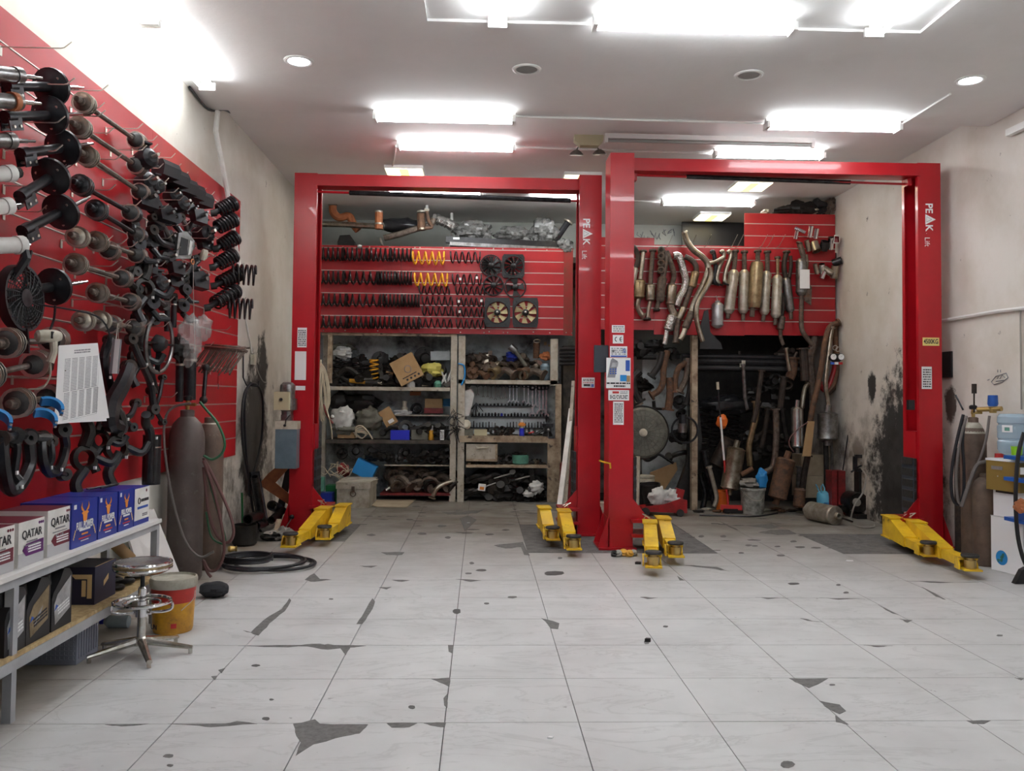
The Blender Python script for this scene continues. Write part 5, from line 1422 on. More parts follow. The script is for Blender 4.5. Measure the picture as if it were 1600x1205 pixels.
 # plastic bottle behind
bp = onZ(0,188,985)
t = thing('plastic_bottle','small clear plastic bottle with blue cap behind the stool','bottle',(bp.x,bp.y,.215))
t.location = (bp.x,bp.y + .05,0)
part('bottle',MB().cyl((-.09,0,.04),(.03,.0,.04),.038,n=14).lathe([(.038,0),(.014,.03)],(-.09,0,.04),(-1,0,0),14),'water_bottle',t)
part('cap',MB().cyl((-.125,0,.04),(-.145,0,.04),.016,n=10),'bright_blue',t)
# ---- yellow and red bucket
bp = onZ(0,270,985)
t = thing('paint_bucket','stained yellow and red bucket with a grey lid next to the chrome stool','bucket',bp)
part('bucket_body',MB().lathe([(.112,.001),(.118,.02),(.127,.22),(.127,.225)],n=32),'bucket_yellow',t)
part('red_band',MB().lathe([(.1255,.185),(.1285,.19),(.132,.275),(.129,.277)],n=32,caps=False),'bucket_red',t)
part('lid',MB().lathe([(.130,.27),(.139,.272),(.141,.315),(.136,.33),(.128,.332),(.125,.318),(.0,.318)],n=32),'bucket_lid',t)
part('label',MB().prism([(-.016,-.014),(.016,-.014),(.016,.014),(-.016,.014)],V3((.045,-.119,.055)),V3((.94,.34,0)),(0,0,1),-.004),'ink_red',t,0)
text(t,'UN',bp + V3((-.078,-.103,.045)),V3((.80,-.60,0)),EZ,.042,'ink',bold=.001)
part('handle',MB().tube(smooth_path([(.130,0.0,.245),(.135,-.05,.20),(.09,-.12,.15)],4),.003,5),'wire_zinc',t)
# ---- gas cylinders by the red wall
def gas_cylinder(loc,label,r,h,m_,valve=True,neck=True,tilt=None):
 t = thing('gas_cylinder',label,'gas cylinder',loc,'tall gas cylinders',R=tilt)
 part('shell',MB().lathe([(r * .9,0.001),(r,.03),(r,h * .84),(r * .96,h * .88),(r * .80,h * .93),(r * .5,h * .965),(r * .36,h * .975)],n=28),m_,t)
 part('neck_ring',MB().lathe([(r * .40,h * .97),(r * .40,h * 1.01),(r * .28,h * 1.015)],n=20),m_,t)
 if valve:
  part('valve',MB().cyl((0,0,h),(0,0,h + .10),.016,n=10).cyl((-.02,0,h + .06),(.07,-.02,h + .06),.013,n=10),'brass',t)
  part('valve_wheel',MB().lathe([(.03,0),(.034,.01),(.034,.03),(.02,.04)],(0,0,h + .09),(0,0,1),12),'black_plastic',t)
 return t
g1 = onZ(0,292,905)
GC = V3((-2.315,g1.y - .03,0))
h1 = onY(GC.y,292,640).z
gas_cylinder(GC,'tall brown gas cylinder at the end of the bench, hoses on its valve',.135,h1 - .02,'cylinder_brown')
g2 = V3((-2.28,GC.y + .46,0))
gas_cylinder(g2,'rusty gas cylinder with a cream neck, half hidden behind the tall brown one',.115,onY(g2.y,318,655).z,'cylinder_rust',False)
part('paint_cap',MB().lathe([(.05,0),(.105,-.10)],(0,0,onY(g2.y,318,655).z * .975),(0,0,1),20,caps=False),'off_white',bpy.data.objects['gas_cylinder.001'])
vz = h1 + .06
R_ = lambda dx,dy,z: V3((GC.x + dx,GC.y + dy,z))
def px_path(pts,y): return smooth_path([onY(y,*p) for p in pts],6)
yh = GC.y - .15
solo('hose','green hose looping from the tall brown gas cylinder valve','hose',MB().tube(px_path([(312,628),(322,640),(340,662),(351,690),(347,708),(332,718),(318,712)],yh),.010,8),'hose_green')
solo('hose','dusty red hose hanging in a long loop from the gas cylinders','hose',MB().tube(px_path([(318,716),(335,748),(358,800),(365,832),(356,848),(340,838),(326,800),(318,730)],yh + .02),.012,8),'hose_red')
solo('hose','grey hose running down the front of the tall brown gas cylinder','hose',MB().tube(px_path([(298,630),(272,636),(258,655),(257,700),(268,772),(288,842),(312,870),(334,862)],yh - .04),.010,8),'hose_grey')
solo('hose','red hose coil at the foot of the tall brown gas cylinder','hose',MB().tube(px_path([(318,720),(332,760),(346,820),(350,860),(342,886),(328,892),(318,876),(324,894),(330,902)],yh - .0),.012,8),'hose_red')
solo('hose','dark thin hose with green stripe hanging beside the red loop','hose',MB().tube(px_path([(320,722),(332,770),(344,812),(352,842),(348,850),(330,838),(322,800)],yh + .05),.008,8),'hose_green')
bp = onZ(0,330,936)
solo('rubber_pad','black sponge pad on the floor in front of the gas cylinders','sponge',MB().lump((bp.x,bp.y + .06,.055),(.11,.09,.055),5,.12,16,10,3.0,.001),'rag')
# black hose coil on the floor and hose hung on the wall
hp = onZ(0,415,888)
q = MB()
pts = []
for k in range(56):
 u = 2 * PI * k / 16
 r = .34 + .05 * math.sin(k * .37)
 pts.append(V3((hp.x + .02 + r * math.cos(u) * 1.0 + .06 * math.sin(k * .13),hp.y + .05 + r * .95 * math.sin(u) + .05 * math.sin(k * .21),.014 + .022 * (k / 16) * .5)))
t = thing('air_hose','coiled black air hose on the floor beside the yellow lift arm','hose',(hp.x,hp.y,0))
part('hose_coil',MB().tube(smooth_path(pts,2),.013,8),'hose_black',t,world=True)
c = V3((hp.x - .16,hp.y + .05,.06))
pts = [c + V3((.2 * math.cos(2 * PI * k / 14),.17 * math.sin(2 * PI * k / 14),.012 * (k // 14))) for k in range(58)]
part('hose_coil',MB().tube(smooth_path(pts,2),.010,6),'hose_black',t,world=True)
a = onZ(.04,363,874)
part('coupling',MB().cyl(a,a + V3((.22,.06,.0)),.012,n=8).ball(a,.036,12,8),'worn_chrome',t,world=True)
LHX = XL + .06
def lp(px,py,off=.06): return onX(XL + off,px,py)
pts = [lp(381,545),(lp(381,590)),lp(384,601),lp(392,604),lp(404,605),lp(411,622),lp(410,660),lp(400,700),lp(394,740),lp(400,790),lp(416,850,.2),lp(428,868,.3)]
pts = [lp(392,598,.10),lp(382,615),lp(378,650),lp(380,700),lp(388,745),lp(390,775),lp(396,742),lp(408,690),lp(411,640),lp(408,612),lp(398,600,.1),lp(386,608),lp(382,640),lp(384,700),lp(390,760),lp(400,815,.12),lp(420,850,.25)]
solo('air_hose','black air hose hung in long loops on the left wall near the left lift post','hose',MB().tube(smooth_path(pts,5),.013,8),'hose_black')
solo('hose_hook','black wire hook on the left wall carrying the looped hose','hook',MB().tube([lp(380,545,.01),lp(380,590,.02),lp(385,602,.03),lp(403,604,.14),lp(404,596,.14)],.008,6),'hose_black')
a = lp(396,562,.02)
t = thing('wall_socket','pale socket box with a cable on the left wall beside the red slats','socket',a)
part('socket_box',MB().box((0,0,0),(.04,.09,.11)),'off_white',t,0)
part('cable',MB().tube(smooth_path([(.02,.04,-.05),(.03,.10,-.14),(.03,.3,-.23),(.03,.45,-.24)],5),.006,5),'cable_grey',t)
solo('wall_cable','white cable running down the left wall to the socket box','cable',MB().tube([lp(372,440,.012),lp(378,470,.012),lp(388,520,.012),lp(394,552,.012)],.008,5),'white_paint')
# scrap heap in the corner behind the left lift post
def rod_thing(name,label,cat,a,b,r,m_,open_=True,n=14,group=None):
 a,b = V3(a),V3(b); L = (b - a).length; d = (b - a) / L
 if open_: q = MB().lathe([(r * .8,.04),(r * .8,0),(r,0),(r,L),(r * .8,L),(r * .8,L - .04)],a,d,n,caps=False)
 else: q = MB().cyl(a,b,r,n=n)
 return solo(name,label,cat,q,m_,group)
cy = 9.0
for a,b,r,m_,lab in (((387,812),(406,805),.05,'grime_metal','black open pipe end in the corner heap, lowest'),((410,815),(398,745),.04,'dark_steel','dark pipe leaning in the corner heap'),((400,822),(412,818),.045,'dark_steel','grey pipe end sticking out of the corner heap'),((425,790),(436,795),.055,'grime_metal','round open pipe end against the left lift post'),((424,813),(432,816),.04,'grime_metal','small open pipe end under the cardboard of the corner heap')):
 A,B = onX(XL + .30,*a),onX(XL + .28,*b)
 if (B - A).length < .35: A = onX(XL + .34,*a); B = A + V3((.02,.42,.05)); A,B = A,B
 A.z = max(A.z,r + .004); B.z = max(B.z,r + .004)
 rod_thing('scrap_pipe',lab,'pipe',A,B,r,m_,group='corner scrap pipes')
solo('cardboard_sheet','brown folded cardboard sheet leaning in the corner behind the lift post','cardboard',MB().prism([(0,0),(.42,-.28),(.45,-.20),(.18,.02),(.46,.34),(.40,.38),(.10,.12)],onY(9.55,405,757),(1,0,0),(0,0,1),.02),'orange_rust',smooth=0)
solo('plastic_sheet','dark plastic panel leaning against the left lift post','panel',MB().prism([(0,0),(.08,0),(.30,1.0),(.22,1.05)],onY(9.62,428,815),(1,0,0),(0,0,1),.015),'black_plastic',smooth=0)
solo('metal_channel','dark grey channel section leaning in the corner heap','channel',MB().bar(onX(XL + .25,412,822),onX(XL + .10,397,738),.10,.05),'dark_steel',smooth=0)
solo('green_post','thin green post standing behind the black pot','post',MB().cyl(onX(XL + .08,379,822),onX(XL + .08,378,770),.012,n=6),'green_paint')
bp = onZ(0,382,852)
t = thing('metal_pot','black sooty metal pot on the floor by the hose coil','pot',bp)
part('pot',MB().lathe([(.10,.001),(.115,.02),(.118,.20),(.108,.20),(.105,.03),(0,.03)],n=24),'grime',t)
solo('valve_fitting','small brass fitting on the floor left of the hose coil','fitting',MB().lathe([(.02,0),(.03,.02),(.02,.06),(.028,.08)],onZ(.03,356,858),(.8,.3,0),10),'brass')
bp = onZ(0,436,845)
t = thing('oily_rags','heap of grey oily rags under the left lift arm','rags',bp)
part('cloth',MB().lump((0,.1,.05),(.13,.12,.06),7,.5,18,12,2.5,.001),'cable_grey',t)
part('cloth',MB().lump((-.08,.02,.04),(.09,.08,.04),8,.5,16,10,2.5,.001),'grime',t)
a = onX(-1.98,455,815)
t = thing('gear_lever','thin lever with black knob leaning at the left lift foot','lever',onX(-2.0,441,835))
part('rod',MB().cyl(onX(-1.98,441,832),onX(-1.98,456,810),.008,n=6),'grey_steel',t,world=True)
part('knob',MB().ball(onX(-1.98,456,808),.026,10,8),'black_plastic',t,world=True)
solo('wood_offcut','pale wood offcut standing in the scrap by the left lift post','wood',MB().bar(onX(-2.05,430,838),onX(-2.05,436,812),.05,.02),'wood_dirty',smooth=0)
# ================================================================ coil springs and fans on the left rear panel
SY = BL - .105
def spring_h(px0,px1,py,rpx,label,m_='spring_black',turns=6,off=0.0,wire=.0085):
 a,b = onY(SY - off,px0,py),onY(SY - off,px1,py)
 r = rpx * SY / FPX
 q = MB().helix((a.x,SY - off,a.z),(1,0,-.0),r,wire,b.x - a.x,turns,14,6)
 solo('coil_spring',label,'coil spring',q,m_,'coil springs on the red panel',40)
def row(py,rpx,xs,rowname,col='black'):
 for k,(a,b) in enumerate(xs):
  spring_h(a,b,py + .012 * ((a + b) / 2 - 600),rpx,f'{col} coil spring, {ORD[k]} from the post end of the {rowname} row','spring_black',turns=5.8 if rpx > 8 else 6,wire=.0135 if rpx > 8 else .011)
row(398,9.6,((499,536),(537,573),(574,610),(611,643)),'top left')
row(434.5,9.6,((499,537),(538,590),(592,617),(618,643)),'second left')
row(469.5,9.2,((498,541),(542,595),(599,628),(629,655)),'third left')
row(504,9.0,((498,542),(543,580),(581,616),(617,655)),'lowest left')
spring_h(645,694,403,9.8,'bright yellow coil spring in the top row','spring_yellow',5.5,wire=.0125)
spring_h(648,699,437,9.8,'bright yellow coil spring in the second row','spring_yellow',5.5,wire=.0125)
for y,rr,xs,nm in ((402,8.8,(704,750),'black coil spring in the top row, just left of the round fan'),(437,8.4,(707,752),'black coil spring with pale tags in the second row, left of the fans'),
(453,6.4,(655,702),'short black coil spring under the lower yellow spring'),(454,6.4,(712,757),'short black coil spring left of the four-bladed fan'),(470,6.6,(660,707),'short black coil spring, second below the lower yellow spring'),
(472,6.6,(714,755),'short black coil spring with white tags, second below the tagged one'),(486,6.6,(660,708),'short black coil spring, third below the lower yellow spring'),(488,6.6,(713,756),'short black coil spring touching the cream-bladed fan side'),
(505,6.6,(657,706),'short black coil spring, lowest under the yellow springs'),(506,6.6,(713,758),'short black coil spring, lowest next to the cream-bladed fan')):
 spring_h(xs[0],xs[1],y,rr,nm,turns=5.5 if rr > 8 else 6,wire=.0105)
for k,(x,y) in enumerate(((719,436),(745,434),(717,471),(752,470),(718,487))):
 p = onY(SY - .1,x,y)
 solo('price_tag',f'tiny white price tag, {ORD[k]} of those stuck on the short black springs','tag',MB().box(p,(.03,.004,.035)),'sticker','price tags on the springs',0)
def fan(px,py,rpx,label,square=False,blades=7,bm='black_plastic',hw=None,sweep=.5,guard=True,wide=.55):
 p = onY(BL - .06,px,py)
 t = thing('radiator_fan',label,'radiator fan',p,'radiator fans on the red panel')
 r = rpx * (BL - .06) / FPX
 dn = V3((0,-1,0))
 if square:
  w,h = hw[0] * (BL) / FPX,hw[1] * BL / FPX
  n = 28; vs = []; fs = []
  for i in range(n):
   a = 2 * PI * i / n
   c,s = math.cos(a),math.sin(a)
   k = min(w / max(abs(c),1e-6),h / max(abs(s),1e-6))
   vs += [V3((r * c,-.02,r * s)),V3((k * c,-.02,k * s)),V3((r * c,.03,r * s)),V3((k * c,.03,k * s))]
  for i in range(n):
   a,b = 4 * i,4 * ((i + 1) % n)
   fs += [(a,a + 1,b + 1,b),(a + 2,b + 2,b + 3,a + 3),(a,b,b + 2,a + 2),(a + 1,a + 3,b + 3,b + 1)]
  part('shroud',MB()._add(vs,fs),'black_plastic',t,0)
  part('shroud_rim',MB().torus((0,-.022,0),(0,1,0),r,.008,28,6),'black_plastic',t)
  m2 = MB()
  for a in (.8,2.3,3.9,5.5): m2.bar((w * .95 * math.cos(a),-.02,h * .98 * math.sin(a)),(w * 1.1 * math.cos(a),-.02,h * 1.12 * math.sin(a)),.03,.02)
  part('mounting_ear',m2,'black_plastic',t,0,kind='stuff')
 else:
  part('ring',MB().torus((0,-.0,0),(0,1,0),r,.010,30,6),'black_plastic',t)
 for k in range(blades):
  a0 = 2 * PI * k / blades
  w_ = 2 * PI / blades * wide
  b = MB(); vs = []
  for j in range(4):
   rr = r * (.27 + .22 * j)
   for e in (0,1):
    a = a0 + w_ * (e - .5) * (1 if j else 1.2) + sweep * .35 * (j / 3)
    vs.append(V3((rr * math.cos(a),-.012 + .03 * e,rr * math.sin(a))))
  b._add(vs + [v + V3((0,.004,0)) for v in vs],[(2 * j,2 * j + 1,2 * j + 3,2 * j + 2) for j in range(3)] + [(8 + 2 * j,8 + 2 * j + 2,8 + 2 * j + 3,8 + 2 * j + 1) for j in range(3)] + [(0,2,10,8),(2,4,12,10),(4,6,14,12),(1,9,11,3),(3,11,13,5),(5,13,15,7),(6,7,15,14),(0,8,9,1)])
  part('blade',b,bm,t,30)
 part('hub',MB().lathe([(.0,.055),(r * .16,.05),(r * .28,.035),(r * .30,-.02),(0,-.025)],(0,0,0),dn,18),'black_satin',t)
 if bm != 'black_plastic': part('hub_cap',MB().lathe([(0,.066),(r * .10,.064),(r * .10,.05)],(0,0,0),dn,12),'worn_chrome',t)
 if guard:
  g = MB()
  for k in range(9):
   a = 2 * PI * k / 9
   g.tube([(r * .28 * math.cos(a),-.035,r * .28 * math.sin(a)),(r * math.cos(a + .25),-.022,r * math.sin(a + .25))],.006,4)
  part('guard',g,'black_plastic',t,kind='stuff')
 return t
fan(767,415,16.5,'round black radiator fan with ring guard, top left of the six fans',blades=9,wide=.9)
fan(802,416,15.5,'square-framed black radiator fan, top right of the six fans',True,11,hw=(17.5,18.5))
fan(771,446,15.5,'round thin-bladed black radiator fan, middle left of the six fans',blades=11,wide=.35)
fan(805,449,16.5,'four-bladed open black fan, middle right of the six fans',blades=4,guard=False,wide=.55)
fan(777,488.5,17.5,'cream-bladed radiator fan in a square black frame, left one',True,7,'cream_blade',(20,23),guard=False,wide=.62)
fan(821,488.5,18.5,'cream-bladed radiator fan in a square black frame, right one',True,7,'cream_blade',(20,23),guard=False,wide=.62)
# ================================================================ storage above the left panel
DY = 12.35
def dp(px,py,y=DY): return onY(y,px,py)
def pxr(r,y=DY): return r * y / FPX
def pipe_px(name,label,cat,pts,rpx,m_,y=DY,extra=None,group=None,n=10):
 t = thing(name,label,cat,dp(*pts[-1],y),group)
 P = smooth_path([dp(*p,y) for p in pts],5)
 part('pipe',MB().tube(P,pxr(rpx,y),n),m_,t,world=True)
 if extra:
  for (x,yy,rr,d) in extra: part('flange',MB().lathe([(pxr(rr,y),-.012),(pxr(rr,y),.012)],dp(x,yy,y),d,14),'exhaust_pale',t,world=True)
 return t
pipe_px('elbow_pipe','rusty orange elbow pipe lying on top of the left panel','pipe',[(520,322),(521,332),(530,340),(545,338),(552,350),(560,360)],6.2,'orange_rust',extra=[(520,319,7,(0,.2,1))])
pipe_px('axle_tube','long grey axle tube lying on top of the left panel','axle',[(500,350),(540,351),(575,353),(600,354)],4.6,'exhaust_steel',y=12.25,extra=[(598,354,6,(1,0,0))])
t = pipe_px('cross_pipe','dark exhaust pipe with flared joints crossing the top of the left panel','pipe',[(600,372),(625,366),(650,358),(672,352),(678,342)],5,'rust_steel',y=12.2,extra=[(596,378,7,(1,0,.3)),(660,352,7,(1,0,.4))])
pipe_px('strut_tube','rusty orange upright strut tube by the axle tube','tube',[(592,331),(592,345),(592,358)],6.2,'orange_rust',y=12.2,extra=[(592,331,6.5,(0,0,1)),(592,350,7,(0,0,1))])
pipe_px('strut_tube','foil-topped upright strut tube under the hanging white strap','tube',[(658,334),(658,345),(659,360)],6.5,'rust_brown',y=12.15,extra=[(659,332,8,(0,.1,1)),(660,358,7,(0,0,1))])
pipe_px('hooked_bar','rusty hooked bar hanging below the white strap','bar',[(667,330),(670,345),(675,355),(664,357)],2.5,'rust_brown',y=12.1)
solo('wrapped_bundle','long bundle in black plastic on top of the left panel','bundle',MB().lump(dp(625,352),(.30,.14,.10),3,.35,16,10),'black_satin',smooth=60)
pipe_px('hanging_strap','white strap dangling from the ceiling with a ring end','strap',[(667,309),(667,318),(667,327)],2.4,'white_plastic',y=12.3,extra=[(667,328,4,(0,1,0))])
solo('foil_pipe','silver foil-wrapped pipe sloping down to the black bumper bars','pipe',MB().tube(smooth_path([dp(676,342),dp(690,345),dp(703,351),dp(715,360),dp(722,366)],5),[.075,.08,.07,.085,.07] * 4 + [.06],10),'foil')
solo('deck_post','short pale post behind the foil-wrapped pipe','post',MB().cyl(dp(706,368,12.6),dp(706,333,12.6),.022,n=8),'white_paint')
solo('bumper_bar','long black bumper bar lying across the top of the left panel','bumper',MB().bar(dp(697,375,12.1),dp(874,383.5,12.1),.10,.085),'black_satin',smooth=0)
solo('bumper_bar','long dull grey bumper bar under the black one','bumper',MB().bar(dp(703,381,12.06),dp(876,390,12.06),.05,.05),'grey_steel',smooth=0)
solo('bumper_bar','dark bar under the grey bumper bar at its fans side','bumper',MB().bar(dp(703,385.5,12.1),dp(800,390,12.1),.04,.05),'black_plastic',smooth=0)
solo('bar_label','pale paper label on the left end of the black bumper bar','label',MB().box(dp(713,372.5,12.05),(.09,.003,.03)),'sticker',smooth=0)
solo('film_bundle','clear crinkled plastic bundle on the bumper bars, smaller left one','bundle',MB().lump(dp(740,362,12.25),(.26,.12,.15),21,.28,22,16,2.6),'film_dense',smooth=20)
solo('film_bundle','clear crinkled plastic bundle on the bumper bars, long middle one','bundle',MB().lump(dp(803,368,12.25),(.27,.14,.13),22,.25,22,16,2.6),'film_dense',smooth=20)
solo('film_bundle','clear crinkled plastic bundle on the bumper bars, tall right one','bundle',MB().lump(dp(850,362,12.25),(.20,.14,.19),24,.25,22,16,2.6),'film_dense',smooth=20)
solo('film_bundle','knotted clear plastic hanging over the panel edge by the middle post','bundle',MB().lump(dp(884,385,12.02),(.11,.05,.10),25,.35,16,12,3.0),'film_dense',smooth=20)
pipe_px('black_pipe','black pipe with a flange poking up beside the plastic bundles','pipe',[(868,376),(878,361),(887,348)],5,'black_satin',extra=[(888,347,8,(.5,0,.8))])
solo('dark_case','dark hump-backed case on the deck behind the left panel edge','case',MB().prism([(0,0),(.24,0),(.24,.18),(.17,.28),(.03,.27),(0,.18)],V3((dp(531,379,12.3).x,12.3,3.442)),(1,0,0),(0,0,1),.2),'grime',smooth=0)
p = dp(562,385,11.97)
solo('paint_blob','pale lump stuck on the top edge of the left panel','blob',MB().lump(p,(.035,.02,.022),4,.3),'white_paint')
# ================================================================ shelves under the left panel
FY,KY = 12.02,12.60
def sp_(px,py,y=FY): return onY(y,px,py)
def zf(py,px=620): return onY(FY,px,py).z
struct('wall_shelf',MB().span((-2.45,KY + .02,0),(1.38,KY + .06,3.35)),'shelf_back')
t = thing('shelf_unit','dirty white wooden shelf unit of crowded bays behind the left lift','shelving',(-.1 - 1.2,FY,0))
def xw(px,py=650): return onY(FY,px,py).x
for a,b,m_,y0,y1 in ((510,517,'wood_dirty',519,600),(703.5,713,'wood_white',524,786)):
 part('post',MB().span((xw(a),FY,max(zf(y1),.0)),(xw(b),FY + .08,zf(y0))),m_,t,0,world=True)
part('post',MB().span((xw(497),FY + .3,0),(xw(503),FY + .38,zf(520))),'wood_white',t,0,world=True)
SHL = {}
for nm,py,x0,x1,m_,thk,y0 in (('a',605,513,703,'wood_white',.05,FY),('b',648,612,701,'wood_white',.02,FY + .30),('c',688,508,704,'shelf_dark',.05,FY),('d',726.5,600,704,'wood_white',.016,FY + .05),('e',771,594,704,'tin_red',.03,FY)):
 z = onY(y0,640,py).z
 SHL[nm] = z
 part('shelf_board',MB().span((onY(y0,x0,py).x,y0,z - thk),(onY(y0,x1,py).x,KY + .018,z)),m_,t,0,world=True)
part('top_rail',MB().span((xw(500),FY + .02,zf(525)),(xw(712),FY + .06,zf(519))),'wood_dirty',t,0,world=True)
t2 = thing('work_bench','dirty white bench unit with drawer, open bays and a wall of spanners','workbench',(.45,FY,0))
for a,b,m_,y0,y1 in ((715.5,726,'wood_white',524,786),(859.5,871,'wood_white',527,600),(856,868,'wood_dirty',684,784),(868,877,'wood_dirty',598,784)):
 part('post',MB().span((xw(a),FY - .01 if a < 860 else FY,max(zf(y1),0)),(xw(b),FY + .07,zf(y0))),m_,t2,0,world=True)
for nm,py,x0,x1,m_,thk,y0 in (('f',594,716,871,'wood_white',.055,FY - .01),('g',681.5,718,857,'wood_dirty',.09,FY - .03),('h',726.5,728,856,'wood_dirty',.04,FY)):
 z = onY(y0,790,py).z
 SHL[nm] = z
 part('shelf_board',MB().span((onY(y0,x0,py).x,y0,z - thk),(onY(y0,x1,py).x,KY + .018,z)),m_,t2,0,world=True)
part('tool_board',MB().span((xw(728),KY - .012,SHL['g'] + .002),(xw(857),KY + .018,SHL['f'] - .056)),'tool_board',t2,0,world=True)
dr = part('drawer',MB().span((xw(729),FY - .005,zf(720)),(xw(778),FY + .4,zf(693))),'wood_white',t2,0,world=True)
q = MB().span((xw(729),FY - .012,zf(720)),(xw(778),FY - .006,zf(716.5))).span((xw(774.5),FY - .012,zf(716.5)),(xw(778),FY - .006,zf(693)))
part('drawer_edge',q,'wood_dirty',dr,0,world=True)
part('handle',MB().tube([sp_(744,697,FY - .006),sp_(745,700,FY - .04),sp_(762,700,FY - .04),sp_(763,698,FY - .006)],.012,8),'off_white',dr,world=True)
# black block filling the dark gap beside the unit
solo('gap_filler','black narrow block filling the dark gap between the bench unit and the middle posts','cabinet',MB().span((1.16,FY + .15,0),(1.38,FY + .5,2.2)),'shelf_dark',smooth=0)
def heap(name,label,cat,px,py,kind,s,seed,m_=None,base=None,y=FY + .2,group=None):
 """one greasy scrap part resting at the pixel"""
 rnd = random.Random(seed)
 c = onY(y,px,py)
 if base is not None: c.z = base
 b = MB()
 m_ = m_ or rnd.choice(['grime','grime_metal','rust_dark','grime_metal'])
 dv = V3((rnd.uniform(-.6,.6),-1,rnd.uniform(-.2,.7))).normalized()
 R = frame_z(dv)
 if kind == 'ring':
  b.lathe([(s * .55,-.03),(s,-.03),(s,.03),(s * .8,.035),(s * .55,.03),(s * .55,-.03)],c + V3((0,0,s)),dv,16,caps=False)
 elif kind == 'hub':
  o = c + V3((0,0,s))
  b.lathe([(s * 1.0,-.02),(s,.01),(s * .5,.015),(s * .4,.08),(s * .2,.085),(0,.086)],o,dv,16)
  for k in range(4):
   a = k * PI / 2
   b.cyl(o + R @ V3((s * .7 * math.cos(a),s * .7 * math.sin(a),.0)),o + R @ V3((s * .7 * math.cos(a),s * .7 * math.sin(a),.05)),s * .1,n=6)
 elif kind == 'arm':
  a = rnd.uniform(-.5,.5)
  P = smooth_path([c + V3((-s * 1.5,0,s * .4)),c + V3((-s * .4,-.05,s * (1.0 + a))),c + V3((s * .6,.0,s * .9)),c + V3((s * 1.5,-.04,s * .3))],4)
  b.tube(P,[s * .28] * len(P),8); b.lathe([(s * .2,-.04),(s * .42,-.04),(s * .42,.04),(s * .2,.04)],P[0],dv,12); b.lathe([(s * .2,-.04),(s * .42,-.04),(s * .42,.04),(s * .2,.04)],P[-1],dv,12)
 elif kind == 'pipe':
  a = rnd.uniform(.2,.9)
  P = smooth_path([c + V3((-s,.05,s * .35)),c + V3((-s * .1,0,s * (.5 + a))),c + V3((s * .9,-.1,s * .5))],5)
  b.tube(P,s * .36,10); b.lathe([(s * .3,-.012),(s * .6,-.012),(s * .6,.012),(s * .3,.012)],P[-1],P[-1] - P[-2],12)
 elif kind == 'elbow':
  P = smooth_path([c + V3((0,.12,s * .9)),c + V3((s * .1,.0,s * 1.0)),c + V3((s * .5 * rnd.choice([-1,1]),-.10,s * .6))],5)
  b.tube(P,s * .42,12,caps=False); b.tube(P,s * .34,12,caps=False)
  b.lathe([(s * .38,-.01),(s * .64,-.01),(s * .64,.01),(s * .38,.01),(s * .38,-.01)],P[-1],P[-1] - P[-2],14,caps=False)
 elif kind == 'cast':
  b.lump(c + V3((0,0,s * .6)),(s * 1.1,s * .8,s * .75),seed,.5,14,10,2.2)
  b.cyl(c + V3((0,0,s * .7)),c + V3((0,0,s * .7)) + dv * s * 1.3,s * .35,n=10)
 elif kind == 'bracket':
  b.prism([(-s,0),(s,0),(s,s * .3),(-s * .5,s * .4),(-s * .6,s * 1.5),(-s,s * 1.5)],c,R.col[0],R.col[1],.05)
 o = solo(name,label,cat,b,m_,group)
 if base is None: pass
 lo = min(v.co.z for v in o.data.vertices) + o.location.z
 return o
KN = {'ring': ('bearing_ring','ring'),'hub': ('wheel_hub','hub'),'arm': ('suspension_arm','arm'),'pipe': ('pipe_elbow','pipe'),'elbow': ('pipe_elbow','pipe'),'cast': ('gearbox_casting','casting'),'bracket': ('steel_bracket','bracket')}
WORD = {'ring': 'open ring','hub': 'wheel hub','arm': 'curved arm','pipe': 'flanged pipe','elbow': 'pipe elbow','cast': 'lumpy casting','bracket': 'angled bracket'}
def pile(where,xs0,xs1,py,n,kinds,s,seed,z=None,mats=None,rows=2,group=None,tone='black greasy',yo=.12):
 rnd = random.Random(seed); cnt = {}
 for r in range(rows):
  for k in range(n):
   kd = rnd.choice(kinds)
   x = xs0 + (xs1 - xs0) * (k + .5 + rnd.uniform(-.3,.3)) / n
   yy = FY + yo + .16 * (rows - 1 - r)
   zz = (z if z is not None else 0) + (rows - 1 - r) * s * .9 + .003
   i = cnt.get(kd,0); cnt[kd] = i + 1
   nm,ct = KN[kd]
   m_ = rnd.choice(mats) if mats else None
   word = {'grime': tone,'grime_metal': tone,'rust_dark': 'dark rusty','rust_brown': 'rust-brown','rust_steel': 'brownish','exhaust_steel': 'dull steel','exhaust_pale': 'pale brown','exhaust_gold': 'bronze-brown'}.get(m_,tone)
   heap(nm,f'{word} {WORD[kd]} {where}, {ORD[i]} of its kind',ct,x,py,kd,s * rnd.uniform(.8,1.25),seed * 100 + r * 40 + k,m_,zz,yy,group)
   # top bay of the shelf unit
za = SHL['a']
for k,(x,y1) in enumerate(((526,560),(541,560),(557,565),(570,570),(606,572))):
 c = sp_(x,604,FY + .16); c.z = za + .003
 solo('coil_spring',f'black coil spring standing in the top shelf bay, {ORD[k]} from the rope','coil spring',MB().helix(c + V3((0,0,.008)),(0,0,1),.066,.0085,.36 - .02 * k,6,14,6),'spring_black','springs standing in the top bay',40)
c = sp_(584,604,FY + .12); c.z = za + .10
solo('coil_spring','tan-yellow coil spring standing in the top shelf bay','coil spring',MB().helix(c,(0,0,1),.058,.010,.28,5.5,14,6),'spring_yellow',None,40)
pile('in the top shelf bay',522,690,604,9,['cast','hub','arm','bracket','ring'],.13,11,za,['grime','grime_metal','grime'],2,'black parts in the top bay')
pile('at the back of the top shelf bay',530,672,604,8,['cast','bracket','hub'],.13,12,za + .26,['grime','grime'],1,'black parts in the top bay',yo=.34)
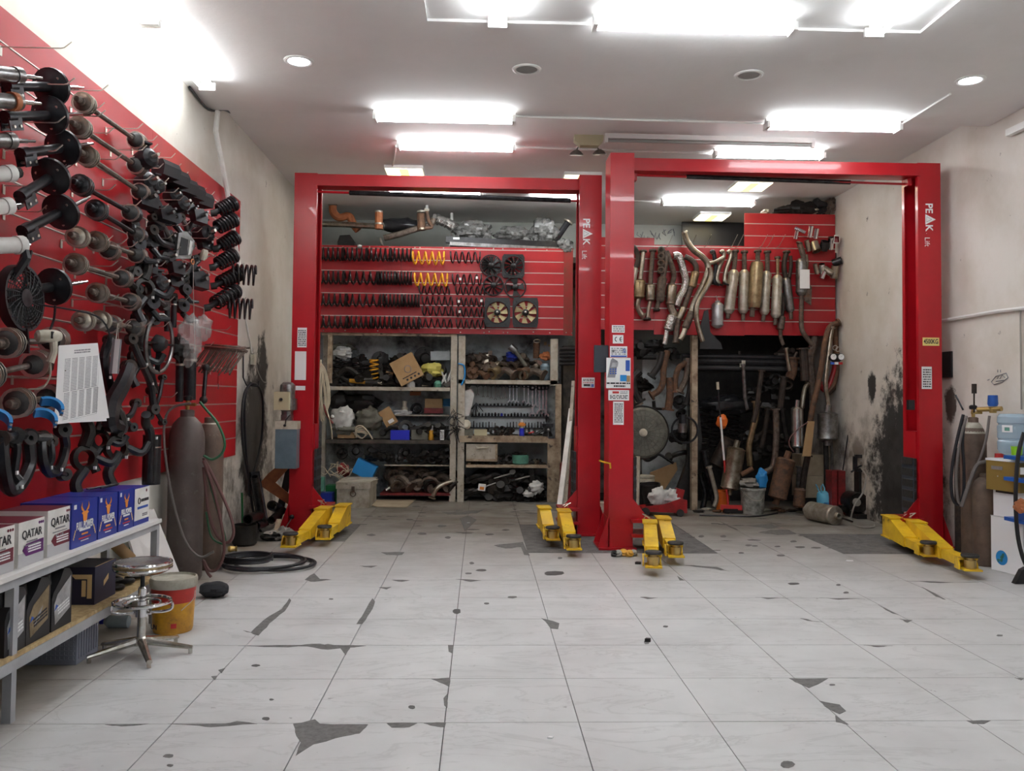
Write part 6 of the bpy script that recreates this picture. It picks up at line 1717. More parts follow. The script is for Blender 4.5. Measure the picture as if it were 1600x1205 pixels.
def damper_y(px0,px1,py,label,y=FY + .05):
 a,b = sp_(px0,py,y),sp_(px1,py + 4,y)
 a.z = max(a.z,za + .035); b.z = max(b.z,za + .032)
 t = thing('damper',label,'damper',(a + b) / 2)
 d = (b - a)
 part('tube',MB().cyl(a,a + d * .5,.03,n=12),'bucket_yellow',t,world=True)
 part('sleeve',MB().cyl(a + d * .5,a + d * .88,.032,n=12),'black_rubber',t,world=True)
 part('rod_end',MB().cyl(a + d * .88,b,.012,n=8).ball(b,.022,8,6),'off_white',t,world=True)
damper_y(546,596,595,'yellow and black damper lying at the front of the top bay')
damper_y(560,604,591,'second yellow-ended damper lying behind the front one in the top bay',FY + .16)
def tilt_box(name,label,cat,px,py,w,h,d,ang,m_,y=FY + .1,marks=True,group=None):
 c = sp_(px,py,y)
 t = thing(name,label,cat,c - V3((0,0,h / 2)),group)
 ux = V3((math.cos(ang),0,math.sin(ang))); uy = V3((-math.sin(ang),0,math.cos(ang)))
 part('carton',MB().prism([(-w / 2,-h / 2),(w / 2,-h / 2),(w / 2,h / 2),(-w / 2,h / 2)],c + V3((0,d,0)),ux,uy,d),m_,t,0,world=True)
 if marks:
  q = MB().torus(c + V3((0,-.001,0)) + ux * (w * .05) - uy * h * .02,(0,1,0),h * .13,.004,18,4)
  part('print_ring',q,'ink_grey',t,world=True)
  q = MB()
  for k in range(4): q.cyl(c + ux * (w * (-.16 + .17 * k)) - uy * h * .38 + V3((0,-.001,0)),c + ux * (w * (-.16 + .17 * k)) - uy * h * .38 + V3((0,.0,0)),h * .045,n=10)
  part('print_dot',q,'ink',t,0,kind='stuff',world=True)
  part('fine_print',lines_block(MB(),c + V3((0,-.001,0)) - uy * h * .27,ux,uy,w * .62,h * .05,1,3,.8,.04),'ink',t,0,kind='stuff',world=True)
 return t
tilt_box('cardboard_box','brown cardboard box standing on a corner in the top bay, dotted print','box',635,577,.345,.36,.16,.50,'cardboard',FY - .06)
tilt_box('cardboard_box','small open cardboard box left of the tilted one in the top bay','box',607,589,.10,.15,.12,-.2,'cardboard',FY + .10,False)
tilt_box('cardboard_box','narrow upright kraft box right of the tilted one in the top bay','box',665,594,.11,.17,.1,.03,'cardboard_pale',FY + .05,False)
tilt_box('paper_box','pale blue flat box at the back right of the top bay','box',688,556,.28,.13,.2,.03,'shelf_back',FY + .3,False)
c = sp_(642,604,FY + .05)
solo('tape_roll','clear-white roll standing in front of the tilted box','roll',MB().lathe([(.03,0),(.06,0),(.06,.085),(.03,.085),(.03,0)],(c.x,c.y,za),(0,0,1),18,caps=False),'bag_white')
solo('small_flask','dark small flask between the roll and the kraft box','flask',MB().lathe([(.04,0),(.045,.01),(.045,.08),(.02,.11),(.02,.15)],(sp_(654,604).x,FY + .08,za),(0,0,1),14),'black_plastic')
solo('yellow_bag','crumpled yellow plastic bag in the top bay','bag',MB().lump(sp_(676,580,FY + .14),(.16,.10,.11),14,.4,16,12,2.6),'bag_yellow',smooth=20)
solo('green_valve','green tin-like part under the yellow bag','valve',MB().lathe([(.04,0),(.055,.03),(.055,.07),(.03,.10)],(sp_(683,600).x,FY + .10,za),(.1,-.3,1),14),'green_mint')
rnd = random.Random(2)
for k in range(6):
 a = sp_(690 + 2.4 * k,600 - 3 * (k % 3),FY + .06); a.z = max(a.z,za + .02)
 solo('spark_plug',f'white spark plug in the bundle at the right end of the top bay, {ORD[k]}','spark plug',MB().lathe([(.008,0),(.013,.02),(.016,.05),(.012,.06),(.012,.11),(.006,.13)],a,(rnd.uniform(-.4,.4),-.2,1),8),'bag_white','white spark plugs')
solo('white_bag','crumpled white bag on the black springs of the top bay','bag',MB().lump(sp_(536,551,FY + .2),(.13,.09,.08),31,.35,16,12,2.6),'bag_white',smooth=20)
solo('film_bag','grey see-through bag at the back of the top bay','bag',MB().lump(sp_(535,543,FY + .34),(.16,.09,.06),32,.6,16,12,2.6),'bag_grey',smooth=20)
# second bay
zc,zb2 = SHL['c'],SHL['b']
c0 = lambda x,y=FY + .15: V3((onY(y,x,660).x,y,zc))
solo('black_bag','large black bag at the back of the second bay','bag',MB().lump(sp_(562,632,FY + .36),(.34,.13,.15),40,.35,18,12,1.8),'grime')
solo('black_case','dark bulky case in the left of the second bay','case',MB().lump(sp_(530,628,FY + .3),(.14,.11,.15),41,.3,14,10),'grime')
solo('white_sack','off-white sack slumped in the second bay by the rope','sack',MB().lump(sp_(537,655,FY + .12),(.16,.12,.17),42,.28,24,18,2.6),'bag_white',smooth=70)
solo('grey_sack','olive-grey sack slumped in the middle of the second bay','sack',MB().lump(sp_(577,655,FY + .12),(.18,.12,.16),43,.28,24,18,2.6),'bag_grey',smooth=70)
solo('plastic_bag','grey plastic bag under the off-white sack','bag',MB().lump(sp_(540,672,FY + .05),(.15,.07,.06),44,.5,14,10),'bag_grey',smooth=30)
tilt_box('cardboard_box','cardboard box propped on its corner in the second bay, white label','box',606,652,.17,.25,.1,.55,'cardboard',FY + .06,False)
solo('box_label','white paper label on the cardboard box of the second bay','label',MB().box(sp_(611,658,FY + .05),(.08,.003,.05),Matrix.Rotation(-.55,3,'Y')),'sticker',smooth=0)
tilt_box('parts_carton','low kraft carton at the front of the second bay','carton',541,680,.24,.085,.14,.0,'cardboard',FY + .05,False)
q = MB()
rnd = random.Random(6)
for k in range(5):
 q.tube(smooth_path([sp_(552 + rnd.uniform(0,6),684 - 2 * k,FY + .03),sp_(556 + 2 * k,668 + 2 * k,FY - .0),sp_(566 + 2 * k,666 + 3 * k,FY + .02),sp_(572 + k,676,FY + .02),sp_(566,685,FY + .04),sp_(555 + k,680,FY + .04)],5),.009,6)
q.tube(smooth_path([sp_(566,666,FY),sp_(574,674,FY),sp_(582,686,FY + .02)],5),.012,6)
solo('cable_coil','cream cable coiled at the front of the second bay','cable',q,'rope_cream')
tilt_box('tool_case','dark grey-green case behind the cream cable','case',597,678,.26,.12,.14,0.0,'bag_grey',FY + .14,False)
tilt_box('storage_bin','bright blue storage bin at the front of the second bay','bin',625,680,.265,.135,.16,0.0,'bright_blue',FY + .02,False)
tilt_box('metal_box','dark green metal box right of the bright blue bin','box',655.5,679.5,.225,.135,.14,0.0,'bag_grey',FY + .03,False)
t = thing('spray_can','yellow spray can with grey top in the second bay','can',(sp_(673,686).x,FY + .06,zc))
part('can',MB().lathe([(.034,.001),(.034,.125),(.028,.14)],n=16),'bucket_yellow',t); part('cap',MB().lathe([(.028,.14),(.030,.145),(.030,.19),(.02,.205)],n=14),'box_grey',t)
solo('black_box','black box between the yellow can and the labelled bottle','box',MB().span((sp_(678,686).x,FY + .12,zc + .002),(sp_(700,686).x,FY + .3,zc + .19)),'black_plastic',smooth=0)
t = thing('label_bottle','slim white-labelled bottle near the right post of the second bay','bottle',(sp_(690.5,687).x,FY + .05,zc))
part('bottle',MB().box((0,0,.075),(.06,.05,.148)),'black_plastic',t,0); part('label',MB().box((0,-.026,.075),(.056,.002,.14)),'sticker',t,0); part('fine_print',lines_block(MB(),(0,-.0272,.075),(1,0,0),(0,0,1),.045,.11,4,5,.5,.1),'ink',t,0,kind='stuff')
pile('in the second bay',610,700,686,5,['cast','arm','ring'],.10,13,zc + .05,['grime'],1,'black parts in the second bay')
zz = zb2
Y2 = FY + .38
def at2(px): return onY(Y2,px,645).x
t = thing('cream_bottle','cream bottle on the narrow back shelf of the second bay','bottle',(at2(632),Y2,zz))
part('bottle',MB().lathe([(.045,.001),(.05,.01),(.05,.09),(.03,.11),(.03,.16),(.036,.165),(.036,.19),(0,.195)],n=16),'off_white',t)
q = MB()
for k in range(6): q.torus((at2(651),Y2,zz + .08),(math.sin(k) * .4,-1,.3 * math.cos(k)),.085 - .006 * k,.008,18,6)
solo('black_cable','black cable coil on the narrow back shelf','cable',q,'dark_steel')
solo('white_cloth','grey-white cloth on the narrow back shelf under the cream bottle','cloth',MB().lump((at2(630),Y2 - .05,zz + .03),(.12,.05,.035),50,.5),'bag_white')
tilt_box('parts_box','flat dark red printed box on the narrow back shelf','box',677.5,642,.27,.075,.12,0.0,'tin_red',FY + .31,False)
solo('parts_box','brown box stacked on the dark red one','box',MB().span((onY(FY + .32,664,631).x,FY + .32,onY(FY + .31,677,637.5).z),(onY(FY + .32,691,631).x,FY + .44,onY(FY + .32,677,623).z)),'cardboard',smooth=0)
solo('blue_sheet','blue paper square on the back wall of the second bay','paper',MB().box(onY(KY - .01,698,629),(.10,.004,.11)),'sky_blue',smooth=0)
solo('brown_sheet','orange-brown paper on the back wall under the top shelf','paper',MB().box(onY(KY - .01,649,615),(.16,.004,.06)),'orange_rust',smooth=0)
# third and fourth bays
pile('on the thin pale shelf',600,702,725,6,['hub','ring','cast'],.075,14,SHL['d'] + .002,['grime','grime_metal','grime_metal'],1,'dark parts in the third bay')
pile('at the back of the third bay',530,700,725,8,['hub','cast','bracket'],.095,15,SHL['d'] + .06,['grime'],1,'dark parts in the third bay')
tilt_box('plastic_tub','mid-blue plastic tub tipped on its side over the white toolbox','tub',569,734,.29,.21,.22,-.45,'sky_blue',FY - .02,False)
q = MB(); rnd = random.Random(12)
for k in range(14):
 a = sp_(rnd.uniform(515,545),rnd.uniform(716,748),FY - rnd.uniform(0,.12))
 b = a + V3((rnd.uniform(-.15,.2),rnd.uniform(-.05,.05),rnd.uniform(-.15,.15))); c = b + V3((rnd.uniform(-.15,.15),0,rnd.uniform(-.15,.1)))
 q.tube(smooth_path([a,b,c],5),.006,5)
solo('cable_tangle','tangle of thin cream cables left of the blue tub','cable',q,'rope_cream',kind='stuff')
solo('red_housing','dark red housing tangled in the cream cables','housing',MB().lump(sp_(537,735,FY + .05),(.09,.08,.09),61,.4),'tin_red')
pile('in the bottom bay',598,702,770,6,['pipe','arm','elbow','pipe'],.15,16,SHL['e'] + .004,['grime_metal','rust_dark','rust_steel','grime'],2,'pipes in the bottom bay')
solo('long_pipe','long grey pipe with bright flange hanging out of the bottom bay','pipe',MB().tube(smooth_path([sp_(706,752,FY - .02),sp_(692,757,FY - .03),sp_(682,764,FY - .05),sp_(676,776,FY - .06)],5),.032,10).lathe([(.03,-.01),(.055,-.01),(.055,.01),(.03,.01)],sp_(675,778,FY - .06),(-.3,0,-1),12),'exhaust_steel')
solo('white_ring','small white curved strip lying in the bottom bay','strip',MB().tube(smooth_path([sp_(603,766,FY - .01),sp_(612,760,FY - .01),sp_(618,752,FY - .01)],4),.016,6),'bag_white')
t = thing('tool_box','scuffed white steel toolbox on the floor before the shelf unit','toolbox',(-1.6,11.35,0))
TY = 11.25
a,b = onY(TY,526,790),onY(TY,577,790)
part('box_body',MB().span((a.x,TY,.002),(b.x,TY + .75,.25)),'bucket_lid',t,0,world=True)
part('lid',MB().span((a.x - .012,TY - .012,.252),(b.x + .012,TY + .76,.335)),'wood_white',t,0,world=True)
part('latch',MB().box(((a.x + b.x) / 2,TY - .016,.25),(.04,.008,.07)),'rust_steel',t,0,world=True)
part('handle',MB().torus(((a.x + b.x) / 2,TY - .02,.19),(0,1,.2),.035,.005,16,5),'rust_steel',t,world=True)
solo('lid_paper','stained paper lying on the white toolbox lid','paper',MB().prism([(0,0),(.30,.02),(.36,.34),(.10,.30)],(a.x + .13,TY + .1,.3362),(1,0,0),(0,1,0),.003),'off_white',smooth=0)
P = [onZ(.008,*p) for p in ((575,789),(590,781),(650,780),(636,793),(590,792))]
solo('cardboard_flat','flattened cardboard on the floor right of the white toolbox','cardboard',MB().prism([(p.x,p.y) for p in P],(0,0,.004),(1,0,0),(0,1,0),.008),'cardboard_pale',smooth=0)
tilt_box('blue_bin','dark blue bin on the floor behind the left lift post','bin',505,783,.22,.20,.2,0,'box_blue',11.2,False)
tilt_box('green_bin','green crate on the floor beside the white toolbox','crate',519,773,.17,.24,.2,0.02,'green_paint',11.5,False)
tilt_box('mint_box','small mint-green box above the dark blue bin','box',500.5,757,.09,.18,.1,0,'green_mint',11.25,False)
# rope on the shelf post
q = MB(); rnd = random.Random(21)
for k in range(9):
 x0 = rnd.uniform(497,505); x1 = rnd.uniform(506,516)
 q.tube(smooth_path([sp_(500,566,FY - .04),sp_(x0,585 + rnd.uniform(-5,5),FY - .05),sp_(x0 - 2,620,FY - .06 - .01 * k),sp_((x0 + x1) / 2,640 + rnd.uniform(0,20),FY - .05),sp_(x1,620 + rnd.uniform(-10,10),FY - .05),sp_(x1 - 5,585,FY - .05),sp_(501,566,FY - .04)],5),.0095,6)
q.tube([sp_(500,572,FY - .04),sp_(501,562,FY - .04)],.02,8)
solo('rope','cream rope hung in loops on the post by the left lift','rope',q,'rope_cream')
q = MB().tube(smooth_path([sp_(510,640,FY - .08),sp_(515,655,FY - .08),sp_(518,672,FY - .06),sp_(519,686,FY - .03)],5),.010,6)
solo('rope','single cream rope end hanging in front of the second bay','rope',q,'rope_cream')
q = MB().tube(smooth_path([sp_(505,632,FY - .07),sp_(511,648,FY - .07),sp_(520,662,FY - .07)],5),.016,6).ball(sp_(519,652,FY - .08),.026,8,6)
solo('lead_lamp','dark inspection lamp with a white bulb hanging by the rope','lamp',q,'tin_red')
solo('bulb','white round bulb of a hanging inspection lamp','bulb',MB().ball(sp_(519.5,651,FY - .10),.025,10,8),'sticker')
rnd = random.Random(5)
q = MB()
for k in range(46):
 a = sp_(712 + rnd.uniform(-5,5),rnd.uniform(640,676),FY - .06)
 b = a + V3((rnd.uniform(-.12,.12),rnd.uniform(-.06,.02),rnd.uniform(-.18,.06)))
 q.tube([a,(a + b) / 2 + V3((rnd.uniform(-.02,.02),-.02,0)),b],.005,4)
solo('strap_bunch','bunch of black cable ties hanging on the post between the two units','cable ties',q,'black_plastic',kind='stuff')
solo('blue_strap','blue strap tied round the post of the bench unit','strap',MB().tube(smooth_path([sp_(716,568,FY - .03),sp_(725,572,FY - .04),sp_(726,588,FY - .03),sp_(721,602,FY - .02)],5),.012,6),'sky_blue')
# ================================================================ bench unit contents
zf_ = SHL['f']
pile('in the flange bay',728,845,594,8,['elbow','elbow','pipe','hub'],.115,17,zf_,['rust_steel','exhaust_gold','rust_brown','rust_dark','exhaust_steel'],2,'pipe flanges in the bench top bay',tone='dark')
pile('at the flange bay back',730,830,594,7,['cast','elbow','bracket'],.12,18,zf_ + .22,['grime','rust_dark','rust_steel'],1,'pipe flanges in the bench top bay',tone='dark',yo=.3)
solo('blue_cloth','dark blue cloth in the middle of the bench unit top bay','cloth',MB().lump(sp_(800,557,FY + .2),(.09,.07,.06),71,.5),'box_blue')
t = thing('sprayer','long grey-handled rod leaning in the bench unit top bay','rod',sp_(820,575,FY + .1))
part('rod',MB().cyl(sp_(804,547,FY + .1),sp_(822,572,FY + .1),.03,n=10),'bag_grey',t,world=True)
part('head',MB().cyl(sp_(797,541,FY + .1),sp_(806,549,FY + .1),.05,n=12),'grey_steel',t,world=True)
solo('rust_can','rusty cylinder with a bright rim hanging at the right of the top bay','can',MB().lathe([(.045,0),(.05,.22),(.045,.22)],sp_(838,560,FY + .2),(0,0,1),14),'rust_brown')
solo('wire_loop','bright wire ring hanging over the rusty cylinder','ring',MB().torus(sp_(839,533,FY + .05),(0,.5,1),.045,.006,18,5),'wire_zinc')
solo('orange_gloves','orange-brown glove-like rag at the right end of the top bay','rag',MB().lump(sp_(852,557,FY + .12),(.08,.05,.06),72,.5),'orange_rust')
solo('glass_jar','grey-green see-through jar at the right end of the top bay','jar',MB().lathe([(.06,0.001),(.075,.02),(.075,.2),(.05,.24)],(sp_(852,594,FY + .1).x,FY + .12,zf_),(0,0,1),16),'tank_blue')
solo('white_numbers','white number marks painted at the back of the top bay','marking',MB().box(onY(KY - .01,852,537),(.04,.003,.05)).box(onY(KY - .01,858,540),(.03,.003,.03)),'cream_blade',smooth=0)
# spanners
WY = KY - .03
rail_z = onY(WY,790,602).z
SPN = [(733,612,2.0),(746.5,617,2.4),(755,620,1.8),(762,620,1.8),(767.5,622,2.2),(774,624,2.4),(778.5,620,2.6),(784,622,2.6),(790,621.5,2.6),(796.5,628.5,3.4),(802,628,3.2),(807.5,628.5,3.4),(814,629,2.6),(819,628,3.2),(825.5,632,3.6),(832,649,5.2),(837,635,3.8),(843,645,4.8),(848.5,643,4.8),(853.5,650,4.4)]
for k,(px,py,hr) in enumerate(SPN):
 top = onY(WY - .02,px,603 if hr < 4 else 605); bot = onY(WY - .02,px,py)
 t = thing('spanner',f'chrome spanner hanging on the tool board, {ORD[k]} from the left' if hr < 5 else 'largest chrome spanner on the tool board, jaws down','spanner',bot,'spanners on the tool board')
 r = pxr(hr,WY)
 part('shank',MB().bar(top,bot + V3((0,0,r)),r * .62,.008,(0,1,0)),'alu_bright' if hr > 3 else 'grey_steel',t,0,world=True)
 j = MB()
 n = 12; P = []
 for i in range(n + 1):
  a = PI * (-.5 + .33) + (2 * PI - .66 * PI) * i / n
  P.append((r * math.cos(a),r * math.sin(a)))
 P += [(r * .5 * math.cos(PI * (-.5 - .28)),-r * .4),(-.42 * r,.1 * r),(0,r * .35),(.42 * r,.1 * r),(r * .5 * math.cos(PI * (-.5 + .28)),-r * .4)]
 j.prism(P,bot + V3((0,-.006,0)),(1,0,0),(0,0,1),-.012)
 part('jaw',j,'alu_bright' if hr > 3 else 'grey_steel',t,0,world=True)
 part('ring_end',MB().torus(top,(0,1,0),r * .8,r * .3,12,6),'dark_steel',t,world=True)
tb = thing('tool_rail','dark rail carrying the spanners under the bench top bay','rail',(onY(WY,795,603).x,WY,rail_z))
part('rail',MB().span((onY(WY,730,602).x,WY,rail_z - .01),(onY(WY,858,602).x,KY + .019,rail_z + .012)),'dark_steel',tb,0,world=True)
for nm,py,x0,x1,n,hgt,lab,seed in (('a',634,747,832,15,.035,'upper',1),('b',650.5,736,857,24,.05,'middle',2),('c',668,733,857,26,.085,'lower',3)):
 z = onY(WY,790,py).z
 part('rail',MB().span((onY(WY,x0,py).x,WY - .03,z - .014),(onY(WY,x1,py).x,KY + .019,z)),'dark_steel',tb,0,world=True)
 rnd = random.Random(seed)
 for k in range(n):
  x = onY(WY,x0 + (x1 - x0) * (k + .5) / n,py).x
  if nm == 'c' and 8 < k < 12: continue
  h = hgt * rnd.uniform(.7,1.1); r = .016 * rnd.uniform(.7,1.1)
  q = MB().lathe([(r * .8,0),(r,.004),(r,h * .6),(r * .7,h * .65),(r * .7,h)] if nm != 'c' else [(r * .6,0),(r * .6,h * .3),(r * .45,h * .35),(r * .45,h)],(x,WY - .014,z + .001),(0,0,1),8)
  solo('socket',f'small {"socket" if nm != "c" else "drive bit"} on the {lab} tool rail, {ORD[k]} from the left','socket',q,'bright_blue' if (nm == 'b' and k == 9) else rnd.choice(['dark_steel','grime_metal','dark_steel','black_satin']) if nm != 'c' else rnd.choice(['grey_steel','dark_steel','grime_metal']),f'bits on the {lab} tool rail')
zg = SHL['g']
t = thing('spray_can','blue spray can with orange-red top and white nozzle on the bench','can',(sp_(815.5,681,FY).x,FY + .05,zg))
part('can',MB().lathe([(.036,.001),(.036,.10),(.03,.11)],n=16),'bright_blue',t); part('collar',MB().lathe([(.025,.11),(.02,.135)],n=12),'off_white',t)
part('trigger',MB().lathe([(.034,.135),(.036,.17),(.03,.19)],n=12).box((0,-.03,.16),(.10,.03,.03)),'ink_orange',t); part('nozzle',MB().lathe([(.016,.19),(.014,.225),(.006,.235)],n=10),'sticker',t)
solo('plastic_tray','cream plastic tray on the bench left of the tools','tray',MB().span((sp_(741,680).x,FY + .02,zg + .002),(sp_(761,680).x,FY + .2,sp_(750,671.5).z)),'beige_box',smooth=0)
solo('steel_tray','grey steel block at the left end of the bench','block',MB().span((sp_(722,680).x,FY + .02,zg + .002),(sp_(739,680).x,FY + .2,sp_(735,670.5).z)),'bag_grey',smooth=0)
pile('on the bench',764,806,681,5,['ring','cast','bracket'],.045,19,zg + .002,['grime','grime_metal','rust_dark'],2,'small parts on the bench',tone='dark')
pile('beside the spray can',822,845,681,3,['bracket','arm'],.05,20,zg + .002,['grime','grime_metal'],1,'small parts on the bench',tone='dark')
for k,(a,b,m_) in enumerate((((826,677),(834,675),'ink_red'),((832,680),(848,671),'dark_steel'),((834,681),(850,673),'dark_steel'))):
 solo('pliers',['red-handled tool lying on the bench','dark long-handled tool leaning on the vice','second dark long-handled tool leaning on the vice'][k],'tool',MB().tube([sp_(*a,FY - .0),sp_(*b,FY + .03)],.010,6),m_)
t = thing('vice','black bench vice at the right end of the bench','vice',(sp_(856,681,FY - .06).x,FY + .02,zg))
part('base',MB().lathe([(.07,.0),(.07,.02),(.05,.06)],n=16).box((0,0,.10),(.10,.16,.08)),'grime',t)
part('jaw',MB().box((0,-.06,.15),(.15,.035,.05)).box((0,.03,.15),(.15,.035,.05)),'dark_steel',t,0)
part('screw',MB().cyl((0,-.06,.09),(0,-.18,.09),.014,n=8).ball((0,-.17,.09),.022,10,6),'grey_steel',t)
part('handle',MB().cyl((0,-.17,-.02),(0,-.17,.12),.007,n=6),'grey_steel',t)
solo('grey_cover','grey-white plastic cover hanging at the left of the tool board','cover',MB().prism([(0,0),(.10,.02),(.17,.32),(.12,.40),(.02,.36),(-.02,.1)],sp_(722,652,FY + .1),(1,0,0),(0,0,1),.06),'bag_white',smooth=0)
solo('pale_cap','pale round cap under the grey-white cover','cap',MB().lathe([(.07,0),(.07,.03),(.04,.05)],sp_(728,664,FY + .06),(0,-1,.2),16),'off_white')
q = MB(); rnd = random.Random(31)
for k in range(10): q.tube([sp_(744,630,FY + .3),sp_(744 + rnd.uniform(-9,12),645 + rnd.uniform(-6,4),FY + .26)],.007,4)
solo('allen_keys','fan of black hex keys on the tool board','keys',q,'black_satin',kind='stuff')
zh = SHL['h']
t = thing('teal_tub','teal plastic tub of dark parts on the shelf under the bench','tub',(sp_(813.5,726).x,FY + .1,zh))
part('tub',MB().lathe([(.09,.001),(.115,.02),(.118,.13),(.108,.135),(.10,.03),(0,.03)],n=20),'green_mint',t)
part('contents',MB().lump((0,0,.13),(.10,.09,.04),77,.5),'grime',t)
pile('beside the drawer shelf',780,800,726,3,['cast','ring','bracket'],.055,22,zh + .002,['grime','grime_metal'],2,'small parts under the bench',tone='dark')
pile('right of the teal tub',828,852,726,4,['ring','cast','bracket'],.055,23,zh + .002,['grime','grime_metal','exhaust_steel'],1,'small parts under the bench',tone='dark')
for k in range(6):
 x = (733,745,755,766,775,784)[k]
 solo('nut',f'small nut or ring on the front edge of the drawer shelf, {ORD[k]} from the left','nut',MB().lathe([(.012,0),(.024,0),(.024,.022),(.012,.022),(.012,0)],(sp_(x,726).x,FY + .03,zh + .002),(0,0,1),8,caps=False),'exhaust_gold' if k == 0 else 'grime_metal','small rings under the drawer')
pile('on the floor under the bench',730,850,783,8,['arm','hub','cast','arm','ring'],.14,24,.004,['grime','grime_metal','grime','rust_dark'],2,'dark parts under the bench',tone='oily black')
pile('back under the bench',735,850,783,6,['cast','arm','bracket'],.12,25,.24,['grime'],1,'dark parts under the bench',tone='oily black')
for k,(a,b) in enumerate((((772,748),(806,738)),((805,750),(832,743)),((745,765),(775,755)))):
 solo('steel_rod',f'thin dark rod sticking out of the heap under the bench, {ORD[k]} from the top','rod',MB().tube([sp_(*a,FY),sp_(*b,FY + .05)],.012,6),'grey_steel','rods under the bench')
t = thing('small_tin','white tin with an orange-red print in the heap under the bench','tin',sp_(753,762,FY - .02))
part('tin',MB().box((0,.04,0),(.10,.08,.09),Matrix.Rotation(.12,3,'Y')),'sticker',t,0); part('print',MB().box((0,-.002,-.01),(.06,.002,.04),Matrix.Rotation(.12,3,'Y')),'ink_orange',t,0)
solo('white_rag','crumpled white rag in the heap under the bench','rag',MB().lump(sp_(838,762,FY - .02),(.10,.07,.09),81,.3,24,18,3.0),'bag_white',smooth=70)
solo('white_rag','smaller grey-white rag trailing left of the crumpled one','rag',MB().lump(sp_(826,772,FY - .03),(.08,.05,.045),82,.35,14,10,2.8),'bag_white',smooth=20)
# leaning poles and black tubes by the middle posts
for k,(a,b,r,m_) in enumerate((((896,596),(883,782),.022,'wood_white'),((893,640),(874,792),.032,'white_paint'))):
 solo('leaning_pole',['thin dirty white pole leaning beside the bench unit','thicker flaking white pole leaning beside the bench unit'][k],'pole',MB().bar(onY(11.9 - .1 * k,*a),V3((onY(11.3 - .15 * k,*b).x,11.3 - .15 * k,.005)),r * 2,r * 2),m_,smooth=0)
for k,y in enumerate((546,552,557,563,569)):
 solo('stored_tube',f'black stored tube seen beside the middle posts, {ORD[k]} from the top','tube',MB().cyl(onY(11.9,874,y),onY(11.9,912,y - 1),.024,n=10),'black_satin','black tubes by the middle posts')
solo('red_drum','dark red canister on the floor behind the leaning poles','canister',MB().lathe([(.10,.001),(.11,.02),(.11,.55),(.06,.6)],(1.20,11.85,0),(0,0,1),20),'tin_red')
# ================================================================ exhaust parts on the right panel
EYP = BR - .09
def exhaust(label,segs,y=EYP,cat='exhaust pipe',name='exhaust_pipe',group='exhaust parts on the right panel'):
 """segs: ('p', points, r, mat) pipe; ('b', a, b, r, mat) body with cones; ('f', at, dir, r) flange; pixels"""
 k = y / FPX
 P0 = [q for s in segs for q in (s[1] if s[0] == 'p' else [s[1]])]
 lo = max(P0,key=lambda q: q[1])
 t = thing(name,label,cat,onY(y,*lo),group)
 for s in segs:
  if s[0] == 'p':
   part('pipe',MB().tube(smooth_path([onY(y,*q) for q in s[1]],4),s[2] * k,10),s[3],t,world=True)
  elif s[0] == 'b':
   a,b = onY(y,*s[1]),onY(y,*s[2]); d = b - a; L = d.length; r = s[3] * k
   c = min(L * .10,r * .7); e_ = .85 if s[3] > 10 else .6
   part('body',MB().lathe([(r * e_,0),(r * .95,c * .7),(r,c),(r,L - c),(r * .95,L - c * .7),(r * e_,L)],a,d,16),s[4],t,world=True)
   bd = MB()
   for h in (c + .004,L - c - .012): bd.lathe([(r * 1.0,h),(r * 1.06,h),(r * 1.06,h + .012),(r * 1.0,h + .012)],a,d,16)
   part('seam_band',bd,s[4],t,kind='stuff',world=True)
  elif s[0] == 'f':
   part('flange',MB().lathe([(s[3] * k * .5,-.01),(s[3] * k,-.01),(s[3] * k,.012),(s[3] * k * .5,.012)],onY(y,*s[1]),s[2],14),s[4] if len(s) > 4 else 'rust_steel',t,world=True)
  elif s[0] == 'x':
   part('bracket',MB().bar(onY(y,*s[1]),onY(y,*s[2]),.012,.05),'rust_steel',t,0,world=True)
 return t
UP = (0,.15,1)
exhaust('dark exhaust pipe just right of the near middle post, topmost bend showing',[('p',[(985,382),(993,390),(997,404),(994,418)],4,'rust_dark'),('b',(993,418),(988,446),5,'exhaust_pale'),('p',[(988,446),(987,462),(988,478)],4,'rust_steel')])
exhaust('catalytic pipe with a heat shield, first full one from the near middle post',[('f',(1005,393),UP,6),('p',[(1005,394),(1003,415),(1000,440)],3.6,'exhaust_steel'),('b',(1000,437),(998,467),8.8,'exhaust_gold'),('p',[(998,467),(996,478),(1000,488),(1005,494)],4.2,'exhaust_steel'),('f',(1005,494),(1,0,-.8),6),('x',(1007,440),(1004,463))])
exhaust('catalytic pipe with a shiny short body, second from the near middle post',[('f',(1020,392),UP,6),('p',[(1020,393),(1018,418),(1016,447)],3.8,'rust_steel'),('b',(1016,444),(1016,471),7.6,'exhaust_steel'),('p',[(1016,471),(1013,485),(1012,498)],3.4,'exhaust_steel'),('f',(1011,499),UP,6.5,'rust_dark'),('x',(1023,446),(1019,470))])
t = exhaust('exhaust manifold with a column of four round ports',[('p',[(1041,392),(1040,410),(1036,432)],4.5,'rust_steel'),('b',(1035,432),(1031,472),7.2,'rust_steel'),('p',[(1029,470),(1026,484)],3.6,'rust_steel'),('f',(1026,485),UP,5.5,'rust_dark'),('p',[(1033,388),(1035,408),(1033,428)],6,'rust_dark')])
for y in (391,400,411,422): part('port',MB().torus(onY(EYP - .05,1033,y),(-.2,-1,0),.036,.015,14,6),'rust_steel',t,world=True)
exhaust('long exhaust pipe swelling into a brown body and ending in pale foil',[('p',[(1042,395),(1046,405),(1051,420),(1053,432),(1049,446)],4.2,'rust_steel'),('b',(1050,444),(1047,478),8,'exhaust_steel'),('p',[(1047,474),(1050,484),(1053,490),(1050,498)],6,'exhaust_steel'),('b',(1051,492),(1043,517),8,'foil'),('p',[(1042,516),(1040,528),(1038,538)],4,'foil')])
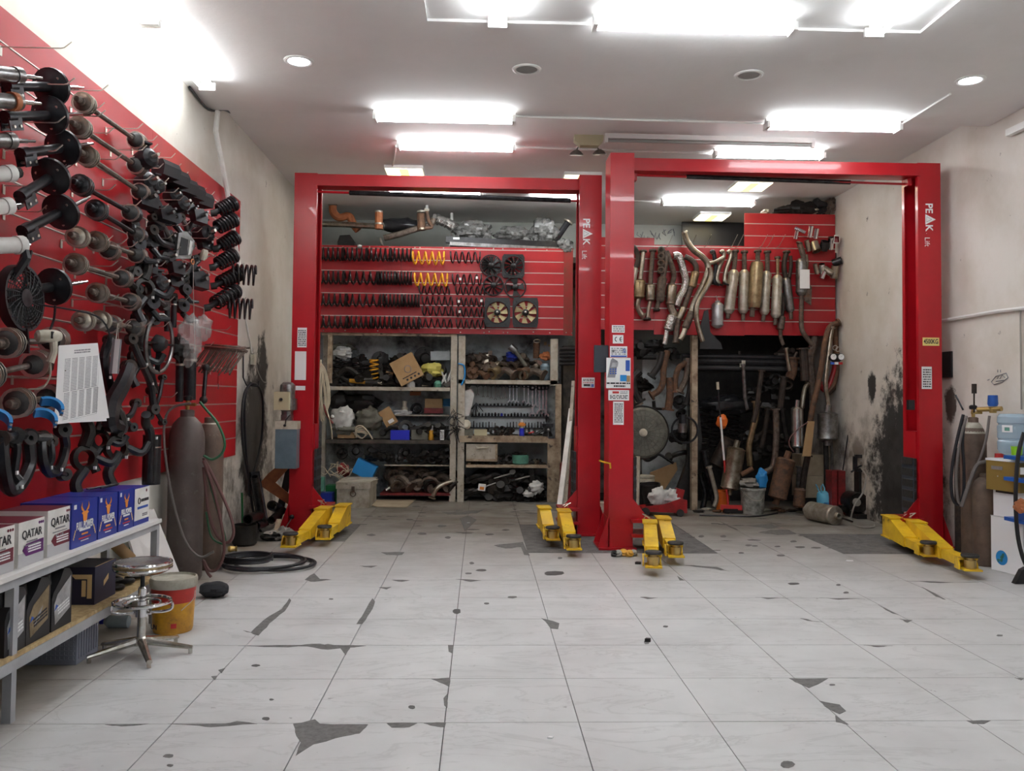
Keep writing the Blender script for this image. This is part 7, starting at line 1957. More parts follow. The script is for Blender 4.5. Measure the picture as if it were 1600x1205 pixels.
exhaust('silver foil-wrapped exhaust pipe with a twisted end, behind the two big Y pipes',[('p',[(1052,400),(1060,400),(1064,410)],6,'foil'),('p',[(1064,408),(1067,420),(1071,436),(1069,452),(1062,464),(1057,478)],[6,6.5,7,8,8.5,8,8,7.5,7,8,8,8,7,7.5,7,6,6,5,5,4,4][0],'foil')])
exhaust('exhaust pipe with a small bronze catalytic body, left of the big Y pipe',[('p',[(1070,401),(1080,406),(1087,415),(1088,426)],4.4,'rust_steel'),('b',(1087,424),(1081,450),6.8,'exhaust_gold'),('p',[(1080,448),(1074,466),(1068,482)],4.4,'rust_steel'),('b',(1069,480),(1060,500),6,'exhaust_steel'),('p',[(1060,498),(1057,516),(1056,534)],5,'rust_steel'),('f',(1056,535),UP,6)])
exhaust('largest shiny Y-shaped exhaust pipe reaching above the panel',[('p',[(1069,364),(1074,378),(1084,391),(1097,401),(1105,411),(1106,424),(1098,446),(1089,464),(1083,478),(1080,492)],4.8,'exhaust_steel'),('p',[(1105,411),(1116,410),(1131,402)],3.2,'exhaust_steel'),('b',(1082,486),(1070,514),6,'rust_steel'),('p',[(1072,510),(1068,522),(1063,531)],4.2,'exhaust_steel'),('f',(1069.5,363),(-.4,0,1),5,'exhaust_pale')],y=EYP - .09)
exhaust('slim shiny exhaust pipe running along the right side of the Y pipe',[('p',[(1109,418),(1111,432),(1106,446),(1097,460),(1090,474),(1088,492),(1091,512),(1098,534)],4,'exhaust_steel')],y=EYP - .16)
for k,(x0,x1) in enumerate(((1111,1116),(1126,1121),(1137,1133))):
 exhaust(f'curved black header tube, {["left", "middle", "right"][k]} one of three beside the Y pipe',[('p',[(x0,395),(x0 + 3,393),(x0 + 5,400),(x1 + 2,420),(x1 - 1,436),(x1 + 3,444)],3.4,'dark_steel' if k == 0 else 'exhaust_steel'),('f',(x1 + 2,444),(.3,-.3,1),6.5,'grime_metal'),('f',(x0 + 2,394),(-.5,-.6,.3),4,'rust_steel')])
exhaust('slanting pale resonator, first of the row of silencers',[('f',(1149,393),UP,6),('p',[(1149,394),(1148,410),(1146,426)],3.8,'rust_steel'),('b',(1147,422),(1138,490),8.6,'exhaust_pale'),('p',[(1138,486),(1137,498)],3.4,'rust_steel'),('x',(1139,434),(1154,432))])
exhaust('upright pale resonator, second of the row of silencers',[('f',(1163,394),UP,6),('p',[(1163,395),(1163,426)],3.8,'rust_steel'),('b',(1163,422),(1161,490),8.2,'exhaust_pale'),('p',[(1161,486),(1161,501)],3.2,'rust_steel'),('x',(1152,435),(1175,433))])
exhaust('fat straw-coloured silencer, third of the row of silencers',[('f',(1184,393),UP,6),('p',[(1184,394),(1184,414)],3.8,'rust_steel'),('b',(1183,410),(1178,481),10.5,'exhaust_gold'),('p',[(1176,478),(1175,495)],4,'rust_steel')],y=EYP - .05)
exhaust('upright pale resonator, fourth of the row of silencers',[('f',(1199,394),UP,6),('p',[(1199,395),(1199,428)],3.8,'rust_steel'),('b',(1198,424),(1194,492),7.5,'exhaust_pale'),('p',[(1194,488),(1192,502)],3.2,'rust_steel')])
exhaust('pale resonator hung slightly lower, fifth of the row of silencers',[('f',(1215,403),UP,5),('p',[(1215,404),(1215,434)],2.8,'exhaust_gold'),('b',(1215,430),(1212,497),8.0,'exhaust_pale'),('p',[(1212,493),(1211,508)],3.0,'rust_steel'),('x',(1203,440),(1212,437))],y=EYP - .03)
exhaust('bent pipe with a slim grey resonator, sixth of the row of silencers',[('f',(1229,394),UP,6),('p',[(1229,395),(1226,406),(1225,418),(1228,438)],4,'rust_dark'),('b',(1228,434),(1235,488),6.8,'grey_steel'),('p',[(1235,485),(1236,499)],3.2,'rust_steel'),('p',[(1235,400),(1236,416),(1233,434)],3,'rust_dark')])
exhaust('thin dark pipe with a small body hanging below the sixth silencer',[('p',[(1223,458),(1223,480),(1221,497)],3.4,'rust_dark'),('b',(1222,494),(1219,516),5.6,'rust_steel'),('p',[(1219,512),(1220,528),(1224,539)],3,'rust_steel')],y=EYP + .02)
t = exhaust('silencer carrying a white paper label, long pipe curving away below',[('f',(1249,380),(.4,0,1),5),('p',[(1249,381),(1253,392),(1257,408)],4.4,'rust_steel'),('b',(1252,404),(1252,462),8.5,'grey_steel'),('p',[(1253,456),(1252,480),(1252,505),(1254,518),(1262,530),(1270,540)],3.8,'rust_steel'),('p',[(1259,398),(1260,412),(1258,426)],3.4,'exhaust_steel')],y=EYP - .04)
part('paper_label',MB().span(onY(EYP - .13,1250,421),onY(EYP - .125,1265,451)),'sticker',t,0,world=True)
part('heat_plate',MB().prism([(0,0),(.09,-.06),(.10,.18),(.04,.26)],onY(EYP - .08,1257,470),(1,0,0),(0,0,1),-.015),'rust_steel',t,0,world=True)
t = exhaust('small silver canister filter hanging by itself under the header tubes',[('b',(1121,473),(1121,512),9.2,'label_silver'),('p',[(1121,470),(1121,478)],4,'label_silver'),('p',[(1121,508),(1121,513)],4,'label_silver')],cat='filter',name='fuel_filter')
part('wire',MB().tube([onY(EYP,1121,470),onY(EYP,1119,462)],.006,5),'wire_zinc',t,world=True)
solo('mud_flap','curved black plastic flap hanging below the silver filter','flap',MB().prism([(0,0),(.05,.02),(.08,-.28),(.22,-.42),(.24,-.50),(-.06,-.50),(-.05,-.2)],onY(EYP - .06,1100,486),(1,0,0),(0,0,1),.02),'black_plastic',smooth=0)
def tip(px,py,rpx,lpx,d,label,m_='exhaust_steel',y=EYP - .05):
 k = y / FPX
 c = onY(y,px,py); d = V3(d).normalized(); L = lpx * k; r = rpx * k
 solo('exhaust_tip',label,'exhaust tip',MB().lathe([(r * .88,0),(r,0),(r,L),(r * 1.05,L),(r * .88,L),(r * .85,0)],c - d * L / 2,d,16,caps=False),m_,'exhaust tips on the red panel')
for px,py,r,l,d,lab in ((1250,360,3,18,(1,-.2,-.5),'slim chrome tip lying crossways, top left of the exhaust tips'),(1244,367,3.4,13,(.1,-.3,1),'chrome tip hanging under the crossways one'),(1266,362,4.2,18,(.05,-.3,1),'upright chrome tip in the top row of exhaust tips'),(1275,365,3.8,16,(.05,-.3,1),'second upright chrome tip in the top row of exhaust tips'),
(1262,384,3.8,18,(-.35,-.3,1),'slanted dull tip, left of the second row'),(1274,386,7,16,(.2,-.4,-1),'wide dull tip in the second row of exhaust tips'),(1288,384,7,15,(.1,-.6,1),'wide dark tip with open mouth in the second row'),(1298,380,4.5,20,(-.2,-.6,1),'dull tip just left of the square chrome one'),
(1275,420,3.6,16,(-.35,-.3,1),'slim tip, left of the lowest row of exhaust tips'),(1284,420,5,16,(-.2,-.5,1),'shiny tip, second in the lowest row'),(1286,429,4.2,12,(.3,-.4,1),'small tip hanging under the shiny one in the lowest row'),(1294,424,5.5,16,(.7,-.3,-.6),'slanted flat tip in the lowest row of exhaust tips'),
(1304,425,6,20,(0,-.3,1),'upright tip at the wall end of the lowest row'),(1308,409,6,14,(.8,-.5,.3),'dark tip with open mouth on top of the wall-end one')):
 tip(px,py,r,l,d,lab,'chrome' if 'chrome' in lab or 'shiny' in lab else 'dark_steel' if 'dark' in lab else 'exhaust_steel')
q = MB(); c = onY(EYP - .12,1307,374)
rr = []
for dy,k in ((.0,1),(-.0,.72),(.14,.6),(.14,.9)):
 rr.append([c + V3((x * k,dy,z * k)) for x,z in ((-.042,-.055),(.050,-.055),(.046,.052),(-.030,.058))])
q.rings(rr,closed=True)
solo('exhaust_tip','square chrome exhaust tip facing forward at the wall end','exhaust tip',q,'chrome','exhaust tips on the red panel',0)
for k,x in enumerate((1041,1077,1100,1140,1149,1186,1196,1213)):
 a = onY(BR - .01,x,384)
 solo('wall_hook',f'wire hook slanting up from the top slot of the right panel, {ORD[k]} from the post','hook',MB().tube([a + V3((0,-.002,-.03)),a + V3((.005,-.10,-.02)),a + V3((.03,-.26,.10))],.004,5),'wire_zinc','hooks on the right panel')
 # storage above the right panel, block behind it
solo('void_sheet','black sheet standing for the dark void of the deck behind the exhaust panel','board',MB().span((onY(13.1,1066,350).x,13.1,3.45),(onY(13.1,1165,350).x,13.14,Z2 - .004)),'black_plastic',smooth=0)  # the deck's dark void, put in as a black sheet
mk = MB(); rnd = random.Random(9)
for k in range(9):
 a = onY(YB - .004,1000 + k * 6.5 + rnd.uniform(-2,2),rnd.uniform(362,376))
 mk.tube([a + V3((rnd.uniform(-.05,.05),0,rnd.uniform(-.06,.06))) for _ in range(4)],.006,4)
solo('wall_scribble','dark scribbled strokes on the back wall over the exhaust panel','marking',mk,'ink_grey',kind='stuff')
for k,(x,y,a,b,m_,lab) in enumerate(((1252,326,.22,.09,'grime','black bag on top of the tall red panel, left one'),(1278,325,.18,.10,'black_satin','black bag on top of the tall red panel, middle one'),(1297,322,.07,.10,'rust_steel','brown can-like lump on top of the tall red panel'),(1272,331,.05,.04,'off_white','pale lump at the front of the tall red panel top'),(1196,332,.05,.035,'off_white','small pale lump at the left of the tall red panel top'),(1225,329,.16,.06,'grime','low black bundle on top of the tall red panel'))):
 solo('stored_bag',lab,'bag',MB().lump(onY(BR + .12 + .05 * (k % 2),x,y),(a,.10,b),90 + k,.4,14,10),m_)
 # ================================================================ the exhaust corner below the right panel
GY = 11.2
def gp(px,py,y=GY): return onY(y,px,py)
solo('wood_post','dirty wooden post dividing the exhaust corner from the fan bay','post',MB().span((gp(1081,700).x,GY,0.001),(gp(1090,700).x,GY + .10,2.29)),'wood_dirty',smooth=0)
solo('metal_sheet','grey sheet-metal panel leaning behind the big drum fan','panel',MB().prism([(0,0),(.62,0),(.62,1.83),(.1,2.13),(0,2.13)],(gp(1003,700,11.9).x,11.9,.002),(1,0,0),(0,0,1),.03),'shelf_back',smooth=0)
fx_ = onY(11.0,1004,676)
t = thing('drum_fan','large dusty round drum fan on a pole stand behind the near middle post','fan',(fx_.x,11.0,0))
part('grille_disc',MB().lathe([(0,.05),(.06,.045),(.30,.03),(.335,.0),(.335,-.05),(.30,-.09),(0,-.09)],fx_,(0,-1,0),36),'bag_grey',t,world=True)
q = MB()
for k in range(26): q.tube([fx_ + V3((r * math.cos(2 * PI * k / 26),-.055 + .02 * (r / .3),r * math.sin(2 * PI * k / 26))) for r in (.06,.18,.30)],.004,4)
for r in (.10,.16,.22,.28): q.torus(fx_ + V3((0,-.052 + .02 * r / .3,0)),(0,1,0),r,.004,30,4)
part('grille',q,'bag_grey',t,kind='stuff',world=True)
part('rim',MB().torus(fx_,(0,1,0),.335,.012,40,6),'grime_metal',t,world=True)
part('hub_knob',MB().lathe([(.055,.03),(.05,.07),(.03,.085),(0,.088)],fx_,(0,-1,0),16),'off_white',t,world=True)
pb = onY(10.9,996,790)
part('pole',MB().cyl((pb.x,10.92,.06),(pb.x + .01,10.92,fx_.z - .3),.026,n=10),'off_white',t,world=True)
part('foot',MB().lathe([(.0,.06),(.05,.055),(.11,.02),(.115,.003),(0,.003)],(pb.x,10.92,0),(0,0,1),18),'off_white',t,world=True)
part('tube_frame',MB().tube(smooth_path([gp(1000,708,11.02),gp(1010,720),gp(1022,715),gp(1029,710),gp(1040,716),gp(1052,724)],5),.02,6),'dark_steel',t,world=True)
# trolley jack with bags
a,b = onZ(0,998,802),onZ(0,1073,798)
jy = 10.75; ja,jb = onY(jy,1000,795),onY(jy,1070,795)
t = thing('trolley_jack','low red trolley jack with plastic bags lying on it','jack',((ja.x + jb.x) / 2,jy,0))
L = jb.x - ja.x
for e in (-.11,.11):
 part('side_frame',MB().prism([(0,.06),(L,.04),(L,.20),(L * .85,.22),(L * .5,.15),(0,.11)],(ja.x,jy + e,0),(1,0,0),(0,0,1),.02),'jack_red',t,0,world=True)
part('deck',MB().prism([(.02,.08),(L - .02,.08),(L - .04,.16),(.02,.11)],(ja.x,jy + .11,0),(1,0,0),(0,0,1),.2),'jack_red',t,0,world=True)
part('handle_socket',MB().box((jb.x - .08,jy,.25),(.10,.1,.16),Matrix.Rotation(.25,3,'Y')),'jack_red',t,0,world=True)
part('saddle',MB().lathe([(.05,.10),(.05,.13),(.06,.14),(0,.14)],(ja.x + .12,jy,0),(0,0,1),14),'dark_steel',t,world=True)
for x,r in ((ja.x + .04,.055),(jb.x - .09,.045)):
 for e in (-.14,.13): part('wheel',MB().cyl((x,jy + e - .02,r + .001),(x,jy + e + .02,r + .001),r,n=16),'black_rubber',t,world=True)
q = MB()
for x in (.62,.84): q.cyl((ja.x + L * x,jy - .12,.16),(ja.x + L * x,jy - .095,.16),.018,n=10)
part('bolt',q,'wire_zinc',t,kind='stuff',world=True)
solo('white_bag','crumpled white plastic bag on the trolley jack, taller left one','bag',MB().lump(onY(jy,1030,777),(.12,.09,.12),101,.28,22,16,2.8),'bag_white',smooth=70)
solo('white_bag','crumpled white plastic bag on the trolley jack, striped right one','bag',MB().lump(onY(jy,1050,778),(.12,.09,.10),102,.3,22,16,2.8),'bag_white',smooth=70)
solo('black_bucket','black bucket lying by the trolley jack','bucket',MB().lathe([(.10,0),(.13,.24),(.12,.24),(.09,.02)],onY(11.0,1018,785),(-.1,-.1,1),18),'grime')
solo('dark_bin','dark bin with a pale rim standing behind the pole of the drum fan','bin',MB().lathe([(.16,.002),(.18,.35),(.18,.36)],(gp(1003,790).x,11.35,0),(0,0,1),20),'grime')
solo('bin_rim','pale ribbed lid on the dark bin behind the fan pole','lid',MB().lathe([(.185,.362),(.195,.37),(.195,.40),(.185,.41),(.195,.42),(.195,.44),(0,.45)],(gp(1003,790).x,11.35,0),(0,0,1),20),'off_white')
solo('cardboard_flap','brown cardboard flap leaning under the grey panel','cardboard',MB().prism([(0,-.42),(.05,-.42),(.42,.16),(.40,.26),(.05,.12)],onY(11.6,1010,752),(1,0,0),(0,0,1),.02),'cardboard',smooth=0)
solo('red_can','dark red can standing behind the near middle post','can',MB().lathe([(.09,.002),(.10,.02),(.10,.42)],(gp(984,760,11.5).x,11.5,.25),(0,0,1),16),'tin_red')
for k,(pts,r,m_,lab) in enumerate((([(1043,548),(1037,575),(1036,596),(1030,610),(1018,618)],5,'rust_brown','rust-brown pipe hanging beside the wood post, hooked to the left'),([(1046,590),(1047,615),(1044,640)],6,'rust_brown','straight rust-brown pipe hanging in the fan bay'),
([(1072,566),(1060,576),(1055,594),(1055,612)],4.5,'rust_brown','bent brown pipe curving down beside the wood post'),([(1076,560),(1072,590),(1062,612)],5,'rust_steel','brown pipe leaning behind the wood post'),
([(1035,550),(1030,570),(1018,588)],5,'grime','black arm hanging under the exhaust panel corner'),([(1080,590),(1078,610),(1072,632)],4.5,'grime','black handle-like pipe touching the wood post'),
([(1000,580),(990,592),(992,612),(1000,628)],6,'grime','black curved part behind the near middle post'),([(988,598),(992,615),(999,632)],4,'exhaust_pale','pale shoe-like part behind the near middle post'))):
 P = smooth_path([gp(x,y,11.35) for x,y in pts],5)
 t = thing('hanging_pipe',lab,'pipe',P[-1])
 part('pipe',MB().tube(P,pxr(r,11.35),10),m_,t,world=True)
 part('flange',MB().lathe([(pxr(r * .5),-.012),(pxr(r * 1.5),-.012),(pxr(r * 1.5),.012),(pxr(r * .5),.012)],P[-1],P[-1] - P[-3],12),m_,t,world=True)
for k,(x,y,kd,s) in enumerate(((995,555,'cast',.14),(1010,562,'bracket',.13),(1022,550,'cast',.12),(1005,610,'cast',.11),(1050,560,'cast',.10),(1062,640,'hub',.10),(1066,655,'elbow',.10),(1060,690,'cast',.12),(1066,720,'arm',.12),(1030,640,'bracket',.08),(1020,648,'ring',.05))):
 nm,ct = KN[kd]
 heap(nm,f'black {WORD[kd]} hanging in the dark fan bay, {ORD[k]} from the top',ct,x,y,kd,s,300 + k,'grime' if k % 3 else 'grime_metal',None,11.5,'dark parts in the fan bay')
solo('black_hose','black hose loop hanging on the wood post','hose',MB().torus(gp(1070,672,11.185),(.0,1,0),.17,.014,28,6),'hose_black')
t = thing('air_gun','dark spray gun hanging in the hose loop by the wood post','tool',gp(1066,680,11.1))
part('body',MB().cyl(gp(1067,648,11.1),gp(1066,680,11.1),.05,n=12),'dark_steel',t,world=True); part('cup',MB().cyl(gp(1066,662,11.05),gp(1066,676,11.05),.06,n=14),'grey_steel',t,world=True)
solo('leaning_mat','black folded mat leaning between the fan and the wood post','mat',MB().prism([(0,0),(.30,0),(.42,.9),(.36,1.5),(.28,1.5),(.22,.6)],(gp(1045,790,11.5).x,11.5,.005),(1,0,0),(0,0,1),.12),'grime',smooth=0)
# dark void of the exhaust corner: back board, long black tubes, rubber rolls
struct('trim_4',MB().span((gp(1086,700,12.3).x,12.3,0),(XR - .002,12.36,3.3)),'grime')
for k,(y,r,m_) in enumerate(((556,.032,'black_satin'),(564,.05,'black_satin'),(574,.045,'black_plastic'))):
 solo('stored_tube',['slim black tube laid across the exhaust corner, upper one','long black tube with pale tape across the exhaust corner','thick black tube laid across the exhaust corner, lowest one'][k],'tube',MB().cyl(gp(1066,y,11.44),gp(1262,y + 4,11.48),r,n=12),m_)
solo('tape_band','pale tape wrapped round the long black tube','tape',MB().cyl(gp(1157,566.5,11.46),gp(1163,566.7,11.46),.053,n=12).span(gp(1156,568,11.39),gp(1163,574,11.40)),'off_white')
solo('black_roll','black shiny plastic-wrapped roll lying in the exhaust corner','roll',MB().lump(gp(1135,634,11.7),(.42,.16,.13),111,.3,22,14,2.2),'black_satin',smooth=40)
for k,(x,y) in enumerate(((1097,655),(1110,652),(1122,655),(1135,658),(1148,655),(1100,682),(1114,686),(1128,690),(1142,686),(1156,682))):
 c = gp(x,y,11.75)
 solo('coil_spring',f'dusty black coil spring stacked in the exhaust corner, {ORD[k]} along the two layers','coil spring',MB().helix(c - V3((0,0,.11)),(.1,0,1),.062,.009,.24,5,12,5),'spring_black','springs in the exhaust corner',40)
CP = [([(1190,580),(1186,610),(1182,640),(1177,660)],4,'rust_dark','dark straight pipe hanging in the exhaust corner'),([(1181,628),(1181,650),(1174,680),(1170,700),(1172,728)],5,'exhaust_gold','brownish wavy pipe standing above the dirty white bucket'),
([(1161,570),(1163,600),(1164,622),(1168,640)],3,'grey_steel','thin bright-edged rod hanging in the exhaust corner'),([(1212,640),(1213,670),(1212,700),(1210,720),(1206,732),(1195,738)],5,'rust_steel','long dark pipe with a pale brown elbow over the bucket'),
([(1225,590),(1222,612),(1219,640)],5,'rust_dark','dark pipe left of the bright silencer pipe'),([(1240,560),(1238,582),(1234,592)],7,'rust_brown','rust-brown short silencer hanging above the bright pipe'),([(1255,545),(1257,570),(1258,595)],7,'rust_dark','dark fat pipe behind the curved tailpipes'),
([(1228,545),(1231,565),(1234,580)],3,'exhaust_steel','thin bright pipe hanging under the small silencer'),([(1200,640),(1196,668),(1190,700)],4,'rust_dark','dark slanting pipe in the middle of the exhaust corner'),([(1222,640),(1225,665),(1230,690)],4,'grime_metal','dark pipe leaning left of the bright silencer'),
([(1100,705),(1106,740),(1114,775),(1117,790)],5,'dark_steel','dark curved pipe on the floor right of the wood post'),([(1094,740),(1102,770),(1098,795)],4.5,'dark_steel','thin dark pipe on the floor touching the wood post'),([(1108,730),(1116,760),(1120,778),(1116,792)],3.5,'exhaust_pale','bright-edged pipe leaning left of the broom'),([(1122,775),(1126,790)],4,'grime','short black pipe at the broom foot'),
([(1275,510),(1270,540),(1266,560),(1268,590),(1272,625)],6.5,'rust_steel','wide grey-brown pipe leaning at the panel end'),([(1310,504),(1296,512),(1288,540),(1283,575),(1276,610),(1268,645),(1264,680)],4.5,'rust_brown','long rusty tailpipe arching over to the wall'),([(1305,508),(1306,540),(1308,570),(1303,598),(1292,612)],4.5,'rust_brown','rusty tailpipe curving in front of the gauges'),
([(1305,506),(1305,545),(1304,580),(1304,604),(1290,618)],4,'rust_steel','brown tailpipe nearest the right wall'),([(1300,512),(1294,560),(1290,600),(1293,625),(1296,642)],3.5,'exhaust_steel','bright slim tailpipe leading to the hanging silencer'),([(1280,600),(1290,610),(1300,590),(1306,566)],4,'jack_red','dull red bent pipe behind the gauges'),
([(1262,600),(1258,606),(1255,620),(1253,638)],3.6,'exhaust_steel','bright bent pipe joining the polished silencer'),([(1290,690),(1291,720),(1292,750)],4,'grime','black pipe below the hanging silencer'),([(1298,688),(1300,715),(1298,760),(1297,797)],2.5,'grey_steel','thin grey strip below the hanging silencer'),([(1249,730),(1248,750),(1246,790)],4,'grey_steel','grey tube behind the rusty silencer'),
([(1262,712),(1256,745),(1251,790)],5,'rust_dark','brown leaning pipe between the rusty silencer and beige boxes')]
for k,(pts,r,m_,lab) in enumerate(CP):
 yy = 11.15 + .12 * (k % 3)
 P = smooth_path([gp(x,y,yy) for x,y in pts],5)
 t = thing('tailpipe',lab,'exhaust pipe',P[-1])
 part('pipe',MB().tube(P,pxr(r,yy),10),m_,t,world=True)
 part('flange',MB().lathe([(pxr(r * .6),-.01),(pxr(r * 1.35),-.01),(pxr(r * 1.35),.012),(pxr(r * .6),.012)],P[0],P[0] - P[1],12),m_,t,world=True)
def silencer(label,a,b,rpx,m_,y,flat=.7,stubs=True):
 A,B = gp(*a,y),gp(*b,y)
 t = thing('silencer',label,'silencer',V3(B),'silencers in the exhaust corner')
 d = B - A; L = d.length; r = pxr(rpx,y); d.normalize()
 R = frame_z(d,(0,1,0))
 prof = [(r * .7,0),(r * .98,.02),(r * 1.04,.025),(r,.04),(r,L - .04),(r * 1.04,L - .025),(r * .98,L - .02),(r * .7,L)]
 part('shell',MB().lathe(prof,A,d,20),m_,t,world=True)
 if stubs:
  part('stub_pipe',MB().cyl(A - d * .09 + V3((.01,0,0)),A,r * .34,n=10),m_,t,world=True)
  part('stub_pipe',MB().cyl(B,B + d * .07,r * .34,n=10),m_,t,world=True)
 return t
silencer('tall polished silencer standing in the middle of the exhaust corner',(1245,636),(1246,700),9.5,'alu_bright',11.1)
silencer('broad grey silencer hanging by the right wall under the tailpipes',(1293,644),(1293,688),15.5,'grey_steel',11.1)
silencer('ribbed brownish silencer leaning left of the dirty white bucket',(1150,699),(1140,765),14.5,'exhaust_steel',11.0)
silencer('dark rusty silencer leaning right of the dirty white bucket',(1229,716),(1214,780),14.5,'rust_brown',10.95)
silencer('dark dusty silencer lying behind the broom',(1140,685),(1118,730),12,'rust_dark',11.4,stubs=False)
silencer('short rust-brown silencer standing on the floor by the lying one',(1250,763),(1248,793),9,'rust_brown',10.9,stubs=False)
silencer('small brown silencer above the polished one',(1240,560),(1232,580),6.5,'rust_steel',11.45)
p0,p1 = onZ(.115,1262,797),onZ(.11,1306,806)
t = thing('silencer','pale grey silencer lying on the floor of the exhaust corner, mouth forward','silencer',(p0 + p1) / 2 - V3((0,0,.112)))
d = (p1 - p0); L = d.length
part('shell',MB().lathe([(.03,-.06),(.04,-.0),(.09,.03),(.112,.06),(.112,L - .04),(.116,L - .03),(.11,L),(.07,L + .01),(.04,L + .02),(.04,L + .06),(.028,L + .06),(.028,L)],p0,d,22),'exhaust_pale',t,world=True)
part('hanger',MB().bar(p1 + V3((.05,-.02,-.02)),p1 + V3((.20,.02,-.07)),.04,.02),'rust_dark',t,0,world=True)
# bucket, broom, can, boxes, gauges, red tin, pump
bp = onZ(0,1176,803)
t = thing('dirty_bucket','dirty white bucket full of scrap with a blue bag on top','bucket',bp)
part('bucket_body',MB().lathe([(.13,.002),(.155,.30),(.165,.305),(.165,.33),(.155,.335),(.14,.05),(0,.05)],n=24),'bucket_dirty',t)
part('handle',MB().tube(smooth_path([(-.16,-.02,.31),(-.06,-.165,.20),(.06,-.165,.20),(.16,-.02,.31)],5),.004,5),'wire_zinc',t)
solo('blue_bag','bright blue plastic bag in the dirty white bucket','bag',MB().lump(onY(bp.y,1190,750),(.07,.06,.14),121,.3,14,10,2.2),'sky_blue',smooth=30)
solo('scrap_cloth','pinkish grey cloth in the dirty white bucket','cloth',MB().lump(onY(bp.y,1170,755),(.13,.10,.06),122,.5,14,10),'cable_grey',smooth=30)
solo('copper_pipe','rusty pipe stub sticking out of the dirty white bucket','pipe',MB().cyl(onY(bp.y,1158,742),onY(bp.y,1176,732),.03,n=10),'rust_brown')
a,b = onY(11.0,1121,597),onY(10.95,1138,795)
t = thing('broom','broom with a white and red pole leaning in the exhaust corner','broom',(b.x,b.y,0))
d = b - a
part('grip',MB().cyl(a,a + d * .06,.018,n=10),'off_white',t,world=True); part('pole_upper',MB().cyl(a + d * .06,a + d * .30,.010,n=8),'dark_steel',t,world=True)
part('pole_middle',MB().cyl(a + d * .28,a + d * .62,.014,n=8),'sticker',t,world=True); part('pole_lower',MB().cyl(a + d * .62,b,.014,n=8),'ink_red',t,world=True)
part('head',MB().bar(b + V3((-.10,0,.02)),b + V3((.16,-.05,.02)),.05,.06),'ink_red',t,0,world=True)
part('bristles',MB().box(b + V3((.08,-.03,-.02)),(.3,.07,.05)),'grime',t,0,world=True,kind='stuff')
solo('orange_helmet','orange-red bowl hanging behind the broom pole','bowl',MB().lump(onY(11.07,1128,659),(.07,.075,.09),130,.15),'orange_bucket')
solo('orange_tub','orange tub on the floor behind the broom foot','tub',MB().lathe([(.08,.002),(.09,.25),(.07,.27)],(gp(1129,790,11.2).x,11.2,.0),(0,0,1),18),'orange_bucket')
t = thing('gas_can','light blue refrigerant can with a wire guard on the floor near the right wall','gas can',V3((onY(11.05,1289,790).x,11.05,0)))
gx = t.location
part('can',MB().lathe([(.10,.002),(.105,.02),(.105,.21),(.09,.26),(.04,.28)],n=24),'cyan_can',t)
for k in range(5): part('guard_wire',MB().tube(smooth_path([(.07 * math.cos(k * 1.256),.07 * math.sin(k * 1.256),.265),(.09 * math.cos(k * 1.256),.09 * math.sin(k * 1.256),.31),(.11 * math.cos(k * 1.256 + .2),.11 * math.sin(k * 1.256 + .2),.36)],4),.008,6),'cyan_can',t)
q = lines_block(MB(),V3((0,-.1062,.12)),(1,0,0),(0,0,1),.11,.05,3,4,.6,.05); part('fine_print',q,'ink_blue',t,0,kind='stuff')
for k,(y0,y1) in enumerate(((711,743),(744,778))):
 a,b = onY(11.45,1252,y1),onY(11.45,1287,y0)
 solo('beige_carton',['beige carton stacked behind the light blue can, upper one','beige carton stacked behind the light blue can, lower one'][k],'carton',MB().span((a.x,11.45,a.z),(b.x,11.8,b.z)),'cardboard_pale',smooth=0)
a = onY(11.5,1252,778); solo('low_crate','dark crate under the beige cartons','crate',MB().span((a.x,11.46,.003),(onY(11.5,1287,778).x,11.8,a.z - .004)),'grime',smooth=0)
solo('cardboard_strip','tan cardboard strip hanging between the silencers','cardboard',MB().prism([(0,0),(.11,.0),(.16,.45),(.07,.45)],gp(1253,713,10.95),(1,0,0),(0,0,1),.02),'cardboard',smooth=0)
solo('red_cable','red and blue cable hanging in a bow across the polished silencer','cable',MB().tube(smooth_path([gp(1262,660,10.9),gp(1248,670,10.9),gp(1236,682,10.9),(gp(1233,695,10.9)),gp(1240,706,10.9)],5),.008,6),'hose_red')
mg = onY(11.02,1306,559)
t = thing('gauge_manifold','pair of round pressure gauges hung on the tailpipes at the right wall','gauges',mg)
part('body',MB().ball((0,0,0),(.10,.035,.055),16,10),'black_plastic',t)
for e in (-.052,.05):
 g = part('gauge',MB().lathe([(.045,.02),(.047,.045),(.042,.05)],(e,0,.008),(0,-1,0),20),'black_satin',t)
 part('dial',MB().lathe([(.038,.0505),(.038,.053)],(e,0,.008),(0,-1,0),20),'sticker',t)
 part('needle',MB().bar((e,-.0545,.008),(e + .015,-.0545,.03),.004,.002),'ink',t,0)
for k,m_ in enumerate(('ink_blue','sticker','ink_red')): part('knob_tag',MB().box((-.06 + .055 * k,-.03,-.075),(.045,.02,.03)),m_,t,0)
part('hook',MB().torus((-.01,0,.13),(0,1,.3),.03,.006,14,5).torus((.03,0,.11),(0,1,.3),.03,.006,14,5),'wire_zinc',t,kind='stuff')
for k,(a,b) in enumerate(((1300,1308),(1310,1321))):
 A,B = onY(10.85,a,790),onY(10.85,b,736)
 solo('red_tin',['narrow dark red steel tin by the right wall','dark red steel tin by the right wall, next to the black pump'][k],'tin',MB().span((A.x,10.85,.003),(B.x,11.05,B.z)),'tin_red',smooth=0)
solo('thin_rod','thin dark rod leaning on the right wall above the red tins','rod',MB().cyl(onY(10.95,1317,735),onY(11.0,1325,680),.009,n=6),'dark_steel')
py_ = 10.6
t = thing('vacuum_pump','greasy black pump on a stand by the sooty right wall','pump',(onY(py_,1347,815).x,py_,0))
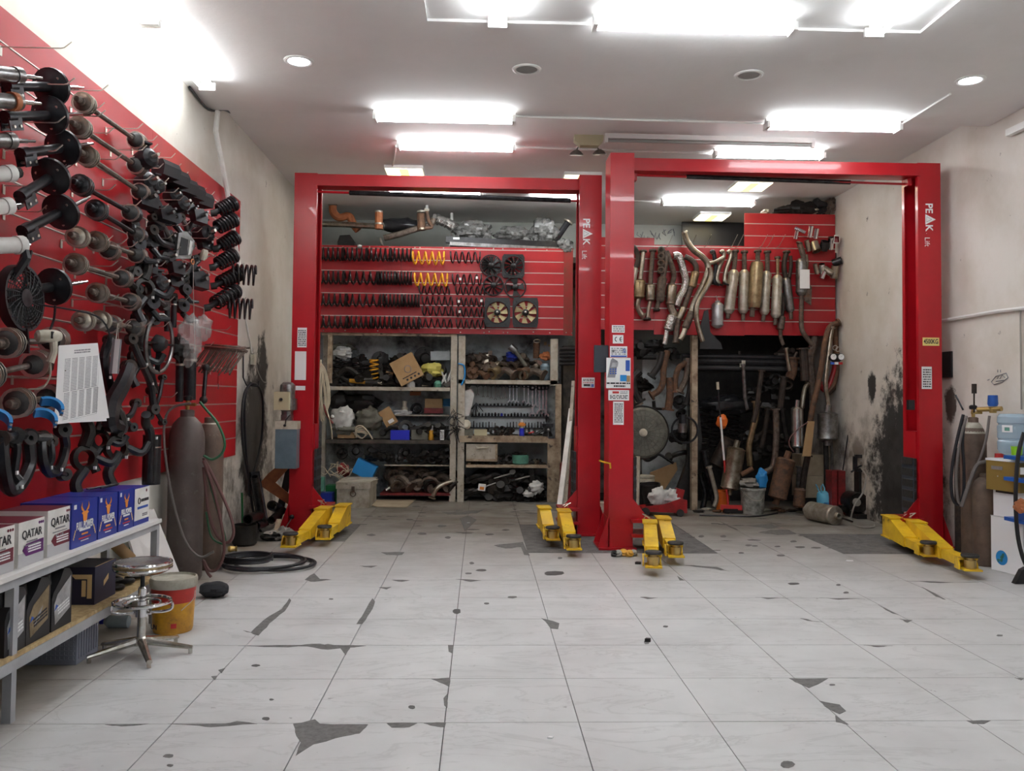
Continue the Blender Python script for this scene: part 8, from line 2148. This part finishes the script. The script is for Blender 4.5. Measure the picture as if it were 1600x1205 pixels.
X = lambda px,py,dy=0: onY(py_ + dy,px,py)
part('base',MB().span((X(1330,812).x,py_ - .15,.003),(X(1362,812).x,py_ + .18,.06)),'grime',t,0,world=True)
part('motor',MB().cyl((X(1336,795).x,py_ - .12,.20),(X(1336,795).x,py_ + .16,.20),.12,n=18),'grime_metal',t,world=True)
part('column',MB().span((X(1342,760).x,py_,.06),(X(1356,760).x,py_ + .14,X(1350,732).z)),'grime',t,0,world=True)
fr_ = MB(); A,B = X(1336,735),X(1352,713)
for p,q2 in (((A.x,A.z),(B.x,A.z)),((B.x,A.z),(B.x,B.z)),((B.x,B.z),(A.x,B.z)),((A.x,B.z),(A.x,A.z))): fr_.bar((p[0],py_,p[1]),(q2[0],py_,q2[1]),.045,.04)
part('top_frame',fr_,'black_satin',t,0,world=True)
part('cap',MB().lathe([(.05,0),(.05,.02),(.02,.03)],X(1338,785,-.13),(0,-1,.1),14),'cable_grey',t,world=True)
part('lever',MB().tube(smooth_path([X(1330,738),X(1342,729),X(1356,727)],4),.012,6),'dark_steel',t,world=True)
pts = [onY(10.42,1346,732),onY(10.2,1353,745),onY(10.15,1348,770),onY(10.1,1335,790)] + [onZ(.012,1330,816),onZ(.012,1345,824),onZ(.012,1364,824),onZ(.012,1366,820)]
solo('cable','pale cable drooping from the black pump onto the floor','cable',MB().tube(smooth_path(pts,5),.010,6),'cable_grey')
for k,(x,y,kd,s) in enumerate(((1095,575,'cast',.1),(1205,610,'cast',.13),(1196,590,'hub',.09),(1212,600,'ring',.08),(1236,590,'cast',.10),(1230,612,'ring',.08),(1218,625,'bracket',.12),(1205,650,'cast',.12),(1228,560,'cast',.11),(1190,715,'cast',.13),(1225,700,'cast',.12),(1200,690,'arm',.12),(1168,690,'cast',.10),(1320,800,'cast',.07),(1160,560,'bracket',.06),(1176,622,'cast',.10))):
 nm,ct = KN[kd]
 heap(nm,f'black {WORD[kd]} of the exhaust corner heap, {ORD[k]} of that heap',ct,x,y,kd,s,400 + k,['grime','grime_metal','rust_dark'][k % 3],None,11.55 if k != 13 else 10.7,'dark parts in the exhaust corner')
rnd = random.Random(14)
for k in range(14):
 p = onZ(.002,1095 + 14 * k + rnd.uniform(-4,4),800 + rnd.uniform(-4,3)); p.y = min(p.y,11.25)
 solo('debris',f'flake of dirt or metal on the floor along the exhaust corner, {ORD[k]} from the jack','debris',MB().lump(p + V3((0,0,.016)),(rnd.uniform(.03,.10),.04,.018),500 + k,.5,10,6,2.5,.001),rnd.choice(['rust_brown','grime','rust_dark','bucket_lid']),'floor debris')
solo('floor_hose','thin dark cable lying on the floor along the exhaust corner','cable',MB().tube(smooth_path([onZ(.01,1093,805),onZ(.01,1130,806),onZ(.01,1180,807),onZ(.01,1215,802)],5),.010,6),'hose_black')
# ================================================================ right side: cylinders, water dispenser, rack
cp = onZ(0,1529,872)
C1 = V3((XR - .17,7.75,0))
zt1 = onY(C1.y,1525,650).z
rot = None
t = gas_cylinder(V3((onY(7.72,1521,700).x,7.72,0)),'tall dark gas cylinder by the right wall with hoses looped on its valve',.108,zt1 - .03,'cylinder_rust')
vx = t.location
part('paint_cap',MB().lathe([(.10,0),(.07,.07),(.048,.10)],(0,0,(zt1 - .03) * .90),(0,0,1),22,caps=False),'bucket_lid',t)
part('regulator',MB().cyl((.03,-.02,zt1 + .06),(.13,-.22,zt1 + .07),.022,n=10).lathe([(.03,0),(.035,.05)],(.10,-.14,zt1 + .03),(0,0,1),12),'brass',t)
part('regulator_knob',MB().lathe([(.035,0),(.045,.02),(.04,.10)],(.10,-.14,zt1 + .09),(0,0,1),14),'blue_plastic',t)
C2y = 7.55
zt2 = onY(C2y,1548,742).z
t = gas_cylinder(V3((onY(C2y,1539,800).x,C2y,0)),'shorter brown gas cylinder between the tall one and the water dispenser',.10,zt2,'cylinder_rust',False)
part('valve',MB().cyl((.05,0,zt2),(.05,0,zt2 + .10),.018,n=8),'brass',t)
part('valve_wheel',MB().lathe([(.03,0),(.045,.01),(.04,.09)],(.14,0,zt2 + .10),(0,0,1),12),'ink_red',t)
hy = 7.58
def hp_(pts,r,m_,name,lab,y=hy): return solo(name,lab,'hose',MB().tube(smooth_path([onY(y,*p) for p in pts],6),r,8),m_)
hp_([(1505,648),(1497,680),(1489,720),(1486,755),(1489,780),(1497,788),(1505,772),(1506,735),(1504,690),(1507,655)],.014,'hose_black','hose','black hose hanging in a long loop on the tall right gas cylinder')
hp_([(1510,650),(1500,690),(1494,740),(1497,782),(1504,784),(1512,760),(1528,725),(1540,690),(1546,650)],.012,'hose_grey','hose','grey-brown hose sweeping across the tall right gas cylinder',hy - .02)
hp_([(1546,720),(1530,724),(1522,735),(1512,762),(1502,792)],.016,'hose_grey','hose','thick brown hose from the shorter cylinder valve',hy - .03)
solo('thin_rod','thin dark rod sticking up from the hoses of the tall right cylinder','rod',MB().cyl(onY(7.7,1505,641),onY(7.75,1493,617),.008,n=6),'dark_steel')
solo('dip_stick','slim brush-like rod standing on the tall right cylinder','rod',MB().cyl(onY(7.7,1522,645),onY(7.7,1522,612),.008,n=6).cyl(onY(7.7,1522,615),onY(7.7,1522,600),.022,n=8),'rust_dark')
# graffiti on the wall
q = MB()
for pts in ([(1549,597),(1556,588),(1572,583),(1575,590),(1566,597),(1553,601),(1549,597)],[(1558,592),(1560,588)],[(1562,592),(1566,586),(1570,590)],[(1556,596),(1562,595),(1568,594)],[(1559,582),(1559,578)],[(1563,582),(1563,578)],[(1543,594),(1546,593)]):
 q.tube([onX(XR - .004,*p) for p in pts],.004,4)
solo('wall_scribble','small pen scribble on the right wall above the gas cylinders','marking',q,'ink_grey',kind='stuff')
# water dispenser
DX0 = 4.36;
a = onZ(0,1549,890)
D0 = V3((a.x,a.y,0)); DW,DD = .34,.235
R = Matrix.Rotation(-1.36,3,'Z')
t = thing('water_dispenser','white water dispenser with a gold panel and globe sticker','water dispenser',D0)
def dbox(x0,y0,z0,x1,y1,z1): return MB().box(R @ V3(((x0 + x1) / 2,(y0 + y1) / 2,(z0 + z1) / 2)),(x1 - x0,y1 - y0,z1 - z0),R)
zz = lambda py: onY(D0.y,1560,py).z
z1_,z2_,z3_ = zz(805),zz(764),zz(717)
part('cabinet',dbox(0,0,.003,DW,DD,z1_),'fridge_white',t,0)
part('tap_bay',dbox(.008,.02,z1_ + .002,DW - .008,DD,z2_),'fridge_white',t,0)
part('door_seam',dbox(-.002,-.003,z1_ - .004,DW + .002,.0,z1_ + .002),'box_grey',t,0)
part('front_panel',dbox(-.01,-.035,z2_ + .0,DW + .01,.03,z3_ - .01),'gold_panel',t,0)
part('drip_slot',dbox(.06,-.004,z2_ - .022,.26,.02,z2_ - .002),'black_plastic',t,0)
part('upper_case',dbox(-.005,.03,z2_ + .002,DW + .005,DD + .002,z3_ - .01),'fridge_white',t,0)
part('top',dbox(-.012,-.04,z3_ - .010,DW + .012,DD + .01,z3_ + .008),'fridge_white',t,0)
part('badge',dbox(.05,-.038,z3_ - .085,.17,-.035,z3_ - .055),'label_silver',t,0)
part('lamp_dot',MB().cyl(R @ V3((.12,-.036,z3_ - .14)),R @ V3((.12,-.040,z3_ - .14)),.005,n=8),'ink_white',t)
gz = zz(868)
st = part('globe_sticker',MB().cyl(R @ V3((.115,.0,gz)),R @ V3((.115,-.002,gz)),.062,n=28),'sky_blue',t)
q = MB(); rnd = random.Random(2)
for k in range(6): q.lump(R @ V3((.115 + rnd.uniform(-.03,.03),-.003,gz + rnd.uniform(-.03,.03))),(.018,.0006,.014),k + 600,.5,10,6)
part('globe_land',q,'green_mint',st,kind='stuff')
bc = R @ V3((DW / 2,.10,0))
t = thing('water_bottle','large pale blue water bottle upside down on the dispenser','water bottle',D0 + V3((bc.x,bc.y,z3_ + .009)))
part('bottle',MB().lathe([(.05,.0),(.055,.02),(.12,.05),(.137,.08),(.138,.15),(.130,.16),(.130,.17),(.138,.18),(.138,.28),(.128,.29),(.128,.30),(.138,.31),(.136,.36),(.12,.385),(0,.39)],n=32),'water_bottle',t)
part('label',MB().lathe([(.1385,.275 - .1),(.1390,.275 - .1),(.1390,.275),(.1385,.275)],n=32,caps=False),'water_bottle',t) if 0 else None
lq = MB().box((-.118,-.078,.26),(.085,.004,.06),Matrix.Rotation(-.98,3,'Z')); part('label',lq,'sticker',t,0)
lq = MB().box((-.121,-.079,.257),(.04,.004,.03),Matrix.Rotation(-.98,3,'Z')); part('label_print',lq,'green_mint',t,0)
c = R @ V3((DW - .07,.015,0))
t = thing('cup','lime green plastic cup standing on the water dispenser','cup',D0 + V3((c.x,c.y,z3_ + .0085)))
part('cup',MB().lathe([(.036,.001),(.045,.115),(.042,.115),(.034,.008),(0,.008)],n=24),'lime',t)
# curved display rack at the frame edge
ra = onZ(0,1592,912)
t = thing('display_rack','black curved-sided display rack cut by the frame edge','rack',(ra.x + .0,ra.y,0))
ry = ra.y
side = [onY(ry,1600,676),onY(ry,1592,705),onY(ry,1588,745),(onY(ry,1587,790)),onY(ry,1590,835),onY(ry,1597,868),onY(ry,1606,890)]
part('side_bow',MB().tube(smooth_path(side,5),.016,8),'black_plastic',t,world=True)
part('side_bow',MB().tube([p + V3((.45,0,0)) for p in smooth_path(side,5)],.016,8),'black_plastic',t,world=True)
part('foot',MB().prism([(0,0),(.55,0),(.50,.05),(.10,.13),(.06,.11)],V3((ra.x - .05,ry + .02,.002)),(1,0,0),(0,0,1),.05),'black_plastic',t,0,world=True)
for z,m_ in ((onY(ry,1592,750).z,'blue_plastic'),(onY(ry,1592,815).z,'blue_plastic'),(onY(ry,1596,715).z,'blue_plastic')):
 part('shelf',MB().span((ra.x + .07,ry + .02,z - .03),(ra.x + .50,ry + .30,z)),m_,t,0,world=True)
part('price_strip',MB().span((ra.x + .03,ry + .012,onY(ry,1595,742).z),(ra.x + .48,ry + .018,onY(ry,1595,731).z)),'sticker',t,0,world=True)
zs_ = onY(ry,1592,815).z
for k in range(3):
 solo('sachet',f'blue packet standing on the display rack at the frame edge, {ORD[k]} inwards','packet',MB().span((ra.x + .04 + .09 * k,ry + .06,zs_ + .002),(ra.x + .11 + .09 * k,ry + .10,zs_ + .13)),['blue_plastic','ink_gold','blue_plastic'][k],smooth=0)
solo('work_gloves','brown gloves hung on the display rack at the frame edge','gloves',MB().lump(onY(ry - .03,1596,790),(.06,.04,.05),140,.6,12,10,2.5),'orange_rust')
# dark strip and pipe behind the right lift post, small floor litter
solo('waste_pipe','dark upright pipe in the wall corner behind the right lift post','pipe',MB().cyl((XR - .08,8.25,0.002),(XR - .08,8.25,1.0),.05,n=12),'rust_dark')
solo('wall_plate','black plate on the right wall beside the far post','plate',MB().span((XR - .02,8.50,onX(XR,1478,590).z),(XR - .001,8.78,onX(XR,1478,550).z)),'black_plastic',smooth=0)
for (x,y),lab,m_,r in (((860,1152),'white paper scrap on the tiles near the front','sticker',.014),((1327,876),'white paper scrap on the tiles in the right bay','sticker',.04),((1012,1002),'black rubber crumb on the tiles in the middle','black_rubber',.02),((732,817),'white speck on the tiles before the shelves','sticker',.02),((997,881),'black rubber puck on the floor before the near middle post','black_rubber',.03)):
 p = onZ(.003,x,y)
 q = MB().prism([(-r,-r * .5),(r * .6,-r * .8),(r,r * .3),(-r * .3,r * .7)],p - V3((0,0,.0025)),(1,0,0),(0,1,0),.004 if m_ == 'sticker' else .02)
 solo('litter',lab,'litter',q,m_,smooth=0)
for k,(x,m_,r) in enumerate(((966,'cable_grey',.035),(975,'bucket_yellow',.04),(984,'bucket_yellow',.035),(991,'cable_grey',.032),(960,'grime_metal',.03))):
 p = onZ(.03,x,865)
 solo('pad_adapter',f'round lift pad adapter on the floor before the near middle post, {ORD[k]} of the heap','adapter',MB().lathe([(r,-.028),(r,.01),(r * .6,.015),(r * .6,.03)],(p.x,p.y + .03 * (k % 2),.03),(.2 * (k % 3 - 1),-.6,.6),14),m_,'pad adapters on the floor')
solo('bottle_jug','white plastic jug on the floor between the middle posts','jug',MB().span(onY(9.6,938,815),onY(9.75,946,784)),'off_white',smooth=0)
